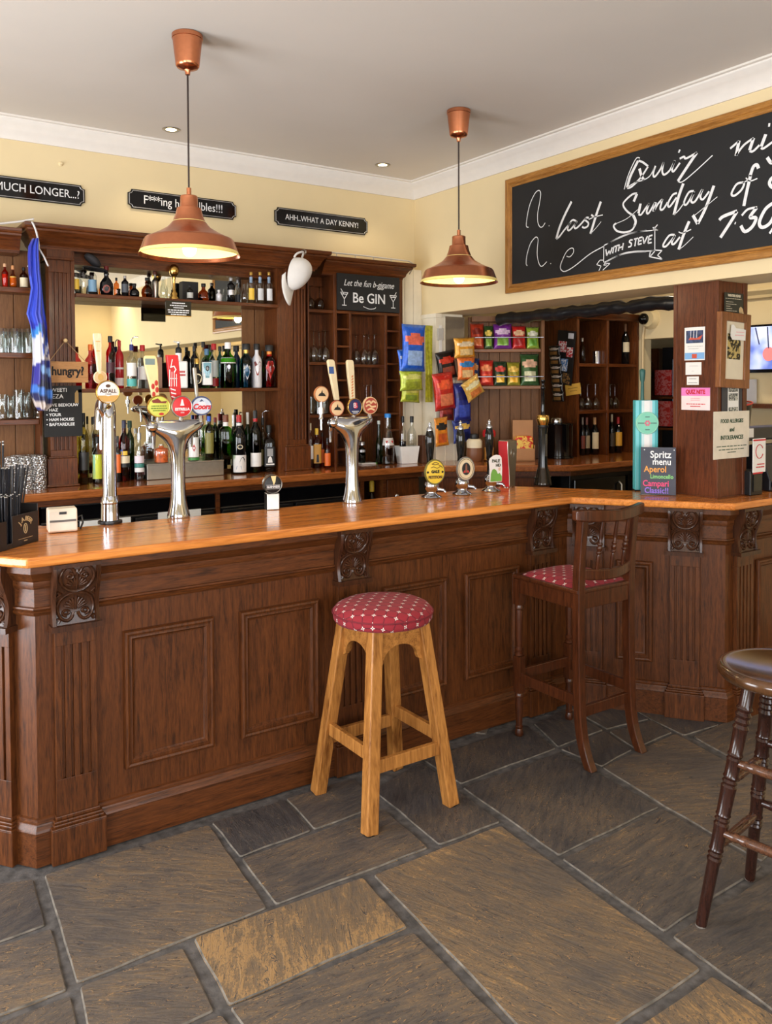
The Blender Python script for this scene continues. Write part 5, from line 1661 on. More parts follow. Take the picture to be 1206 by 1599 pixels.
bottle('slim teal bottle with black cap behind the green gin bottle', 344, 606, 541, 10, ZM, K, 'tall', G_TEAL, BLACKC, capr=1.3, group=gM)
bottle('fat green gin bottle with white band label and white cap on middle shelf', 356.5, 607, 535, 24, ZM, F, 'spirit', G_GREEN, WHITE, [(.54, .66, WHITE, 1.35)], lvl=.5, decor=[(oval(.46, .2, .05), SILVERC)], group=gM)
bottle('navy bottle with black stopper behind the fat green gin bottle', 370, 607, 540, 12, ZM, K, 'tall', G_NAVY, BLACKC, capr=1.6, group=gM)
bottle('deep teal bottle with silver crest and black stopper on middle shelf', 385, 607, 537, 20, ZM, F, 'spirit', G_TEAL, BLACKC, liq=G_TEAL, neck=(.76, .86, GOLD), capr=1.5, decor=[(diamond(.36, .5, .18), SILVERC), ([(-.55, .42), (.55, .42), (.4, .50), (-.4, .50)], CREAMC)], group=gM)
bottle('white bottle with red skull emblem on the middle shelf', 401.5, 607, 537, 15.5, ZM, F, 'spirit', G_WHITEB, BLACKC, capr=1.5, decor=[([(-.62, .52), (.62, .52), (.35, .36), (.15, .28), (-.15, .28), (-.35, .36)], C(140, 44, 36)), ([(-.75, .58), (-.4, .60), (0, .52), (.4, .60), (.75, .58), (.5, .48), (-.5, .48)], C(120, 36, 30))], group=gM)
bottle('small black flask behind the white skull bottle', 411, 607, 548, 12, ZM, K, 'flask', G_BLACK, BLACKC, group=gM)
bottle('dark red bottle with red diamond label last on the middle shelf', 421, 607, 539, 21, ZM, F, 'spirit', G_RED, BLACKC, liq=G_RED, neck=(.74, .85, C(226, 140, 50)), capr=1.5, decor=[([(-.7, .46), (-.35, .62), (.35, .62), (.7, .46), (0, .20)], REDC), ([(-.72, .46), (.72, .46), (.5, .53), (-.5, .53)], CREAMC)], group=gM)
# square white jug with pump, carton, wire basket
p = at_y(279.5, 606, F)
t = thing('pump_jug', 'square white syrup jug with black collar and pump on the middle shelf', 'jug', (p.x, F, ZM + .0008), -.2)
b = MB(); b.box(-.048, .048, -.045, .045, 0, .165); b.build('jug_body', WHITE, t, bevel=.008)
b = MB(); b.lathe([(0, .165), (.020, .165), (.018, .20), (.02, .205), (.02, .215), (0, .215)], 16); b.build('neck', WHITE, t, smooth=50)
b = MB(); b.lathe([(0, .215), (.019, .215), (.019, .24), (.012, .25), (.006, .252), (.006, .275), (0, .275)], 16); b.build('pump', BLACKC, t, smooth=50)
b = MB(); b.lathe([(0, .275), (.011, .275), (.009, .285), (0, .287)], 12); b.tube([(0, 0, .28), (-.03, -.01, .285)], .004, 6); b.build('pump_head', WHITE, t, smooth=50)
lines(t, [(-.038, .03, .10), (-.02, .034, .08)], REDC, .012); t.children[-1].matrix_local = frame((0, -.046, 0), XR, NY)
p = at_y(240, 604, K)
t = tag(MB().box(-.043, .043, -.035, .035, 0, .19).build('cardboard_carton', C(150, 112, 90), loc=(p.x, K, ZM + .0008), bevel=.002), 'plain brown carton standing behind the red tap handle', 'carton')

# --- top shelf
F, K = 4.93, 5.03
gU = 'bottles on the top mirror shelf'
TZ = ZU
bottle('clear bottle with amber label first on the top shelf', 118.5, 457, 413, 11, TZ, F, 'spirit', G_CLEAR, None, [(.15, .5, YELLOWC)], group=gU)
bottle('plain clear bottle second on the top shelf', 131, 457, 412, 11, TZ, F, 'tall', G_CLEAR, None, [], group=gU)
bottle('clear bottle with pale blue label under the dark flat cap', 144.5, 458, 414, 13, TZ, F, 'spirit', G_CLEAR, None, [(.1, .5, C(120, 160, 190))], group=gU)
bottle('round black bottle with red wax seal on the top shelf', 166.5, 460, 416, 21, TZ, F, 'round', G_BLACK, C(110, 30, 30), decor=[(oval(.22, .55, .14), C(130, 56, 44)), (oval(.22, .3, .08), BLACKC)], flat=.6, group=gU)
bottle('small square amber bottle on the top shelf', 182, 461, 434, 9, TZ, F, 'square', G_AMBER, BLACKC, [], group=gU)
bottle('slim dark bottle with white lettering on the top shelf', 195.5, 462, 431, 11, TZ, F, 'tall', G_BLACK, SILVERC, [(.2, .6, C(70, 74, 82))], group=gU)
bottle('squat black round decanter on the top shelf', 210, 463, 443, 15, TZ, F, 'flask', G_BLACK, BLACKC, [], group=gU, name='decanter', cat='decanter')
bottle('brown glass bulldog-shaped decanter on the top shelf', 230, 464, 434, 18, TZ, F, 'round', G_BROWN, BLACKC, [], group=gU, name='decanter', cat='decanter')
bottle('steel cocktail shaker with red-brown top on the top shelf', 242.5, 464, 423, 11, TZ, K, 'taper', M_STEEL, C(92, 44, 34), [], name='cocktail_shaker', cat='shaker', capr=1.2)
bottle('clear glass carafe beside the brass ball ornament', 256, 465, 430, 12, TZ, F, 'long', G_CLEAR, None, [], name='carafe', cat='carafe')
bottle('clear glass carafe behind the brass ball ornament', 264.5, 465, 430, 11, TZ, K, 'long', G_CLEAR, None, [], name='carafe', cat='carafe')
p = at_y(272, 466, F)
t = thing('brass_ornament', 'brass ball-topped stem ornament in the middle of the top shelf', 'ornament', (p.x, F, TZ + .0008))
b = MB(); b.lathe([(0, 0), (.026, 0), (.028, .01), (.02, .02), (.022, .035), (.014, .05), (.009, .07), (.008, .12), (.012, .13), (.010, .14)], 20); b.build('stem', M_BRASS, t, smooth=50)
b = MB(); b.lathe([(0, .135), (.014, .14), (.026, .155), (.031, .178), (.026, .20), (.012, .213), (0, .215)], 20); b.build('ball', M_BRASS, t, smooth=70)
p = at_y(295, 467, K)
tag(MB().box(-.052, .052, -.03, .03, 0, .125).build('gift_box', BLACKC, loc=(p.x, K, TZ + .0008), bevel=.002), 'square black gift box standing at the back of the top shelf', 'box')
bottle('small pale bottle in front of the square black gift box', 297, 467.5, 445, 10, TZ, F, 'spirit', G_SMOKE, BLACKC, [(.15, .5, C(190, 190, 184))], group=gU)
bottle('dark brown reclining pistol shaped decanter on the top shelf', 318, 468.5, 443, 17, TZ, F, 'flask', G_BROWN, BLACKC, [], name='decanter', cat='decanter', group=gU)
bottle('small white pointed bottle on the top shelf', 342, 470, 453, 9, TZ, F, 'taper', G_WHITEB, WHITE, [], group=gU)
bottle('black and steel bottle near the clear bottles on the top shelf', 361, 472, 434, 13, TZ, F, 'tall', G_BLACK, SILVERC, [(.3, .5, SILVERC)], group=gU, capr=1.2)
bottle('clear bottle with black print near the end of the top shelf', 371.5, 472, 437, 9, TZ, K, 'tall', G_CLEAR, SILVERC, [(.1, .4, C(60, 60, 66))], group=gU)
bottle('pear shaped clear bottle beside the three matching clear bottles', 382.5, 473, 441, 13, TZ, F, 'long', G_CLEAR, None, [], group=gU)
for u, lb, bd in ((395.5, 'clear bottle with amber label and gold top, innermost of three on top shelf', YELLOWC), (409.5, 'clear bottle with pale label, middle of three at top shelf end', C(206, 206, 206)), (423.5, 'clear bottle with white label, outermost of three at top shelf end', C(226, 226, 226))):
    bottle(lb, u - 3, 476, 425, 13, TZ, F, 'spirit', G_CLEAR, GOLD, [(.12, .48, bd, .7)], neck=(.66, .84, C(150, 170, 196)), group=gU, caph=.90)
# flat cap on the first bottles
p = at_y(143, 409, 4.93)
t = thing('flat_cap', 'dark flat cap resting tilted on the clear bottles of the top shelf', 'cap', (p.x, 4.93, p.z))
b = MB(); b.lathe([(0, .035), (.03, .033), (.052, .02), (.055, .004), (.048, -.004), (0, -.006)][::-1], 24, sx=1.0, sy=.9, M=Matrix.Rotation(.7, 4, 'Y')); b.build('crown', P('cap_felt', (46, 44, 46), .8), t, smooth=60)
b = MB(); b.lathe([(0, -.002), (.055, -.004), (.07, -.010), (.07, -.006), (.05, .0), (0, .002)], 24, M=Matrix.Translation((.02, -.01, -.035)) @ Matrix.Rotation(.15, 4, 'Y')); b.build('brim', P('cap_felt_dark', (24, 22, 24), .8), t, smooth=60)

# --- counter row of the back bar
F, K = 4.935, 5.03
gC = 'bottles on the back counter under the mirror'
bottle('tall clear wine bottle with black label beside the pilaster foot', 131.5, 751, 645, 16, CZ, F, 'wine', G_OLIVE, BLACKC, [(.20, .45, C(40, 38, 36))], lvl=.5, group=gC, name='wine_bottle')
bottle('olive bottle in the corner behind the tall clear wine bottle', 122.5, 748, 662, 11, CZ, K, 'wine', G_OLIVE, BLACKC, [], group=gC, name='wine_bottle')
bottle('small bottle with lime and mint label and black cap on the counter', 152.5, 750, 682, 15, CZ, F, 'spirit', G_CLEAR, BLACKC, [(.10, .62, LIME), ], liq=G_BROWN, lvl=.12, decor=[([(-.95, .10), (-.45, .10), (-.45, .62), (-.95, .62)], C(150, 206, 180))], group=gC)
bottle('bottle with orange label behind the single tall tap', 158, 747, 651, 12, CZ, K, 'tall', G_SMOKE, BLACKC, [(.35, .72, ORANGEC), (.1, .3, C(196, 60, 44))], group=gC)
bottle('grey clear bottle with black cap behind the lime label bottle', 145.5, 747, 651, 9, CZ, K, 'tall', G_SMOKE, BLACKC, [], group=gC)
bottle('small dark bottle with orange label just past the single tall tap', 184.5, 749, 681, 9, CZ, F, 'spirit', G_BLACK, BLACKC, [(.2, .6, ORANGEC)], group=gC)
bottle('deep red liqueur bottle with yellow, blue and white label on the counter', 194.5, 749, 657, 17, CZ, F + .02, 'wine', G_RED, C(40, 40, 70), [(.30, .42, CREAMC), (.235, .295, BLACKC), (.43, .50, YELLOWC, .6)], liq=G_RED, lvl=.6, decor=[([(-.75, .43), (-.2, .41), (-.3, .52), (-.75, .52)], BLUEC)], group=gC)
bottle('dark green bottle behind the deep red liqueur bottle', 203.5, 747, 657, 13, CZ, K, 'tall', G_DKGREEN, C(30, 66, 50), [], group=gC, capr=1.3)
bottle('clear bottle with steel pourer and white and teal label on the counter', 218, 748, 676, 15, CZ, F, 'spirit', G_CLEAR, SILVERC, [(.18, .27, WHITE), (.28, .36, C(60, 130, 120)), (.37, .52, C(226, 214, 220))], liq=G_PINK, lvl=.17, pour=True, group=gC)
# steel box with bottles and jars on top
a, c = at_y(230, 720, 4.90), at_y(350, 718, 4.90)
BXZ = CZ + .098
t = thing('steel_box', 'long brushed steel box on the back counter behind the twin tap', 'box', ((a.x + c.x) / 2, 4.99, CZ + .0008))
w = (c.x - a.x) / 2
b = MB(); b.box(-w, w, -.085, .085, 0, .094); b.build('case', M_STEEL, t, bevel=.003)
b = MB(); b.box(-w - .001, w + .001, -.088, .088, .088, .0965); b.build('lid', M_STEEL, t, bevel=.002)
b = MB(); b.box(-w - .003, -w - .0005, -.08, .08, .005, .085); e_ = b.build('end_plate', M_BLACK, t)
b = MB(); b.box(-w - .0045, -w - .003, -.05, -.01, .03, .07); b.build('label', WHITE, e_)
SF, SK = 4.95, 5.035
bottle('jar of orange pieces on the steel box', 252, 718, 690, 25, BXZ, SF, 'square', G_CLEAR, None, [], liq=P('orange_slices', (226, 96, 34), .5, var=.5, scale=60), lvl=.80, name='glass_jar', cat='jar')
bottle('empty tall clear jar beside the jar of orange pieces', 234.5, 718, 672, 15, BXZ, SF, 'square', G_CLEAR, SILVERC, [], name='glass_jar', cat='jar')
bottle('clear bottle with white label and red emblem on the steel box', 302.5, 717, 660, 18, BXZ, SF, 'spirit', G_CLEAR, REDC, [(.10, .62, WHITE, 1.0), (.02, .09, GREENC)], decor=[(diamond(.34, .3, .1), REDC)], group=gC)
bottle('clear bottle with red cap behind the white label bottle', 316, 716, 649, 11, BXZ, SK, 'tall', G_CLEAR, REDC, [], group=gC)
bottle('bottle with bright blue cap and olive label on the steel box', 327, 716, 650, 15, BXZ, SF, 'tall', G_OLIVE, C(46, 96, 200), [(.15, .62, C(130, 124, 60), 1.0)], group=gC)
bottle('dark green bottle with dark red cap on the steel box', 336.5, 716, 652, 12, BXZ, SK, 'tall', G_DKGREEN, C(120, 26, 30), [], group=gC)
bottle('large square bright green bottle with white neck and cork on the steel box', 353, 716.5, 648, 24, BXZ + .0, SF - .005, 'square', G_GREEN, C(120, 66, 44), [], lvl=.5, neck=(.74, .86, WHITE), group=gC, dx=.0)
# front row right of the steel box
bottle('black rum bottle with two ring handles and white drawing label', 374, 738, 648, 22, CZ, F, 'wine', G_BLACK, REDC, [(.03, .32, WHITE, 1.1)], neck=(.82, .86, WHITE), decor=[([(-.1, .20), (.75, .20), (.7, .25), (.45, .29), (.1, .27)], BLACKC), ([(-.6, .08), (.2, .08), (.1, .14), (-.5, .14)], C(150, 164, 190)), (oval(.46, .42, .04), CREAMC), (oval(.46, .30, .025), BLACKC)], group=gC, caph=.86)
bottle('green wine bottle with white label and red banded black cap', 399.5, 737, 641, 18, CZ, F, 'wine', G_DKGREEN, BLACKC, [(.10, .32, WHITE, 1.15)], liq=G_BLACK, lvl=.10, neck=(.82, .87, REDC), group=gC, name='wine_bottle')
bottle('black and white labelled square whiskey bottle last under the mirror', 420.5, 735, 664, 21, CZ, F, 'square', G_SMOKE, BLACKC, [(.12, .54, BLACKC, .9)], liq=G_BROWN, lvl=.08, decor=[([(-.62, .15), (.62, .15), (.62, .18), (-.62, .18)], WHITE), ([(-.42, .34), (.42, .34), (.42, .50), (-.42, .50)], C(150, 150, 150)), ([(-.35, .2), (.35, .2), (.25, .30), (0, .34), (-.25, .30)], WHITE)], group=gC)
for u, vt, cp, gl, lb in ((365.5, 648, SILVERC, G_SMOKE, 'bottle with silver and red cap in the back row beside the green square bottle'), (378, 645, C(190, 176, 140), G_DKGREEN, 'green bottle with beige screw cap in the counter back row'), (387.5, 644, WHITE, G_GREEN, 'green bottle with white screw cap in the counter back row'), (399, 641, BLACKC, G_BLACK, 'black capped dark bottle behind the red banded wine bottle')):
    bottle(lb, u, 734, vt, 11, CZ, K, 'wine', gl, cp, [(.12, .3, CREAMC)] if gl is G_SMOKE else [], group=gC, name='wine_bottle', capr=1.15)
bottle('dark bottle with curved steel pourer near the square whiskey bottle', 411, 733, 652, 11, CZ, K, 'spirit', G_SMOKE, BLACKC, [(.1, .4, C(196, 176, 120))], pour=True, group=gC)

# --- pigeonhole bay at counter level
gP = 'bottles in the pigeonhole bays'
F, K = 4.975, 5.05
bottle('whiskey bottle with white label in the first pigeonhole bay', 485, 729, 661, 10, CZ, F, 'square', G_WHISKY, CREAMC, [(.2, .5, WHITE)], group=gP)
bottle('square amber bottle with gold label in the first pigeonhole bay', 495, 729, 669, 15, CZ, F - .01, 'square', G_WHISKY, YELLOWC, [(.12, .60, C(206, 150, 56), .9)], liq=G_WHISKY, lvl=.3, decor=[([(-.3, .14), (.3, .14), (.2, .34), (-.2, .34)], BLACKC)], group=gP)
bottle('slim orange bottle behind the small orange bottle', 503.5, 727, 676, 7, CZ, K, 'tall', G_ORANGE, BLACKC, [(.1, .5, ORANGEC)], group=gP)
bottle('small orange bottle with black cap at the bay divider', 511.5, 730, 684, 10, CZ, 4.895, 'spirit', G_ORANGE, BLACKC, [(.08, .5, ORANGEC)], neck=(.62, .84, BLACKC), group=gP)
bottle('slim bright green bottle in the wide pigeonhole bay', 592, 727, 657, 10.5, CZ, F - .03, 'long', G_GREEN, C(190, 196, 190), [], lvl=.5, group=gP)
bottle('clear soda bottle with blue cap and red lettered label', 606, 728, 646, 20, CZ, 4.882, 'long', G_CLEAR, C(40, 130, 210), [(.38, .52, C(226, 214, 210), 1.3)], liq=G_BLACK, lvl=.16, decor=[([(-.6, .43), (.6, .43), (.6, .47), (-.6, .47)], REDC)], group=gP, capr=1.1)
bottle('clear lidded jar standing on a white cloth in the wide bay', 565.5, 724, 690, 11, CZ + .0095, 5.02, 'square', G_DKGREEN, SILVERC, [(.5, .62, SILVERC)], name='glass_jar', cat='jar', capr=2.2)
p = at_y(572, 725, 5.0)
tag(MB().box(-.065, .065, -.05, .05, 0, .008).build('folded_cloth', WHITE, loc=(p.x, 5.0, CZ + .0008), bevel=.003), 'folded white cloth lying in the wide pigeonhole bay', 'cloth')
# white tub with two oil bottles
p = at_y(636, 727, 4.86)
t = thing('planter_tub', 'white tapered tub on the counter holding two slim bottles', 'tub', (p.x, 4.86, CZ + .0008), -.2)
b = MB()
s = pxm(p)
def ring(w_, d_, z): return [(-w_, -d_, z), (w_, -d_, z), (w_, d_, z), (-w_, d_, z)]
vs = ring(.060, .045, 0) + ring(.076, .055, .125) + ring(.071, .050, .125) + ring(.057, .042, .012)
fs = [(3, 2, 1, 0)] + [(i, (i + 1) % 4, 4 + (i + 1) % 4, 4 + i) for i in range(4)] + [(4 + i, 4 + (i + 1) % 4, 8 + (i + 1) % 4, 8 + i) for i in range(4)] + [(8 + i, 8 + (i + 1) % 4, 12 + (i + 1) % 4, 12 + i) for i in range(4)] + [(12, 13, 14, 15)]
b.add(vs, fs); b.build('pot', WHITE, t, bevel=.004)
bottle('slim clear bottle of dark liquid standing in the white tub', 629.5, 722, 650, 11, CZ + .014, 4.862, 'spirit', G_CLEAR, BLACKC, [], liq=G_BLACK, lvl=.45, name='oil_bottle')
bottle('clear bottle of green oil standing in the white tub', 643.5, 722, 650, 14, CZ + .014, 4.858, 'spirit', G_CLEAR, BLACKC, [], lvl=.5, name='oil_bottle')
p = at_y(660.5, 727, 4.82)
tag(MB().box(-.022, .022, -.03, .03, 0, .20).build('cardboard_carton', C(84, 52, 34), loc=(p.x, 4.82, CZ + .0008), bevel=.002), 'narrow dark brown carton between the white tub and the pier', 'carton')

# --- far shelves: miniature bottles
F = 5.0
gL = 'small bottles on the far top shelf'
bottle('small orange bottle with cork on the far top shelf', 8, 446, 412, 10, 2.25, F, 'taper', G_ORANGE, C(206, 160, 120), [], liq=P('orange_liqueur', (206, 120, 60), .3), lvl=.55, group=gL, capr=1.1)
bottle('small yellow bottle with cork on the far top shelf', 20.5, 447, 415, 10.5, 2.25, F, 'flask', G_AMBER, C(200, 140, 90), [], liq=P('yellow_liqueur', (214, 168, 72), .3), lvl=.5, group=gL, capr=1.1)
bottle('small dark bottle with cream label on the far top shelf', 37.5, 449, 418, 12, 2.25, F, 'spirit', G_BROWN, BLACKC, [(.05, .5, CREAMC)], group=gL)


# --- glassware
def glassware(name, label, cat, u, v, z0, y, prof, group, parts=None, dx=0, seg=20, rz=0):
    p = at_y(u, v, y)
    t = thing(name, label, cat, (p.x + dx, y, z0 + .0008), rz, group)
    for nm, pr, m in prof:
        b = MB(); b.lathe(pr, seg); b.f = [f for f in b.f if len(f) == 4]; b.k = b.k[:len(b.f)]
        b.build(nm, m, t, smooth=45)
    return t


def inverted_wine(h=.20, r=.040, m=None):
    m = m or G_CLEAR
    return [('bowl', [(r * .80, 0), (r * .97, h * .15), (r, h * .25), (r * .86, h * .40), (r * .4, h * .50), (.005, h * .54)], m),
            ('stem', [(.004, h * .54), (.0032, h * .75), (.004, h * .96)], m), ('base', [(.004, h * .955), (r * .45, h * .985), (r * .85, h * .993), (r * .85, h), (.0005, h)], m)]


gW = 'upturned wine glasses in the pigeonholes'
for u, y, dx in ((480, 5.05, .004), (490, 4.98, 0), (499, 5.05, 0), (508, 4.98, 0)):
    glassware('wine_glass', 'upturned clear wine glass on the first bay shelf beside the pilaster', 'wine glass', u, 565, 1.858, y, inverted_wine(.215, .037), 'upturned wine glasses in the first bay', dx=dx)
for u, y, dx in ((556, 5.05, 0), (568.5, 4.98, 0), (576, 5.05, 0), (585, 4.98, 0)):
    glassware('wine_glass', 'upturned clear wine glass in the wide bay under the gin blackboard', 'wine glass', u, 568, 1.845, y, inverted_wine(.215, .036), 'upturned wine glasses in the wide bay', dx=dx)
for u, lb in ((484, 'dark upturned brandy glass behind the white cap brim'), (499, 'dark upturned brandy glass beside the gin blackboard')):
    glassware('brandy_glass', lb, 'brandy glass', u, 483, 2.216, 5.0, inverted_wine(.16, .038, G_SMOKE), 'brandy glasses in the top bay')
glassware('balloon_glass', 'large upturned balloon glass in the wide bay behind the beer tap', 'balloon glass', 572.5, 645, 1.497, 4.99, inverted_wine(.20, .052), None)
glassware('balloon_glass', 'slim upturned glass beside the large balloon glass', 'wine glass', 586, 645, 1.497, 5.05, inverted_wine(.2, .032), None, dx=-.035)
for u, y in ((487, 5.0), (497, 5.04), (507, 5.0)):
    glassware('tumbler', 'plain tumbler in the first pigeonhole bay behind the round taps', 'tumbler', u, 647, 1.50, y, [('glass', [(.001, .004), (.028, .004), (.034, .12), (.032, .12), (.027, .008), (.001, .008)], G_CLEAR)], 'tumblers behind the round taps')


def tankard(r=.042, h=.13):
    return [('glass', [(.001, h), (r * .86, h), (r * .95, h * .93), (r, h * .6), (r * .98, 0), (r * .93, 0), (r * .9, h * .85), (.001, h * .88)], G_CLEAR)]


for i, (u, y) in enumerate(((2, 5.0), (13, 5.035), (24, 4.985), (35, 5.035), (46, 4.985))):
    t = glassware('pint_tankard', 'upturned clear pint tankard on the far middle shelf', 'tankard', u, 551, 1.888, y, tankard(.034, .135), 'upturned tankards on the far middle shelf')
    b = MB(); b.tube(smooth_pts([Vector((.032, 0, .11)), Vector((.054, 0, .10)), Vector((.058, 0, .065)), Vector((.050, 0, .035)), Vector((.033, 0, .025))]), .005, 8); b.build('handle', G_CLEAR, t, smooth=60); t.rotation_euler.z = -1.7 + .1 * i
for u, y, h, lb in ((4, 5.0, .14, 'squat glass jug on the far lower shelf at the picture edge'), (30, 4.99, .165, 'waisted clear glass carafe on the far lower shelf'), (17, 5.05, .13, 'plain glass behind the waisted carafe'), (42, 5.05, .15, 'tall glass behind the hem of the football shirt'), (62, 4.99, .055, 'small ribbed glass under the football shirt hem')):
    r = .036 if h > .1 else .034
    glassware('glass_jug' if h > .1 else 'small_glass', lb, 'glass', u, 655, 1.517, y, [('glass', [(.001, .004), (r * .95, .004), (r, h * .25), (r * .72, h * .55), (r * .8, h * .8), (r * .92, h), (r * .88, h), (r * .7, h * .55), (r * .9, h * .25), (.001, .01)], G_CLEAR)], None)
M_DIMP = None


def dimple_mat():
    m = bpy.data.materials.new('dimpled_glass'); m.use_nodes = True
    nt = m.node_tree; N, L = nt.nodes, nt.links
    for n in list(N): N.remove(n)
    out = N.new('ShaderNodeOutputMaterial'); tr = N.new('ShaderNodeBsdfTransparent'); tr.inputs[0].default_value = (.86, .87, .87, 1)
    gl = N.new('ShaderNodeBsdfGlossy'); gl.inputs['Roughness'].default_value = .3
    tc = N.new('ShaderNodeTexCoord'); vo = N.new('ShaderNodeTexVoronoi'); vo.inputs['Scale'].default_value = 85
    L.new(tc.outputs['Object'], vo.inputs['Vector'])
    bp = N.new('ShaderNodeBump'); bp.inputs['Strength'].default_value = 1; bp.inputs['Distance'].default_value = .01
    L.new(vo.outputs['Distance'], bp.inputs['Height']); L.new(bp.outputs[0], gl.inputs['Normal'])
    mr_ = N.new('ShaderNodeMapRange'); mr_.inputs['From Max'].default_value = .7; mr_.inputs['To Min'].default_value = .06; mr_.inputs['To Max'].default_value = .55
    L.new(vo.outputs['Distance'], mr_.inputs['Value'])
    mx = N.new('ShaderNodeMixShader'); L.new(mr_.outputs[0], mx.inputs[0]); L.new(tr.outputs[0], mx.inputs[1]); L.new(gl.outputs[0], mx.inputs[2])
    L.new(mx.outputs[0], out.inputs['Surface']); return m


M_DIMP = dimple_mat()
for u, y in ((19, 4.86), (40.5, 4.86), (61, 4.86), (28, 4.95), (51, 4.95)):
    p = at_y(u, 757, y); r, h = .041, .185
    t = thing('hobnail_tumbler', 'upturned hobnail glass tumbler on the back counter behind the straws', 'tumbler', (p.x, y, CZ + .0008), 0, 'hobnail tumblers behind the straws')
    b = MB(); b.lathe([(.001, h), (r * .9, h), (r * .97, h * .97), (r, h * .9), (r, .02), (r * .97, 0), (r * .92, 0), (r * .93, h * .85), (.001, h * .88)], 24); b.f = [f for f in b.f if len(f) == 4]; b.k = b.k[:len(b.f)]
    b.build('glass', M_DIMP, t, smooth=45)
# bottles in the open shelf under the counter
for u, gl, cp, lb in ((568, G_BLACK, C(110, 60, 24), 'dark bottle in the open slot under the back counter'), (576, G_SMOKE, YELLOWC, 'yellow capped bottle in the open slot under the back counter')):
    p = at_y(u, 790, 4.85)
    t = thing('spirit_bottle', lb, 'bottle', (p.x, 4.90 if u < 570 else 4.81, .70), 0, 'bottles under the back counter')
    b = MB(); b.lathe([(0, 0), (.034, 0), (.036, .01), (.036, .19), (.03, .21), (.016, .235), (.014, .25), (.014, .28), (0, .28)], 18); b.build('bottle_glass', gl, t, smooth=50)
    b = MB(); b.lathe([(0, .262), (.018, .262), (.018, .33), (.008, .34), (0, .342)], 14); b.build('cap', cp, t, smooth=50)
b = MB(); b.box(3.018, 3.172, 4.73, 5.09, .68, .70)
tag(b.build('slot_shelf', M_BACKX), 'small wooden shelf board in the open slot under the back counter', 'shelf')
# ------------------------------------------------------------------ beer taps and other things on the bar top
def seat(u, v): return at_z(u, v, BT)


def badge(parent, x, y, z, rx, rz_, face, rim, name='badge', tilt=0.0, th=.010, rot=0):
    """oval lens badge facing the customers (-Y); returns its face matrix holder object."""
    M = Matrix.Translation((x, y, z)) @ Matrix.Rotation(rot, 4, 'Z') @ Matrix.Rotation(PI / 2 + tilt, 4, 'X')
    b = MB(); b.lathe([(0, -th), (.92, -th), (1, -th * .7), (1, th * .2), (.95, th * .55), (.90, th * .5), (.90, th * .35), (0, th * .35)], 36, sx=rx, sy=rz_)
    o = b.build(name, rim, parent, smooth=40, M=M)
    b = MB(); b.lathe([(0, th * .36), (.90, th * .36), (.5, th * .62), (0, th * .68)], 36, sx=rx, sy=rz_)
    b.build('badge_face', face, o, smooth=70)
    return o


def disc(parent, x, y, rx, ry, mat, z, name='print', n=28):
    b = MB(); b.add([(x + rx * math.cos(2 * PI * i / n), y + ry * math.sin(2 * PI * i / n), z) for i in range(n)], [tuple(range(n))]); return b.build(name, mat, parent)


def poly2(parent, pts, mat, z, name='print'):
    b = MB(); b.add([(x, y, z) for x, y in pts], [tuple(range(len(pts)))]); return b.build(name, mat, parent)


def paddle(parent, p0, p1, w0, w1, th, mat, name='tap_handle', mid=None):
    """flat tapered tap handle from p0 (foot) to p1 (head)."""
    b = MB()
    p0, p1 = Vector(p0), Vector(p1)
    ks = [(0, w0), (.35, w0 * .8 + w1 * .2), (.7, w1 * .95), (.95, w1), (1, w1 * .85)] if mid is None else mid
    vs, fs = [], []
    for k, w in ks:
        c = p0.lerp(p1, k)
        vs += [(c.x - w / 2, c.y - th / 2, c.z), (c.x + w / 2, c.y - th / 2, c.z), (c.x + w / 2, c.y + th / 2, c.z), (c.x - w / 2, c.y + th / 2, c.z)]
    for i in range(len(ks) - 1):
        for j in range(4): fs.append((i * 4 + j, i * 4 + (j + 1) % 4, i * 4 + 4 + (j + 1) % 4, i * 4 + 4 + j))
    n = len(vs); fs += [(3, 2, 1, 0), (n - 4, n - 3, n - 2, n - 1)]
    return b.add(vs, fs).build(name, mat, parent, bevel=.004, seg=3)


M_PALEW = wood('pale_handle_wood', (214, 186, 140), (244, 226, 192), 'Z', rough=.4, stretch=10)
gT = 'beer taps on the bar'

# single tall swan neck tap
p = seat(172, 817)
t = thing('swan_neck_tap', 'tall single chrome swan neck cider tap with white round badge and pale handle', 'beer tap', (p.x, p.y, BT), 0, gT)
b = MB(); b.lathe([(0, 0), (.050, 0), (.051, .004), (.050, .012), (.040, .015), (0, .015)], 32); b.build('base_ring', M_BLACK, t, smooth=40)
b = MB(); b.lathe([(0, .014), (.038, .014), (.036, .085), (.0385, .088), (.0385, .094), (.031, .118), (0, .118)], 32); b.build('collar', M_CHROME, t, smooth=40)
path = [(0, 0, .11), (0, 0, .30), (0, 0, .42), (.002, .006, .475), (.004, .035, .512), (.004, .075, .520), (.004, .115, .50), (.004, .130, .45), (.004, .133, .40)]
b = MB(); b.tube(smooth_pts([Vector(q) for q in path], 6), .0295, 24); b.build('swan_neck', M_CHROME, t, smooth=60)
b = MB(); b.lathe([(0, 0), (.010, 0), (.010, .10), (0, .10)], 14, M=Matrix.Translation((.004, .133, .31))); b.build('spout', M_CHROME, t, smooth=40)
b = MB(); b.tube([(-.020, .0, .46), (-.038, -.015, .49), (-.036, -.02, .53)], .011, 12); b.build('bracket', M_CHROME, t, smooth=50)
bd = badge(t, -.012, -.034, .565, .050, .050, WHITE, M_BRASS)
poly2(bd, [(-.043, -.014), (.043, -.014), (.036, -.028), (.018, -.041), (-.018, -.041), (-.036, -.028)], P('badge_ochre', (206, 160, 84), .5), .0064)
text('lettering', 'ASPALL', .021, P('badge_brown', (84, 52, 26), .5), bd, T(0, .004, .0072), bold=.0006)
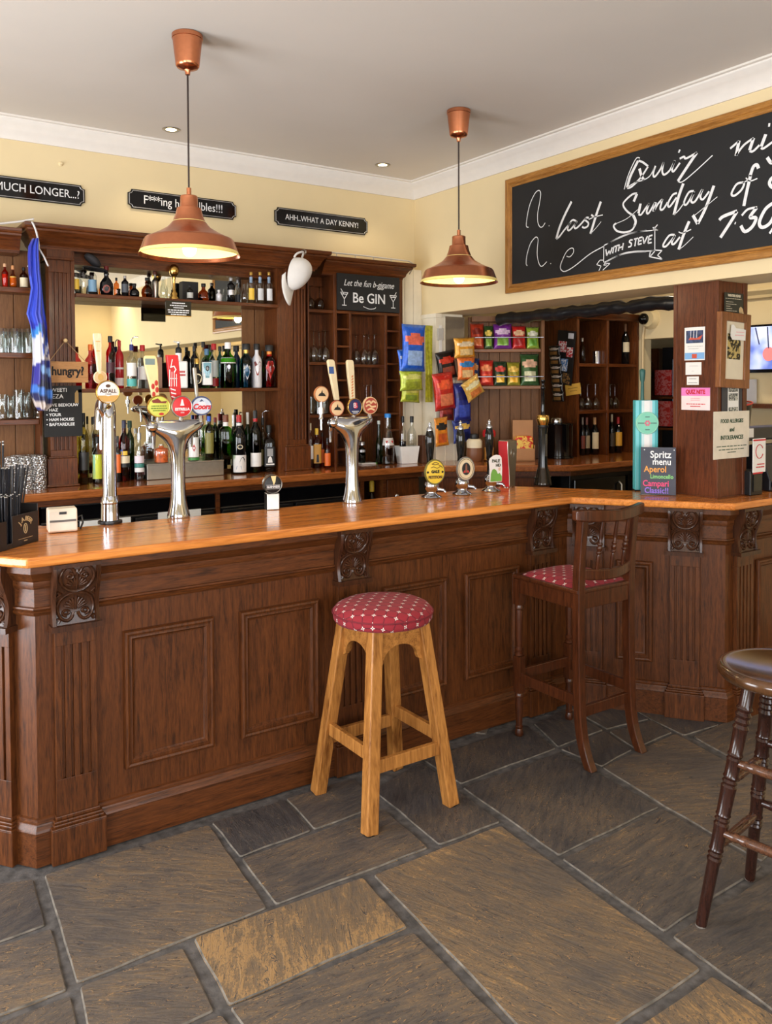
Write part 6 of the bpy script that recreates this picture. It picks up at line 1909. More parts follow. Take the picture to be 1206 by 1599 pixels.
text('lettering', 'CYDER', .008, P('badge_brown', (84, 52, 26), .5), bd, T(0, -.009, .0072))
disc(bd, 0, .026, .010, .007, P('badge_brown', (84, 52, 26), .5), .0064)
hd = paddle(t, (-.036, .0, .64), (-.044, .0, .815), .020, .036, .016, M_PALEW, mid=[(0, .016), (.1, .018), (.5, .026), (.92, .036), (1, .034)])
lines(hd, [(-.052, -.034, .78), (-.05, -.036, .74)], P('badge_ochre', (206, 160, 84), .5), .004); hd.children[0].matrix_local = Matrix.Translation((0, -.0085, 0)) @ Matrix.Rotation(PI / 2, 4, 'X')
bm_ = badge(t, -.034, -.004, .628, .028, .028, P('medallion_tan', (214, 178, 128), .5), M_PALEW, 'medallion', th=.007)
disc(bm_, 0, 0, .012, .014, P('badge_ochre', (206, 160, 84), .5), .0052)
b = MB(); b.tube([(-.022, 0, .585), (-.032, 0, .61)], .007, 10); b.build('handle_stem', M_CHROME, t, smooth=50)


def t_font(u, v, label, sc_=1.0):
    p = seat(u, v)
    t = thing('beer_font', label, 'beer tap', (p.x, p.y, BT), 0, gT)
    lv = [(0, .049, .049, 0), (.008, .0505, .0505, 0), (.020, .048, .048, 0), (.05, .040, .040, 0), (.09, .0345, .0345, 0), (.16, .031, .031, 0), (.24, .031, .031, 0), (.29, .034, .033, -.001), (.325, .044, .035, -.003), (.352, .060, .037, -.006), (.373, .083, .039, -.008), (.389, .106, .039, -.008), (.401, .121, .036, -.007), (.413, .128, .032, -.006), (.424, .129, .028, -.005), (.433, .124, .022, -.004), (.438, .11, .013, -.003)]
    seg = 40
    vs, fs = [], []
    for z, a, c, ox in lv:
        for i in range(seg):
            th = 2 * PI * i / seg
            vs.append((ox + a * math.cos(th), c * math.sin(th), z * sc_))
    for j in range(len(lv) - 1):
        for i in range(seg): fs.append((j * seg + i, j * seg + (i + 1) % seg, (j + 1) * seg + (i + 1) % seg, (j + 1) * seg + i))
    fs.append(tuple(range(seg - 1, -1, -1))); fs.append(tuple(range((len(lv) - 1) * seg, len(lv) * seg)))
    MB().add(vs, fs).build('column', M_CHROME, t, smooth=60)
    b = MB(); b.tube([(-.118, -.012, .411 * sc_), (-.126, -.030, .411 * sc_), (-.129, -.046, .408 * sc_)], [.026, .022, .012], 18); b.build('arm_end', M_CHROME, t, smooth=70)
    for x in (-.09, 0, .085):
        b = MB(); b.tube([(x, .022, .415 * sc_), (x, .05, .40 * sc_), (x, .058, .36 * sc_), (x, .058, .31 * sc_)], [.012, .011, .009, .007], 12); b.build('spout', M_CHROME, t, smooth=60)
    return t, .438 * sc_


t, zt_ = t_font(279, 808, 'chrome twin-armed beer tap with yellow, red and white oval badges')
specs = ((-.090, -.014, .062, .052, .049, P('badge_lime', (214, 216, 92), .45)), (.012, -.022, .060, .049, .049, P('badge_red', (214, 38, 44), .4)), (.106, -.014, .062, .047, .041, P('badge_white', (226, 230, 240), .4)))
bs_ = []
for x, y, dz, rx, rz_, f in specs:
    b = MB(); b.lathe([(0, 0), (.012, 0), (.010, .012), (.008, .03), (0, .03)], 14, M=Matrix.Translation((x, y * .5, zt_ - .012))); b.build('badge_stem', M_CHROME, t, smooth=50)
    bs_.append(badge(t, x, y, zt_ + dz, rx, rz_, f, M_BRASS if x < 0 else M_STEEL))
M_BRN = P('badge_brown', (84, 52, 26), .5)
poly2(bs_[0], [(-.028, .016), (.03, .014), (.036, .024), (.01, .022), (-.006, .036), (-.022, .03), (-.034, .026)], P('badge_maroon', (130, 48, 36), .5), .0072)
lines(bs_[0], [(-.034, .034, .002), (-.036, .036, -.008), (-.028, .028, -.018)], P('badge_green', (110, 140, 40), .5), .005, z=.0072)
disc(bs_[0], .010, -.033, .011, .006, P('badge_maroon_red', (190, 40, 36), .5), .0070)
for s in ((-.006, .002), (.006, .002)): pass
text('lettering', 'ESTRELLA', .0155, M_CHALK, bs_[1], T(0, -.012, .0075), sx=1.0, bold=.0008)
text('lettering', '1876', .009, M_CHALK, bs_[1], T(0, -.027, .0075))
poly2(bs_[1], [(-.010, .004), (.010, .004), (.006, .016), (.003, .032), (-.003, .032), (-.006, .016)], M_CHALK, .0072)
disc(bs_[2], 0, 0, .042, .036, P('badge_palesky', (206, 218, 236), .4), .0062, n=32)
text('lettering', 'Coors', .034, M_REDINK, bs_[2], T(0, -.005, .0076), sx=.95, shear=.25, bold=.0014)
poly2(bs_[2], [(-.012, .018), (0, .030), (.012, .018), (.004, .021), (-.002, .019)], P('badge_navyline', (70, 84, 120), .5), .0072)
b = MB(); b.tube([(.047 * math.cos(a), .041 * math.sin(a), .004) for a in [2 * PI * i / 40 for i in range(41)]], .0025, 6, cap=False); b.build('blue_ring', P('badge_blue', (56, 84, 140), .4), bs_[2])
hd = paddle(t, (-.092, .014, zt_ + .085), (-.118, .014, zt_ + .285), .036, .060, .018, P('chilli_cream', (238, 216, 158), .45), mid=[(0, .030), (.25, .036), (.5, .046), (.75, .058), (.93, .058), (1, .046)])
for (x, z, s) in ((-.105, .115, 1), (-.090, .135, 1), (-.108, .15, .9), (-.093, .165, .8)):
    b = MB(); b.lathe([(0, -.001), (.006, -.0005), (.008, .0), (0, .001)], 12, sx=1, sy=1.6, M=Matrix.Translation((x, .0045, zt_ + z)) @ Matrix.Rotation(PI / 2, 4, 'X')); b.build('chilli_print', P('chilli_red', (190, 44, 30), .45), hd)
b = MB(); b.add([(-.142, .0042, zt_ + .245), (-.098, .0042, zt_ + .245), (-.098, .0042, zt_ + .272), (-.142, .0042, zt_ + .272)], [(0, 1, 2, 3)]); b.build('swirl_print', P('swirl_grey', (120, 140, 140), .5), hd)
hd = paddle(t, (.002, .016, zt_ + .08), (-.018, .016, zt_ + .29), .048, .055, .022, P('handle_red', (208, 30, 36), .3), mid=[(0, .030), (.12, .046), (.5, .052), (.97, .054), (1, .054)])
b = MB()
for pts, w in (([(-.02, .27), (-.026, .24)], .004), ([(-.03, .235), (-.012, .24), (-.004, .225), (-.012, .212)], .006), ([(-.032, .225), (-.034, .15)], .005), ([(-.022, .215), (-.024, .15)], .003), ([(-.012, .212), (-.012, .15)], .003), ([(-.002, .205), (-.002, .15)], .003), ([(-.034, .185), (.002, .185)], .003), ([(-.03, .14), (-.006, .132)], .005), ([(-.028, .122), (-.004, .116)], .005), ([(-.026, .105), (-.008, .10)], .004)):
    b.ribbon([(x, zt_ + z) for x, z in pts], w, lambda q, l: (q.x, .0042 - l, q.y))
b.build('white_print', M_CHALK, hd)
hd = paddle(t, (.098, .014, zt_ + .09), (.086, .014, zt_ + .235), .016, .019, .014, M_STEEL)

t, zt_ = t_font(550.5, 785, 'chrome twin-armed beer tap with four round badges and two cream handles', .985)
for x, y, dz, r, f, rim in ((-.178, -.006, .115, .040, P('badge_sand', (232, 196, 150), .45), P('badge_copper', (176, 110, 64), .35)), (-.095, -.014, .045, .039, P('badge_sand', (232, 196, 150), .45), P('badge_copper_red', (170, 84, 56), .35)), (.004, -.02, .050, .043, P('badge_navy', (34, 42, 88), .4), M_BRASS), (.102, -.012, .055, .044, P('badge_rust', (176, 70, 56), .4), P('badge_sand', (232, 196, 150), .45))):
    b = MB(); b.lathe([(0, 0), (.011, 0), (.009, .012), (.007, dz - .02), (0, dz - .02)], 14, M=Matrix.Translation((x, y * .5, zt_ - .008))); b.build('badge_stem', M_CHROME, t, smooth=50)
    bd = badge(t, x, y, zt_ + dz, r, r, f, rim)
    if x < -.05:
        poly2(bd, [(-.022, -.008), (.022, -.010), (.012, .004), (.004, .006), (.001, .022), (-.006, .006), (-.014, .004)], BLACKC, .0072)
    elif x < .05:
        text('lettering', 'B', .040, P('badge_pinkred', (214, 60, 84), .4), bd, T(.002, .006, .0076), bold=.001); text('lettering', 'B', .034, M_CHALK, bd, T(-.004, .007, .0084)); lines(bd, [(-.02, .02, -.022), (-.014, .014, -.030)], M_CHALK, .004, z=.0072)
    else:
        b = MB()
        for pts in (((-.03, .014), (-.01, .022), (.0, .012), (.012, .022), (.03, .012)), ((-.032, -.004), (-.012, .004), (.004, -.006), (.030, -.004)), ((-.022, -.022), (.0, -.016), (.022, -.024))):
            b.ribbon(smooth_pts([Vector(q) for q in pts]), .009, lambda q, l: (q.x, q.y, .0064 + l))
        b.build('print', P('badge_sand', (232, 196, 150), .45), bd)
b = MB(); b.tube([(-.178, .0, zt_ + .08), (-.176, .0, zt_ - .06)], .006, 10); b.lathe([(0, 0), (.017, 0), (.017, .03), (0, .03)], 14, M=Matrix.Translation((-.178, 0, zt_ + .02))); b.build('badge_post', M_CHROME, t, smooth=50)
for x0, x1, sx in ((-.080, -.115, 1), (.012, -.004, 1)):
    hd = paddle(t, (x0, .014, zt_ + .085), (x1, .014, zt_ + .285), .026, .040, .018, P('handle_cream', (232, 214, 174), .4), mid=[(0, .026), (.3, .032), (.7, .040), (.95, .040), (1, .028)])
    if x0 < 0:
        b = MB(); b.add([(x1 - .012, .0042, zt_ + .215), (x1 + .016, .0042, zt_ + .215), (x1 + .013, .0042, zt_ + .25), (x1 - .014, .0042, zt_ + .25)], [(0, 1, 2, 3)]); b.build('blue_print', P('print_blue', (62, 92, 150), .45), hd)
    else:
        b = MB()
        for k in range(8): b.ribbon([(x1 + .006, zt_ + .10 + k * .014), (x1 + .014, zt_ + .109 + k * .014)], .006, lambda q, l: (q.x, .0042 - l, q.y))
        b.build('orange_print', P('print_orange', (210, 120, 60), .45), hd)

# small stout tap
p = seat(425, 795)
t = thing('stout_tap', 'short square chrome tap with round black badge bearing a gold harp', 'beer tap', (p.x, p.y, BT), -.25, gT)
b = MB(); b.box(-.030, .030, -.030, .030, 0, .078); b.build('post', M_STEEL, t, bevel=.003)
b = MB(); b.box(-.031, -.0301, -.028, .028, .002, .076); b.build('side_plate', M_BLACK, t)
bd = badge(t, 0, -.012, .122, .046, .046, BLACKC, M_STEEL, th=.03)
poly2(bd, [(-.012, .040), (.014, .040), (.010, .012), (.002, -.004), (-.002, .010)], P('harp_gold', (214, 188, 130), .4, .3), .0215)
text('lettering', 'GUINNESS', .0135, M_CHALK, bd, T(0, -.012, .0215), bold=.0004)
b = MB()
for y in (-.003, -.021): b.ribbon([(-.034, y), (.034, y)], .0012, lambda q, l: (q.x, q.y, .0214))
b.build('rule', M_CHALK, bd)


def hand_pump(u, v, label, kind):
    p = seat(u, v)
    t = thing('hand_pump', label, 'beer pump', (p.x, p.y, BT), -.2, 'chrome hand pumps')
    b = MB(); b.lathe([(0, 0), (.052, 0), (.054, .004), (.050, .010), (.034, .018), (.026, .026), (.025, .034), (.034, .046), (.038, .060), (.036, .076), (.028, .088), (.020, .094), (0, .094)], 32); b.build('base', M_CHROME, t, smooth=50)
    b = MB(); b.lathe([(0, .09), (.013, .09), (.012, .17), (.017, .18), (.016, .20), (.0205, .235), (.025, .285), (.024, .315), (.019, .342), (.015, .352), (0, .352)], 24, M=Matrix.Translation((0, .018, 0))); b.build('pump_handle', M_BLKGL, t, smooth=60)
    b = MB(); b.lathe([(0, .350), (.016, .350), (.0165, .360), (.010, .368), (.006, .374), (.009, .381), (.009, .390), (0, .396)], 20, M=Matrix.Translation((0, .018, 0))); b.build('finial', M_CHROME, t, smooth=60)
    b = MB(); b.tube([(.024, -.0, .045), (.060, -.02, .040), (.068, -.035, .028)], [.010, .008, .006], 10); b.build('spout', M_CHROME, t, smooth=60)
    if kind == 'yellow':
        bd = badge(t, 0, -.040, .138, .058, .066, P('clip_yellow', (228, 196, 60), .4), P('clip_edge', (110, 104, 50), .4))
        text('lettering', 'GALE', .019, BLACKC, bd, T(0, .002, .0075), bold=.0012); text('lettering', 'PETITION', .020, P('clip_brown', (90, 60, 24), .5), bd, T(0, -.027, .0075), sx=.9, bold=.001)
        b = MB()
        for pts in (((-.02, .042), (0, .05), (.02, .042), (0, .038), (-.02, .042)), ((-.025, .022), (-.01, .028), (.01, .020), (.03, .030)), ((.02, .036), (.036, .028), (.04, .018))): b.ribbon(smooth_pts([Vector(q) for q in pts]), .003, lambda q, l: (q.x, q.y, .0068 + l))
        b.build('print', P('clip_brown', (90, 60, 24), .5), bd); disc(bd, -.042, .0, .006, .006, BLACKC, .0065); disc(bd, .042, .0, .006, .006, BLACKC, .0065)
    elif kind == 'ring':
        bd = badge(t, 0, -.040, .142, .054, .064, P('clip_cream', (222, 206, 170), .4), P('clip_grey', (120, 116, 108), .4))
        b = MB(); b.tube([(.043 * math.cos(a), .052 * math.sin(a), .0055) for a in [2 * PI * i / 40 for i in range(41)]], .0012, 6, cap=False); b.build('brown_ring', P('clip_brown', (90, 60, 24), .5), bd)
        disc(bd, 0, 0, .026, .034, P('clip_grey', (120, 116, 108), .4), .0066); disc(bd, 0, 0, .024, .031, BLACKC, .0072)
        poly2(bd, [(-.005, -.020), (.005, -.020), (.006, .012), (.003, .026), (-.003, .026), (-.006, .012)], P('clip_tower', (130, 84, 60), .5), .0078); poly2(bd, [(-.018, -.020), (.018, -.020), (.012, -.008), (-.012, -.008)], P('clip_redroof', (190, 50, 46), .5), .0076)
    else:
        M = Matrix.Translation((.008, -.034, 0)) @ Matrix.Rotation(PI / 2, 4, 'X')
        pl = [(-.037, .055), (.040, .055), (.042, .13), (.038, .188), (.028, .200), (.008, .204), (-.012, .200), (-.034, .186), (-.040, .17), (-.036, .12)]
        b = MB(); b.prism(pl, -.004, .004); bd = b.build('badge', WHITE, t, M=M, bevel=.002)
        poly2(bd, [(-.034, .058), (.038, .058), (.038, .085), (.024, .105), (.014, .098), (.004, .118), (-.010, .128), (-.022, .122), (-.030, .10)], P('clip_green', (110, 168, 70), .5), .0045)
        text('lettering', 'PALE', .024, P('clip_olive', (60, 60, 30), .5), bd, T(.001, .170, .005), bold=.001, sx=.95); text('lettering', 'HD', .022, P('clip_olive', (60, 60, 30), .5), bd, T(.016, .146, .005), bold=.001)
        disc(bd, .024, .125, .008, .010, P('clip_pinkish', (224, 190, 170), .5), .0045)
    return t


hand_pump(674, 777, 'chrome hand pump with round yellow badge and black handle', 'yellow')
hand_pump(722, 772, 'chrome hand pump with cream ring badge and black handle', 'ring')
hand_pump(767, 767, 'chrome hand pump with white and green shaped badge', 'shape')

# silver and red hourglass font
p = seat(793, 760)
t = thing('beer_font', 'hourglass shaped font with brushed silver front and red side', 'beer tap', (p.x, p.y, BT), .22, gT)
lv = [(0, .030), (.02, .031), (.06, .032), (.10, .035), (.15, .041), (.20, .046), (.24, .048), (.268, .047)]
vs, fs, ks = [], [], []
for z, w in lv: vs += [(-w, -.034, z), (w, -.034, z), (w, .034, z), (-w, .034, z)]
b = MB()
for i in range(len(lv) - 1):
    for j in range(4): b.add([], []); fs.append((i * 4 + j, i * 4 + (j + 1) % 4, i * 4 + 4 + (j + 1) % 4, i * 4 + 4 + j)); ks.append(1 if j == 3 else 0)
n = len(vs); fs += [(3, 2, 1, 0), (n - 4, n - 3, n - 2, n - 1)]; ks += [0, 0]
b.v, b.f, b.k = vs, fs, ks
bd = b.build('column', [M_STEEL, P('font_red', (200, 34, 50), .3)], t, bevel=.006, seg=3, smooth=50)
b = MB(); b.lathe([(0, 0), (.034, 0), (.034, .004), (0, .004)], 24); b.build('foot_ring', M_CHROME, t)
b = MB()
for r in (.012, .017): b.tube([(r * math.cos(a), -.0345, .195 + 1.5 * r * math.sin(a)) for a in [2 * PI * i / 24 for i in range(25)]], .0009, 5, cap=False)
b.build('embossed_crest', M_STEEL, t)

# tall black and gold font
p = seat(848, 757)
t = thing('beer_font', 'tall black font with gold bowl and slim rod near the bend of the bar', 'beer tap', (p.x, p.y, BT), 0, gT)
b = MB(); b.lathe([(0, 0), (.053, 0), (.054, .006), (.050, .02), (.044, .05), (.036, .085), (.031, .10), (.031, .106), (0, .106)], 32); b.build('foot', P('bronze_black', (46, 38, 30), .18, .5), t, smooth=45)
b = MB(); b.lathe([(0, .104), (.0285, .104), (.0265, .16), (.027, .30), (.030, .345), (0, .345)], 28); b.build('column', M_BLKGL, t, smooth=50)
b = MB(); b.box(-.007, .007, -.0285, -.0265, .17, .30); sp = b.build('front_strip', M_STEEL, t)
b = MB(); b.lathe([(0, .335), (.030, .335), (.032, .342), (.032, .35), (0, .35)], 28); b.build('black_ring', M_BLACK, t, smooth=50)
b = MB(); b.lathe([(0, .35), (.028, .35), (.037, .375), (.038, .395), (.034, .408), (.026, .412), (0, .412)], 28); b.build('gold_bowl', M_BRASS, t, smooth=60)
b = MB(); b.lathe([(0, .41), (.014, .41), (.011, .43), (.0105, .56), (.014, .565), (.014, .575), (.009, .58), (.009, .60), (.013, .604), (.013, .615), (0, .62)], 18); b.build('lever_rod', M_BLKGL, t, smooth=50)
for s in (-1, 1):
    b = MB(); b.tube([(s * .05, 0, .04), (s * .066, 0, .045)], .004, 8); b.build('side_pin', M_CHROME, t)

# striped turquoise font by the post
p = seat(1008, 766)
t = thing('beer_font', 'tall turquoise and white striped font with mint round badge by the post', 'beer tap', (p.x, p.y, BT), -.64, gT)
cols = [C(120, 206, 212), C(66, 168, 172), C(196, 226, 226), WHITE, WHITE, C(210, 214, 214), C(120, 206, 212), C(66, 168, 172)]
W_ = .062
b = MB(); b.box(-W_, W_, -.026, .03, .006, .50); b.build('column', C(84, 190, 196), t, bevel=.004)
for i in range(8):
    x0 = -W_ + .004 + i * (2 * W_ - .008) / 8
    b = MB(); b.box(x0, x0 + (2 * W_ - .008) / 8, -.0275, -.026, .008, .498); b.build('stripe', cols[i], t)
b = MB(); b.box(-W_ - .002, W_ + .002, -.03, .032, 0, .008); b.build('foot', M_BLACK, t)
bd = badge(t, .0, -.034, .375, .062, .062, C(126, 206, 176), C(150, 216, 190), th=.008)
for k in range(6):
    a = k * PI / 3; disc(bd, .011 * math.cos(a), .011 * math.sin(a), .006, .006, C(214, 110, 130), .0062, n=10)
lines(bd, [(-.05, -.018, 0), (.018, .05, 0), (-.012, .012, .034), (-.012, .012, -.036)], P('mint_ink', (90, 130, 120), .5), .006, z=.0062)
b = MB(); b.lathe([(0, .50), (.010, .50), (.009, .60), (.013, .615), (.016, .65), (.016, .665), (.010, .672), (0, .674)], 18, M=Matrix.Translation((-.018, .0, 0))); b.build('tap_handle', C(40, 92, 84), t, smooth=50)

# card receipt printer
p = seat(97, 832)
t = thing('card_reader', 'small off-white card payment terminal on the bar beside the tall single tap', 'card terminal', (p.x + .01, p.y + .045, BT), -.12)
M_OFFW = P('offwhite_plastic', (232, 220, 200), .4)
M = frame((0, 0, 0), (0, 1, 0), (1, 0, 0))
pl = [(-.045, .002), (.045, .002), (.050, .012), (.046, .088), (.038, .096), (-.030, .096), (-.040, .088), (-.050, .010)]
b = MB(); b.prism(pl, -.055, .055); b.build('body', M_OFFW, t, bevel=.006, seg=3, M=M)
b = MB(); b.box(-.050, .050, -.0485, -.044, .044, .052); b.build('paper_slot', P('slot_grey', (90, 84, 78), .4), t)
b = MB(); b.box(-.014, .014, -.0445, -.041, .074, .084); b.build('logo_plate', BLACKC, t)
b = MB(); b.tube([(.055, .0, .05), (.075, -.01, .06), (.08, -.01, .03), (.07, -.005, .004)], .004, 8); b.build('cable_plug', BLACKC, t, smooth=60)

# drinking straw caddy
a, c = Vector((.505, 3.205)), Vector((.668, 3.362))
dx_ = (c - a).normalized(); L_ = (c - a).length
Mx = frame((a.x, a.y, BT), (dx_.x, dx_.y, 0), (dx_.y, -dx_.x, 0))       # x along front, y up, z towards the viewer's side
t = thing('straw_caddy', 'black box caddy full of black straws at the near end of the bar', 'caddy'); t.matrix_world = Mx
M_CAD = P('caddy_black', (34, 30, 28), .3, bump=.05)
D = .11
b = MB()
b.box(.072, L_, .0, .118, -.004, 0); b.box(-.05, .042, 0, .105, -.004, 0); b.box(.042, .072, 0, .02, -.004, 0)
b.box(L_ - .004, L_, 0, .145, -D, 0); b.box(-.05, -.046, 0, .145, -D, 0); b.box(-.05, L_, 0, .145, -D, -D + .004); b.box(-.05, L_, 0, .004, -D, 0)
b.box(.040, .043, .0, .10, -.066, -.004); b.box(-.046, L_ - .004, .0, .11, -.070, -.066)
cad = b.build('box', M_CAD, t, bevel=.0015)
ML = Matrix.Translation((.148, 0, .0008))
M_TANP = P('caddy_print', (196, 172, 128), .5)
for i, ch in enumerate('J.A.BEER'):
    th = (i - 3.5) * .26
    text('lettering', ch, .024, M_TANP, t, Matrix.Translation((.148 + .036 * math.sin(th) * 1.15, .062 + .036 * math.cos(th), .0008)) @ Matrix.Rotation(-th, 4, 'Z'), bold=.0004)
b = MB(); b.tube([(.148 + .010 * math.cos(q), .062 + .018 * math.sin(q), .0008) for q in [2 * PI * i / 24 for i in range(25)]], .0014, 5, cap=False); b.ribbon([(.148, .05), (.148, .074)], .006, lambda q, l: (q.x, q.y, .001)); b.build('oval_print', M_TANP, t)
b = MB(); b.ribbon([(.105, .026), (.19, .026)], .0016, lambda q, l: (q.x, q.y, .001)); b.ribbon([(.138, .017), (.158, .017)], .003, lambda q, l: (q.x, q.y, .001)); b.build('rule_print', M_TANP, t)
M_STRAW = P('straw_black', (26, 28, 38), .35)
M_STRW2 = P('straw_cut_end', (206, 204, 200), .6)
proto = None
rs = random.Random(5)
groups = [(.0, .135, -.106, -.072, .375, 26, .04, 'tallest black straws at the back of the caddy'), (.125, .216, -.100, -.072, .285, 26, .45, 'black straws of middle length fanning out of the caddy'), (-.035, .150, -.062, -.010, .185, 34, .02, 'short black straws in front of the caddy')]
for x0, x1, z0, z1, h, n, fan, lb in groups:
    proto = None
    for i in range(n):
        x, z = x0 + (x1 - x0) * (i % (n // 2) + .5) / (n // 2), z0 + (z1 - z0) * (.25 + .5 * (i // (n // 2))) + rs.uniform(-.004, .004)
        lean = fan * ((x - x0) / (x1 - x0) - .45) + rs.uniform(-.02, .02)
        if proto is None:
            b = MB(); b.lathe([(.0034, .0), (.0034, 1.0)], 8)
            proto = b.build('drinking_straw', M_STRAW); s0 = proto
            b = MB(); b.lathe([(.0036, .988), (.0036, 1.0), (.0018, 1.0005)], 8); b.build('cut_end', M_STRW2, proto)
            o = proto
        else:
            o = copy_tree(proto)
        tag(o, lb, 'straw', lb)
        hh = h + rs.uniform(-.012, .012)
        o.matrix_world = Mx @ Matrix.Translation((x, .006, z)) @ Matrix.Rotation(-lean, 4, 'Z') @ Matrix.Rotation(-PI / 2, 4, 'X') @ Matrix.Diagonal((1, 1, hh, 1))
# ------------------------------------------------------------------ snacks, wine and fittings beyond the opening
def packet(label, M, w, h, base, logo, low, group='crisp packets on the snack shelves', name='crisp_packet', puff=.5, tilt=0, cat='crisps'):
    """puffed foil bag: crimped ends, printed blocks on its front."""
    nx, ny = 10, 16
    vs, fs, ks = [], [], []
    rr = random.Random(label)
    ph = rr.uniform(0, 6)
    for side in (1, -1):
        for j in range(ny + 1):
            v = j / ny
            for i in range(nx + 1):
                u = i / nx * 2 - 1
                e = max(0, min(1, min(v, 1 - v) / .14))
                d = puff * w * .34 * (1 - abs(u) ** 2.2) ** .6 * math.sin(e * PI / 2) * (.75 + .25 * math.sin(v * PI))
                d += .004 * math.sin(u * 7 + v * 9 + ph) * (1 - abs(u)) * e
                wv = .002 * math.sin(i * 2.1) * (1 - e)
                wx = 1 - .10 * math.sin(v * PI) * (1 if abs(u) > .8 else 0)
                vs.append((u * w / 2 * wx, v * h, side * (d / 1 + .0008) + wv))
    st = (nx + 1) * (ny + 1)
    for s in range(2):
        for j in range(ny):
            for i in range(nx):
                a = s * st + j * (nx + 1) + i
                fs.append((a, a + 1, a + nx + 2, a + nx + 1))
                u, v = (i + .5) / nx * 2 - 1, (j + .5) / ny
                k = 0
                if s == 0:
                    if ((u / .75) ** 2 + ((v - .68) / .13) ** 2) < 1: k = 1
                    elif abs(u) < .68 and .10 < v < .46 and (abs(u) + abs(v - .28) * 2.2) < .85: k = 2
                if v < .05 or v > .95: k = 3
                ks.append(k)
    for j in range(ny):
        for i in (0, nx):
            a = j * (nx + 1) + i; fs.append((a, a + nx + 1, st + a + nx + 1, st + a)); ks.append(0)
    for j in (0, ny):
        for i in range(nx):
            a = j * (nx + 1) + i; fs.append((a, a + 1, st + a + 1, st + a)); ks.append(3)
    b = MB(); b.v, b.f, b.k = vs, fs, ks
    def foil(c): return P('foil_%d_%d_%d' % c, c, .28, .15, var=.25, scale=45, bump=.35, bscale=28)
    o = b.build(name, [foil(base), foil(logo), foil(low), foil(tuple(int(x * .8 + 30) for x in base))], smooth=70, M=M)
    return tag(o, label, cat, group)


def on_crisp(u, v0, u0, u1, v1, zsh, label, base, logo, low, yoff=.038, tilt=0, **k):
    """bag standing on a snack shelf; x from the photo column on the shelf-unit plane."""
    a, c = at_p(u0, v0, CA, En), at_p(u1, v0, CA, En)
    w = (c - a).length; h = abs(at_p(u0, v1, CA, En).z - zsh)
    m = (a + c) / 2 + En * yoff
    nrm = -En + Vector((0, 0, .16)); nrm.normalize()
    yv = Vector((0, 0, 1)) - nrm * nrm.z
    M = frame((m.x, m.y, zsh + .001), Ea, nrm) @ Matrix.Rotation(tilt, 4, 'Z')
    return packet(label, M, w, h, base, logo, low, **k)


SZ1, SZ2 = 1.965, 1.690
gS = 'crisp packets on the snack shelves'
on_crisp(748, 541, 735.5, 757, 504, SZ1, 'dark orange-red crisp packet first on the upper snack shelf', (168, 52, 28), (120, 34, 22), (206, 110, 60))
on_crisp(765, 541, 757.5, 771.5, 508, SZ1, 'narrow dark green crisp packet on the upper snack shelf', (44, 70, 30), (226, 196, 90), (126, 160, 60))
on_crisp(788, 541, 772, 801, 505, SZ1, 'purple crisp packet with vegetable picture on the upper snack shelf', (120, 44, 140), (226, 196, 226), (110, 150, 50))
on_crisp(813, 542, 801.5, 823, 508, SZ1, 'bright red crisp packet on the upper snack shelf', (190, 36, 32), (236, 190, 150), (150, 24, 26))
on_crisp(834, 542, 824, 844, 510, SZ1, 'green and white crisp packet last on the upper snack shelf', (150, 176, 60), (236, 236, 214), (96, 150, 50))
on_crisp(743, 602, 735, 750, 559, SZ2, 'navy and orange crisp packet first on the lower snack shelf', (40, 54, 96), (206, 140, 80), (196, 130, 60))
on_crisp(761, 602, 750, 772, 562, SZ2, 'red crisp packet on the lower snack shelf', (196, 42, 32), (236, 140, 90), (226, 84, 50))
on_crisp(782, 602, 772.5, 793, 564, SZ2, 'dark green crisp packet with yellow picture on the lower snack shelf', (36, 58, 36), (206, 70, 60), (224, 176, 60))
on_crisp(804, 602, 793.5, 814, 565, SZ2, 'golden yellow crisp packet on the lower snack shelf', (150, 140, 40), (232, 190, 90), (226, 170, 50))
on_crisp(829, 602, 814.5, 844, 552, SZ2, 'large green bag with picture of dip on the lower snack shelf', (56, 92, 48), (226, 180, 150), (206, 206, 170))

# strips of bags clipped to the pier front
PFY = 4.84


def hang(u0, v0, u1, v1, label, base, logo, low, yo=0, tilt=0, group='crisp packets clipped to the cream pier', name='crisp_packet', cat='crisps', puff=.4, y=PFY):
    p, w, h = face_px(u0, v0, u1, v1, 'Y', y - .03 - yo)
    M = frame((p.x, y - .03 - yo, p.z), XR, NY) @ Matrix.Rotation(tilt, 4, 'Z') @ Matrix.Translation((0, -h / 2, 0))
    return packet(label, M, w, h, base, logo, low, group, name, puff, cat=cat)


t = thing('clip_strip', 'white plastic hanging clip strip on the cream pier front', 'clip strip', at_y(688, 540, 4.853))
b = MB(); b.box(-.012, .012, -.004, .003, -.28, .15); b.build('strip', WHITE, t)
b = MB(); b.box(-.028, .028, -.006, .004, .04, .13); b.build('holder', P('clip_clear', (196, 192, 184), .3), t, bevel=.004)
o = tag(MB().box(-.075, .105, -.004, .0, -.14, .13).build('perspex_panel', P('smoked_perspex', (120, 108, 92), .12, spec=.8), loc=at_y(708, 522, 4.855)), 'smoky square plastic panel at the top of the cream pier', 'panel')
hang(709, 527, 742, 559, 'golden crisp packet hanging highest on the pier front', (226, 156, 44), (240, 214, 180), (238, 200, 140), .07, .06)
hang(682, 548, 712, 592, 'black and red crisp packet hanging on the pier front', (30, 24, 24), (206, 60, 40), (150, 70, 50), .0, .18)
hang(714, 557, 742, 594, 'orange and blue crisp packet hanging on the pier front', (232, 120, 50), (50, 130, 196), (240, 196, 140), .055, .03)
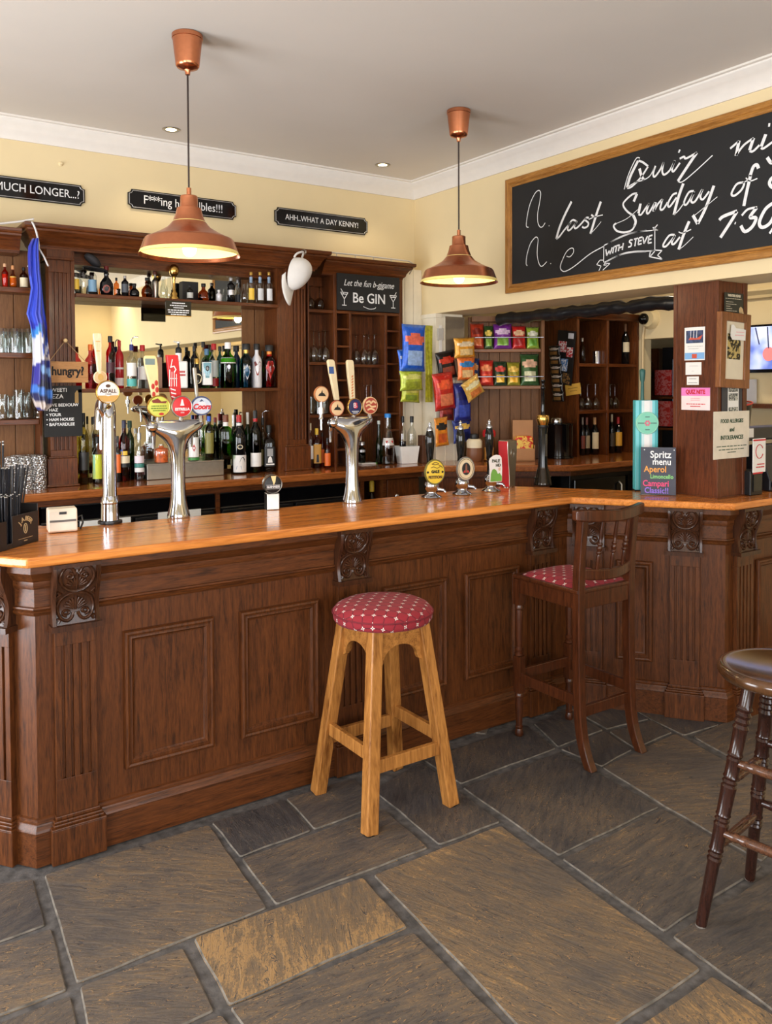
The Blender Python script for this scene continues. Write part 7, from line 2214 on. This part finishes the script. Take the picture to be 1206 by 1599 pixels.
hang(724, 590, 753, 622, 'pale gold crisp packet tilted at the side of the pier', (226, 180, 90), (240, 226, 180), (206, 120, 60), .10, .5)
hang(677, 582, 709, 640, 'red crisp packets bunched low on the pier front', (196, 40, 30), (232, 90, 50), (240, 130, 90), .055, .12, puff=.6)
hang(686, 634, 709, 656, 'small dark red crisp packet below the bunched red packets', (150, 40, 34), (170, 60, 46), (90, 40, 36), .0, 0)
hang(708, 598, 735, 658, 'navy blue crisp packets hanging in a bunch on the pier front', (34, 44, 130), (24, 30, 96), (60, 80, 180), .045, .05, puff=.6)
hang(707, 655, 736, 690, 'lowest navy blue crisp packet hanging from the pier front', (36, 50, 120), (230, 190, 90), (24, 30, 80), .03, .1, puff=.3)
hang(679, 652, 700, 696, 'small orange nut packet behind the first hand pump handle', (226, 140, 40), (40, 40, 40), (200, 90, 40), .02, .08, puff=.3)
# blue and green snack cards on the boarding
hang(664, 508, 676, 628, 'tall lime green backing card beside the blue snack bags', (190, 190, 50), (180, 180, 46), (196, 196, 60), -.02, 0, None, 'display_card', 'card', .03, y=4.86)
hang(627, 506, 664, 580, 'bright blue snack bags hanging in front of the white boarding', (36, 92, 200), (226, 110, 90), (150, 180, 226), .075, -.02, 'snack bags on the white boarding', 'snack_bag', 'snacks', .45, y=4.86)
hang(622, 545, 648, 584, 'second bright blue snack bag behind the first on the boarding', (40, 100, 206), (206, 214, 230), (160, 190, 230), .0, .1, 'snack bags on the white boarding', 'snack_bag', 'snacks', .4, y=4.86)
hang(624, 578, 660, 610, 'lime green snack bag hanging under the blue bags', (176, 190, 60), (214, 216, 120), (150, 160, 50), .06, .04, 'snack bags on the white boarding', 'snack_bag', 'snacks', .45, y=4.86)
hang(626, 602, 656, 628, 'lowest lime green snack bag on the white boarding', (180, 186, 56), (214, 206, 100), (130, 150, 50), -.005, -.06, 'snack bags on the white boarding', 'snack_bag', 'snacks', .4, y=4.86)

# peanut cards on the wine cabinet side
SX = 4.815
def side_card(u0, v0, u1, v1, tilt, label, rows_, off):
    p = at_x((u0 + u1) / 2, (v0 + v1) / 2, SX - off)
    a, c = at_x(u0, v0, SX - off), at_x(u1, v1, SX - off)
    w, h = abs(c.y - a.y), abs(a.z - c.z)
    M = frame((SX - off, p.y, p.z), YR, NX) @ Matrix.Rotation(tilt, 4, 'Z')
    o = card('peanut_card', label, 'peanut card', M, w, h, BLACKC, .003, 'peanut cards on the wine cabinet')
    return o, w, h, M


o, w, h, Mk = side_card(868, 517, 896, 600, -.12, 'black hanging peanut card with red and blue print', 5, .03)
rect(o, 'logo', w * .1, w * .4, h * .36, h * .46, C(206, 206, 210))
rect(o, 'red_print', -w * .4, w * .05, h * .10, h * .30, blotch('peanut_red', (180, 30, 36), (220, 210, 210), 40)); rect(o, 'red_print', w * .08, w * .42, h * .02, h * .2, blotch('peanut_red', (180, 30, 36), (220, 210, 210), 40))
rect(o, 'blue_print', -w * .2, w * .2, -h * .25, -h * .02, blotch('peanut_blue', (60, 110, 170), (220, 220, 226), 40)); rect(o, 'tan_print', -w * .35, w * .4, -h * .48, -h * .28, blotch('peanut_tan', (150, 110, 60), (40, 34, 30), 50))
for i, (v0, v1) in enumerate(((540, 556), (554, 570), (569, 585), (583, 599), (597, 613), (611, 627))):
    p = at_x(866 + i * 1.2, (v0 + v1) / 2, SX - .055); hh = abs(at_x(866, v0, SX - .055).z - at_x(866, v1, SX - .055).z); ww = .125
    M = frame((SX - .055, p.y, p.z - hh / 2), YR, NX)
    packet('black peanut bag, number %s down the strip beside the wine cabinet' % ('one', 'two', 'three', 'four', 'five', 'six')[i] if False else ('black peanut bag at the top of the hanging strip', 'second peanut bag from the top of the hanging strip', 'third peanut bag from the top of the hanging strip', 'fourth peanut bag from the top of the hanging strip', 'fifth peanut bag from the top of the hanging strip', 'black peanut bag at the foot of the hanging strip')[i], M, ww, hh, (24, 20, 20), (206, 196, 186), (150, 110, 60), 'peanut bags on the hanging strip', 'peanut_bag', .25, cat='peanuts')
p = at_x(895, 608, SX - .02)
o = card('price_tag', 'yellow handwritten price tag below the peanut card', 'tag', frame((SX - .02, p.y, p.z), YR, NX) @ Matrix.Rotation(.12, 4, 'Z'), .155, .085, C(216, 166, 70), .002)
lines(o, [(-.05, .05, .01), (-.03, .04, -.012)], C(110, 70, 30), .004)

# wine cabinet contents
gV = 'wine bottles in the wine cabinet'
def wine(label, u, vb, vt, w, z, y, cap, lab=None, g=G_BLACK, lz=(.18, .52), ha=1.2):
    return bottle(label, u, vb, vt, w, z, y, 'wine', g, cap, [(lz[0], lz[1], lab, ha)] if lab else [], group=gV, name='wine_bottle', capr=1.05)


WF = 4.56
wine('wine bottle with pale capsule against the cabinet side panel', 910, 712, 652, 8, CZ, WF, C(170, 160, 150), C(120, 60, 50))
wine('wine bottle with brown capsule and narrow grey label', 916.5, 712, 652, 10, CZ, WF + .02, C(150, 90, 76), C(160, 146, 120), ha=.8)
wine('wine bottle with cork coloured capsule and large cream label', 929, 713, 652, 12, CZ, WF, C(206, 160, 110), CREAMC, lz=(.16, .60))
wine('wine bottle with cream capsule and small dark label in the second bay', 955.5, 710, 647, 9, CZ, WF, CREAMC, C(70, 60, 50))
wine('wine bottle with red capsule and yellow label in the second bay', 965.5, 711, 651, 12, CZ, WF, REDC, C(226, 170, 60), lz=(.2, .58))
wine('wine bottle with grey-green capsule and torn label in the second bay', 974.5, 709, 652, 10, CZ, WF + .08, C(120, 130, 110), C(180, 150, 120))
wine('single dark wine bottle with cream label in the upper compartment', 977, 568, 506, 12, 1.862, WF, C(120, 80, 50), CREAMC, lz=(.30, .54))
for u, y in ((907, 4.58), (917.5, 4.56), (930, 4.56)):
    glassware('wine_glass', 'upturned wine glass in the first lower compartment of the wine cabinet', 'wine glass', u, 640, 1.495, y, inverted_wine(.20, .036), 'upturned glasses in the first wine compartment')
for u, y in ((953, 4.62), (960.5, 4.55)):
    glassware('wine_glass', 'upturned wine glass in the second lower compartment of the wine cabinet', 'wine glass', u, 640, 1.495, y, inverted_wine(.20, .036), 'upturned glasses in the second wine compartment')
bottle('small dark bottle in the upper compartment beside the tankards', 909.5, 567, 528, 9, 1.862, 4.58, 'spirit', G_SMOKE, SILVERC, [], name='small_bottle')
p = at_y(932, 567, 4.57)
for dx, lb, m in ((-.0, 'shiny steel tankard in the upper wine cabinet compartment', M_CHROME), (.058, 'white cylindrical tin beside the steel tankard', WHITE)):
    t = thing('tankard' if dx == 0 else 'tin', lb, 'tankard' if dx == 0 else 'tin', (p.x + dx, 4.57, 1.863))
    b = MB(); b.lathe([(0, 0), (.032 if dx == 0 else .018, 0), (.030 if dx == 0 else .018, .10), (0, .10)], 24); b.build('body', m, t, smooth=40)

# things on the angled counter
def on_ctr(u, v, back=.10):
    q = at_p(u, v, CA - En * back, En); q.z = CZ; return q
p = at_z(882, 716, CZ)
t = thing('ice_bucket', 'black lidded ice bucket with chrome cap on the angled counter', 'ice bucket', (p.x, p.y + .06, CZ + .0008))
b = MB(); b.lathe([(0, 0), (.112, 0), (.114, .008), (.112, .016), (.105, .02), (.105, .25), (.108, .255), (.108, .265), (.100, .27), (0, .27)], 40); b.build('tub', M_BLKGL, t, smooth=40)
b = MB(); b.lathe([(0, .268), (.042, .268), (.044, .275), (.042, .30), (.036, .308), (0, .31)], 24, M=Matrix.Translation((-.045, -.02, 0))); b.build('lid_knob', M_CHROME, t, smooth=50)
p = on_ctr(741, 706)
t = thing('storage_jar', 'cream and brown jar with black lid between the hand pump handles', 'jar', (p.x, p.y, CZ + .0008))
b = MB(); b.lathe([(0, 0), (.05, 0), (.058, .02), (.06, .06), (.056, .1), (0, .1)], 24); b.build('jar_body', C(120, 74, 44), t, smooth=50)
b = MB(); b.lathe([(0, .1), (.057, .1), (.058, .15), (.045, .165), (0, .165)], 24); b.build('band', CREAMC, t, smooth=50)
b = MB(); b.lathe([(0, .165), (.03, .165), (.035, .185), (.03, .2), (0, .205)], 20); b.build('lid', BLACKC, t, smooth=50)
p = on_ctr(764, 712)
t = thing('sauce_bottle', 'red topped clear sweet jar behind the third hand pump', 'jar', (p.x, p.y, CZ + .0008))
b = MB(); b.lathe([(0, 0), (.040, 0), (.042, .16), (.036, .18), (0, .18)], 24); b.build('jar_body', glass('yellowish_glass', (240, 220, 180)), t, smooth=50)
b = MB(); b.lathe([(0, .01), (.036, .01), (.036, .10), (0, .10)], 20); b.build('sweets', C(206, 170, 120), t, smooth=50)
b = MB(); b.lathe([(0, .18), (.045, .18), (.05, .2), (.045, .225), (.02, .24), (0, .245)], 24); b.build('lid', REDC, t, smooth=60)
b = MB(); b.tube([(0, 0, .24), (0, 0, .30)], .004, 8); b.tube([(-.018, 0, .24), (-.02, 0, .275)], .003, 8); b.build('scoop_handle', M_STEEL, t)
p = on_ctr(818, 715)
t = thing('sweet_display', 'cardboard display box with red and yellow sweets behind the silver font', 'display box', (p.x - .0, p.y - .0, CZ + .0008), -.6)
b = MB(); b.box(-.075, .075, -.05, .05, 0, .012); b.box(-.075, .075, .04, .05, 0, .30); b.box(-.075, -.070, -.05, .05, 0, .10); b.box(.070, .075, -.05, .05, 0, .12); b.box(-.075, .075, -.05, -.045, 0, .095); b.build('carton', C(176, 124, 74), t)
b = MB(); b.box(-.068, .068, -.04, .036, .013, .185); b.build('sweet_pile', blotch('sweets_print', (206, 40, 34), (240, 200, 90), 26), t, bevel=.02)
p = on_ctr(787, 722)
tag(MB().box(-.05, .06, -.04, .04, 0, .155).build('tissue_box', WHITE, loc=(p.x, p.y - .04, CZ + .0008), bevel=.004), 'white and red carton hidden behind the silver hourglass font', 'carton')
# fire-blanket style rolled black sheet under the beam
b = MB()
pts, rr = [], []
for i in range(40):
    y = 2.86 + (4.62 - 2.86) * i / 39
    pts.append((4.145 + .004 * math.sin(i * 1.7), y, 2.180 + .005 * math.sin(i * .9))); rr.append(.042 + .004 * math.sin(i * 2.3) - (.010 if i % 9 == 4 else 0))
b.tube(pts, rr, 16)
tag(b.build('rolled_blind', P('black_plastic_sheet', (26, 27, 30), .3, var=.3, bump=.6, bscale=30), smooth=50), 'rolled black plastic blind strapped under the back of the beam', 'blind')
p = at_x(1017, 498, RX)
t = thing('security_camera', 'white dome security camera with black eye on the cream bulkhead', 'camera', (RX, p.y, p.z))
Mr = frame((0, 0, 0), YR, NX)
b = MB(); b.lathe([(0, 0), (.085, 0), (.085, .012), (.070, .03), (.062, .05), (0, .05)], 32, M=Mr); b.build('housing', C(226, 206, 160), t, smooth=45)
b = MB(); b.lathe([(0, .045), (.046, .045), (.046, .062), (.030, .085), (.012, .096), (0, .098)], 28, M=Mr @ Matrix.Translation((-.03, .0, 0))); b.build('dome', M_BLKGL, t, smooth=60)
b = MB(); b.tube(smooth_pts([Vector((5.535, 4.40, 2.32)), Vector((5.535, 4.41, 2.24)), Vector((5.535, 4.43, 2.12)), Vector((5.535, 4.435, 2.05)), Vector((5.535, 4.435, 1.7)), Vector((5.535, 4.435, 1.2))]), .011, 8)
tag(b.build('cable_trunking', C(214, 190, 146), smooth=60), 'cream cable run down the edge of the wine cabinet', 'cable')

# glimpse through the doorway: carved timber post and boxes of sweets
t = thing('carved_post', 'carved and fluted dark timber post seen through the doorway', 'post', (6.30, 4.965, 0))
b = MB(); b.box(-.05, .05, -.135, .135, 0, 2.02); b.build('shaft', M_BACK, t, bevel=.003)
b = MB()
for y in (-.08, -.027, .027, .08): b.box(-.056, -.05, y - .012, y + .012, .9, 1.62)
b.build('fluting', M_BACK, t, bevel=.002)
b = MB(); b.box(-.062, -.05, -.115, .115, 1.72, 1.98); cvd = b.build('carved_square', M_BACK, t, bevel=.004)
b = MB()
for s in (-1, 1):
    b.tube([(-.066, s * (.05 + a), 1.86 + c_) for a, c_ in spiral(0, 0, .045, .01, PI / 2, 1.2, s)], .006, 6); b.tube([(-.066, s * (.05 + a), 1.78 + c_) for a, c_ in spiral(0, 0, .035, .01, -PI / 2, 1.2, -s)], .005, 6)
b.build('carving', M_BARDK, cvd, smooth=60)
p = at_x(1042, 605, 6.1)
for k, (lb, c_, dz, dy) in enumerate((('red sweet carton on the upper shelf through the doorway', (190, 40, 34), .0, .0), ('red sweet carton on the lower shelf through the doorway', (200, 50, 40), -.27, .01), ('pale blue carton beside the red sweet cartons', (150, 176, 200), -.05, -.17))):
    tag(MB().box(-.06, .06, -.085 if k < 2 else -.07, .085 if k < 2 else .07, 0, .22 if k < 2 else .36).build('sweet_carton', blotch('carton_%d' % k, c_, tuple(min(255, int(x * .6 + 90)) for x in c_), 30), loc=(6.1, p.y + dy, 1.60 + dz), bevel=.003), lb, 'carton', 'sweet cartons beyond the doorway')
t = thing('wall_shelves', 'dark shelves holding sweet cartons beyond the doorway', 'shelf unit', (6.1, p.y - .05, 0))
for z in (1.32, 1.59):
    b = MB(); b.box(-.08, .08, -.30, .16, z - .02, z); b.build('shelf', M_BACKX, t)
b = MB(); b.box(.08, .10, -.30, .16, .9, 2.02); b.build('back_panel', BLACKC, t)

# third run of the bar: till corner to the side of the post
p = at_x(1192, 550, RX - .03)
t = thing('television', 'wall television glowing pale blue on the cream wall past the post', 'television', (RX - .02, 3.12, 1.925))
b = MB(); b.box(-.05, 0, -.40, .40, -.15, .19); b.build('casing', M_BLKGL, t, bevel=.004)


def tv_mat():
    m, nt, bs, N, L = nodes_mat('television_picture')
    tc = N.new('ShaderNodeTexCoord'); no = N.new('ShaderNodeTexNoise'); no.inputs['Scale'].default_value = 7; no.inputs['Detail'].default_value = 2
    L.new(tc.outputs['Object'], no.inputs['Vector']); cr = N.new('ShaderNodeValToRGB'); e = cr.color_ramp.elements
    e[0].position, e[1].position = .35, .7; e[0].color, e[1].color = (*lin((96, 116, 196)), 1), (*lin((214, 220, 244)), 1)
    q = e.new(.52); q.color = (*lin((160, 176, 230)), 1)
    L.new(no.outputs['Fac'], cr.inputs['Fac']); L.new(cr.outputs['Color'], bs.inputs['Base Color']); L.new(cr.outputs['Color'], bs.inputs['Emission Color']); bs.inputs['Emission Strength'].default_value = .9
    return m


b = MB(); b.box(-.052, -.050, -.385, .385, -.125, .175); sc_ = b.build('screen', tv_mat(), t)
b = MB(); b.tube([(-.054, .20, .17), (-.054, .19, .02)], .004, 6); b.tube([(-.054, .29, .17), (-.054, .26, .05)], .004, 6); b.build('dark_line', C(60, 70, 110), sc_)
b = MB(); b.add([(-.0535, .19 + .045 * math.cos(q), -.02 + .05 * math.sin(q)) for q in [2 * PI * i / 20 for i in range(20)]], [tuple(range(20))]); b.build('red_shape', P('tv_red', (226, 130, 130), .5, emit=.7), sc_)
o = tag(MB().box(-.07, .07, -.03, .03, 0, .17).build('paper_sheet', C(206, 210, 222), loc=(5.46, 3.46, 1.56)), 'pale blue-grey sheet propped below the television', 'sheet')
o = tag(MB().box(-.16, .05, -.5, .35, 0, .03).build('wall_ledge', M_BACKX, loc=(5.49, 3.25, 1.528)), 'dark ledge fixed below the television', 'ledge')
t = thing('till_gantry', 'black till gantry bar with small white label past the post', 'till', (4.62, 2.735, BT))
b = MB(); b.box(-.52, .60, -.06, .06, .27, .345); b.build('gantry_bar', P('till_black', (36, 37, 42), .35), t, bevel=.01, seg=3)
for x in (-.46, .5):
    b = MB(); b.box(x - .03, x + .03, -.05, .05, 0, .27); b.build('post', P('till_brown', (70, 52, 38), .5), t)
b = MB(); b.box(-.40, -.34, -.064, -.06, .29, .34); b.build('label', M_PAPER, t)
t = thing('bucket', 'black bucket with bright red rim standing on the till gantry', 'bucket', (4.24, 2.735, BT + .346))
b = MB(); b.lathe([(0, 0), (.055, 0), (.068, .13), (.06, .13), (0, .01)], 28); b.build('pail', M_BLKGL, t, smooth=40)
b = MB(); b.tube([(.068 * math.cos(q), .068 * math.sin(q), .13 + .012 * math.cos(q)) for q in [2 * PI * i / 32 for i in range(33)]], .005, 8, cap=False); b.build('red_rim', C(214, 70, 60), t, smooth=60)
t = thing('till_screen', 'black sloping till screen on the bar beside the red bordered card', 'till', (4.42, 2.66, BT))
b = MB()
M = frame((0, 0, 0), (0, 1, 0), (1, 0, 0))
b.prism([(-.10, .0), (.09, .0), (.09, .05), (.03, .25), (-.03, .25), (-.10, .06)], -.16, .16, M=M); b.build('casing', P('till_black', (36, 37, 42), .35), t, bevel=.008, seg=3)
b = MB(); b.box(-.15, .15, -.112, -.108, .02, .05); b.build('key_strip', M_STEEL, t)
p = at_z(1178, 774, BT)
t = thing('card_holder', 'black card machine stand holding a white notice with red ring', 'card machine', (p.x + .03, p.y + .035, BT), 0)
b = MB(); b.box(-.055, .055, -.03, .05, 0, .13); b.build('stand', M_BLACK, t, bevel=.004)
b = MB(); b.box(-.035, .035, -.036, -.03, .02, .11); b.build('slot', M_BLKGL, t)
b = MB(); b.box(-.055, .058, -.044, -.040, .122, .30); nc = b.build('notice', M_PAPER, t)
b = MB(); b.box(-.055, .058, -.046, -.044, .288, .296); b.box(-.055, .03, -.046, -.044, .115, .123); b.build('red_band', M_REDINK, nc)
b = MB(); b.tube([(.0 + .033 * math.cos(q), -.0455, .232 + .036 * math.sin(q)) for q in [.5 + (2 * PI - .9) * i / 28 for i in range(29)]], .0022, 6); b.build('red_ring', P('ring_red', (190, 60, 60), .5), nc)
lines(nc, [(-.02, .045, .165), (-.03, .045, .15)], M_REDINK, .006); nc.children[-1].matrix_local = frame((0, -.0452, 0), XR, NY)
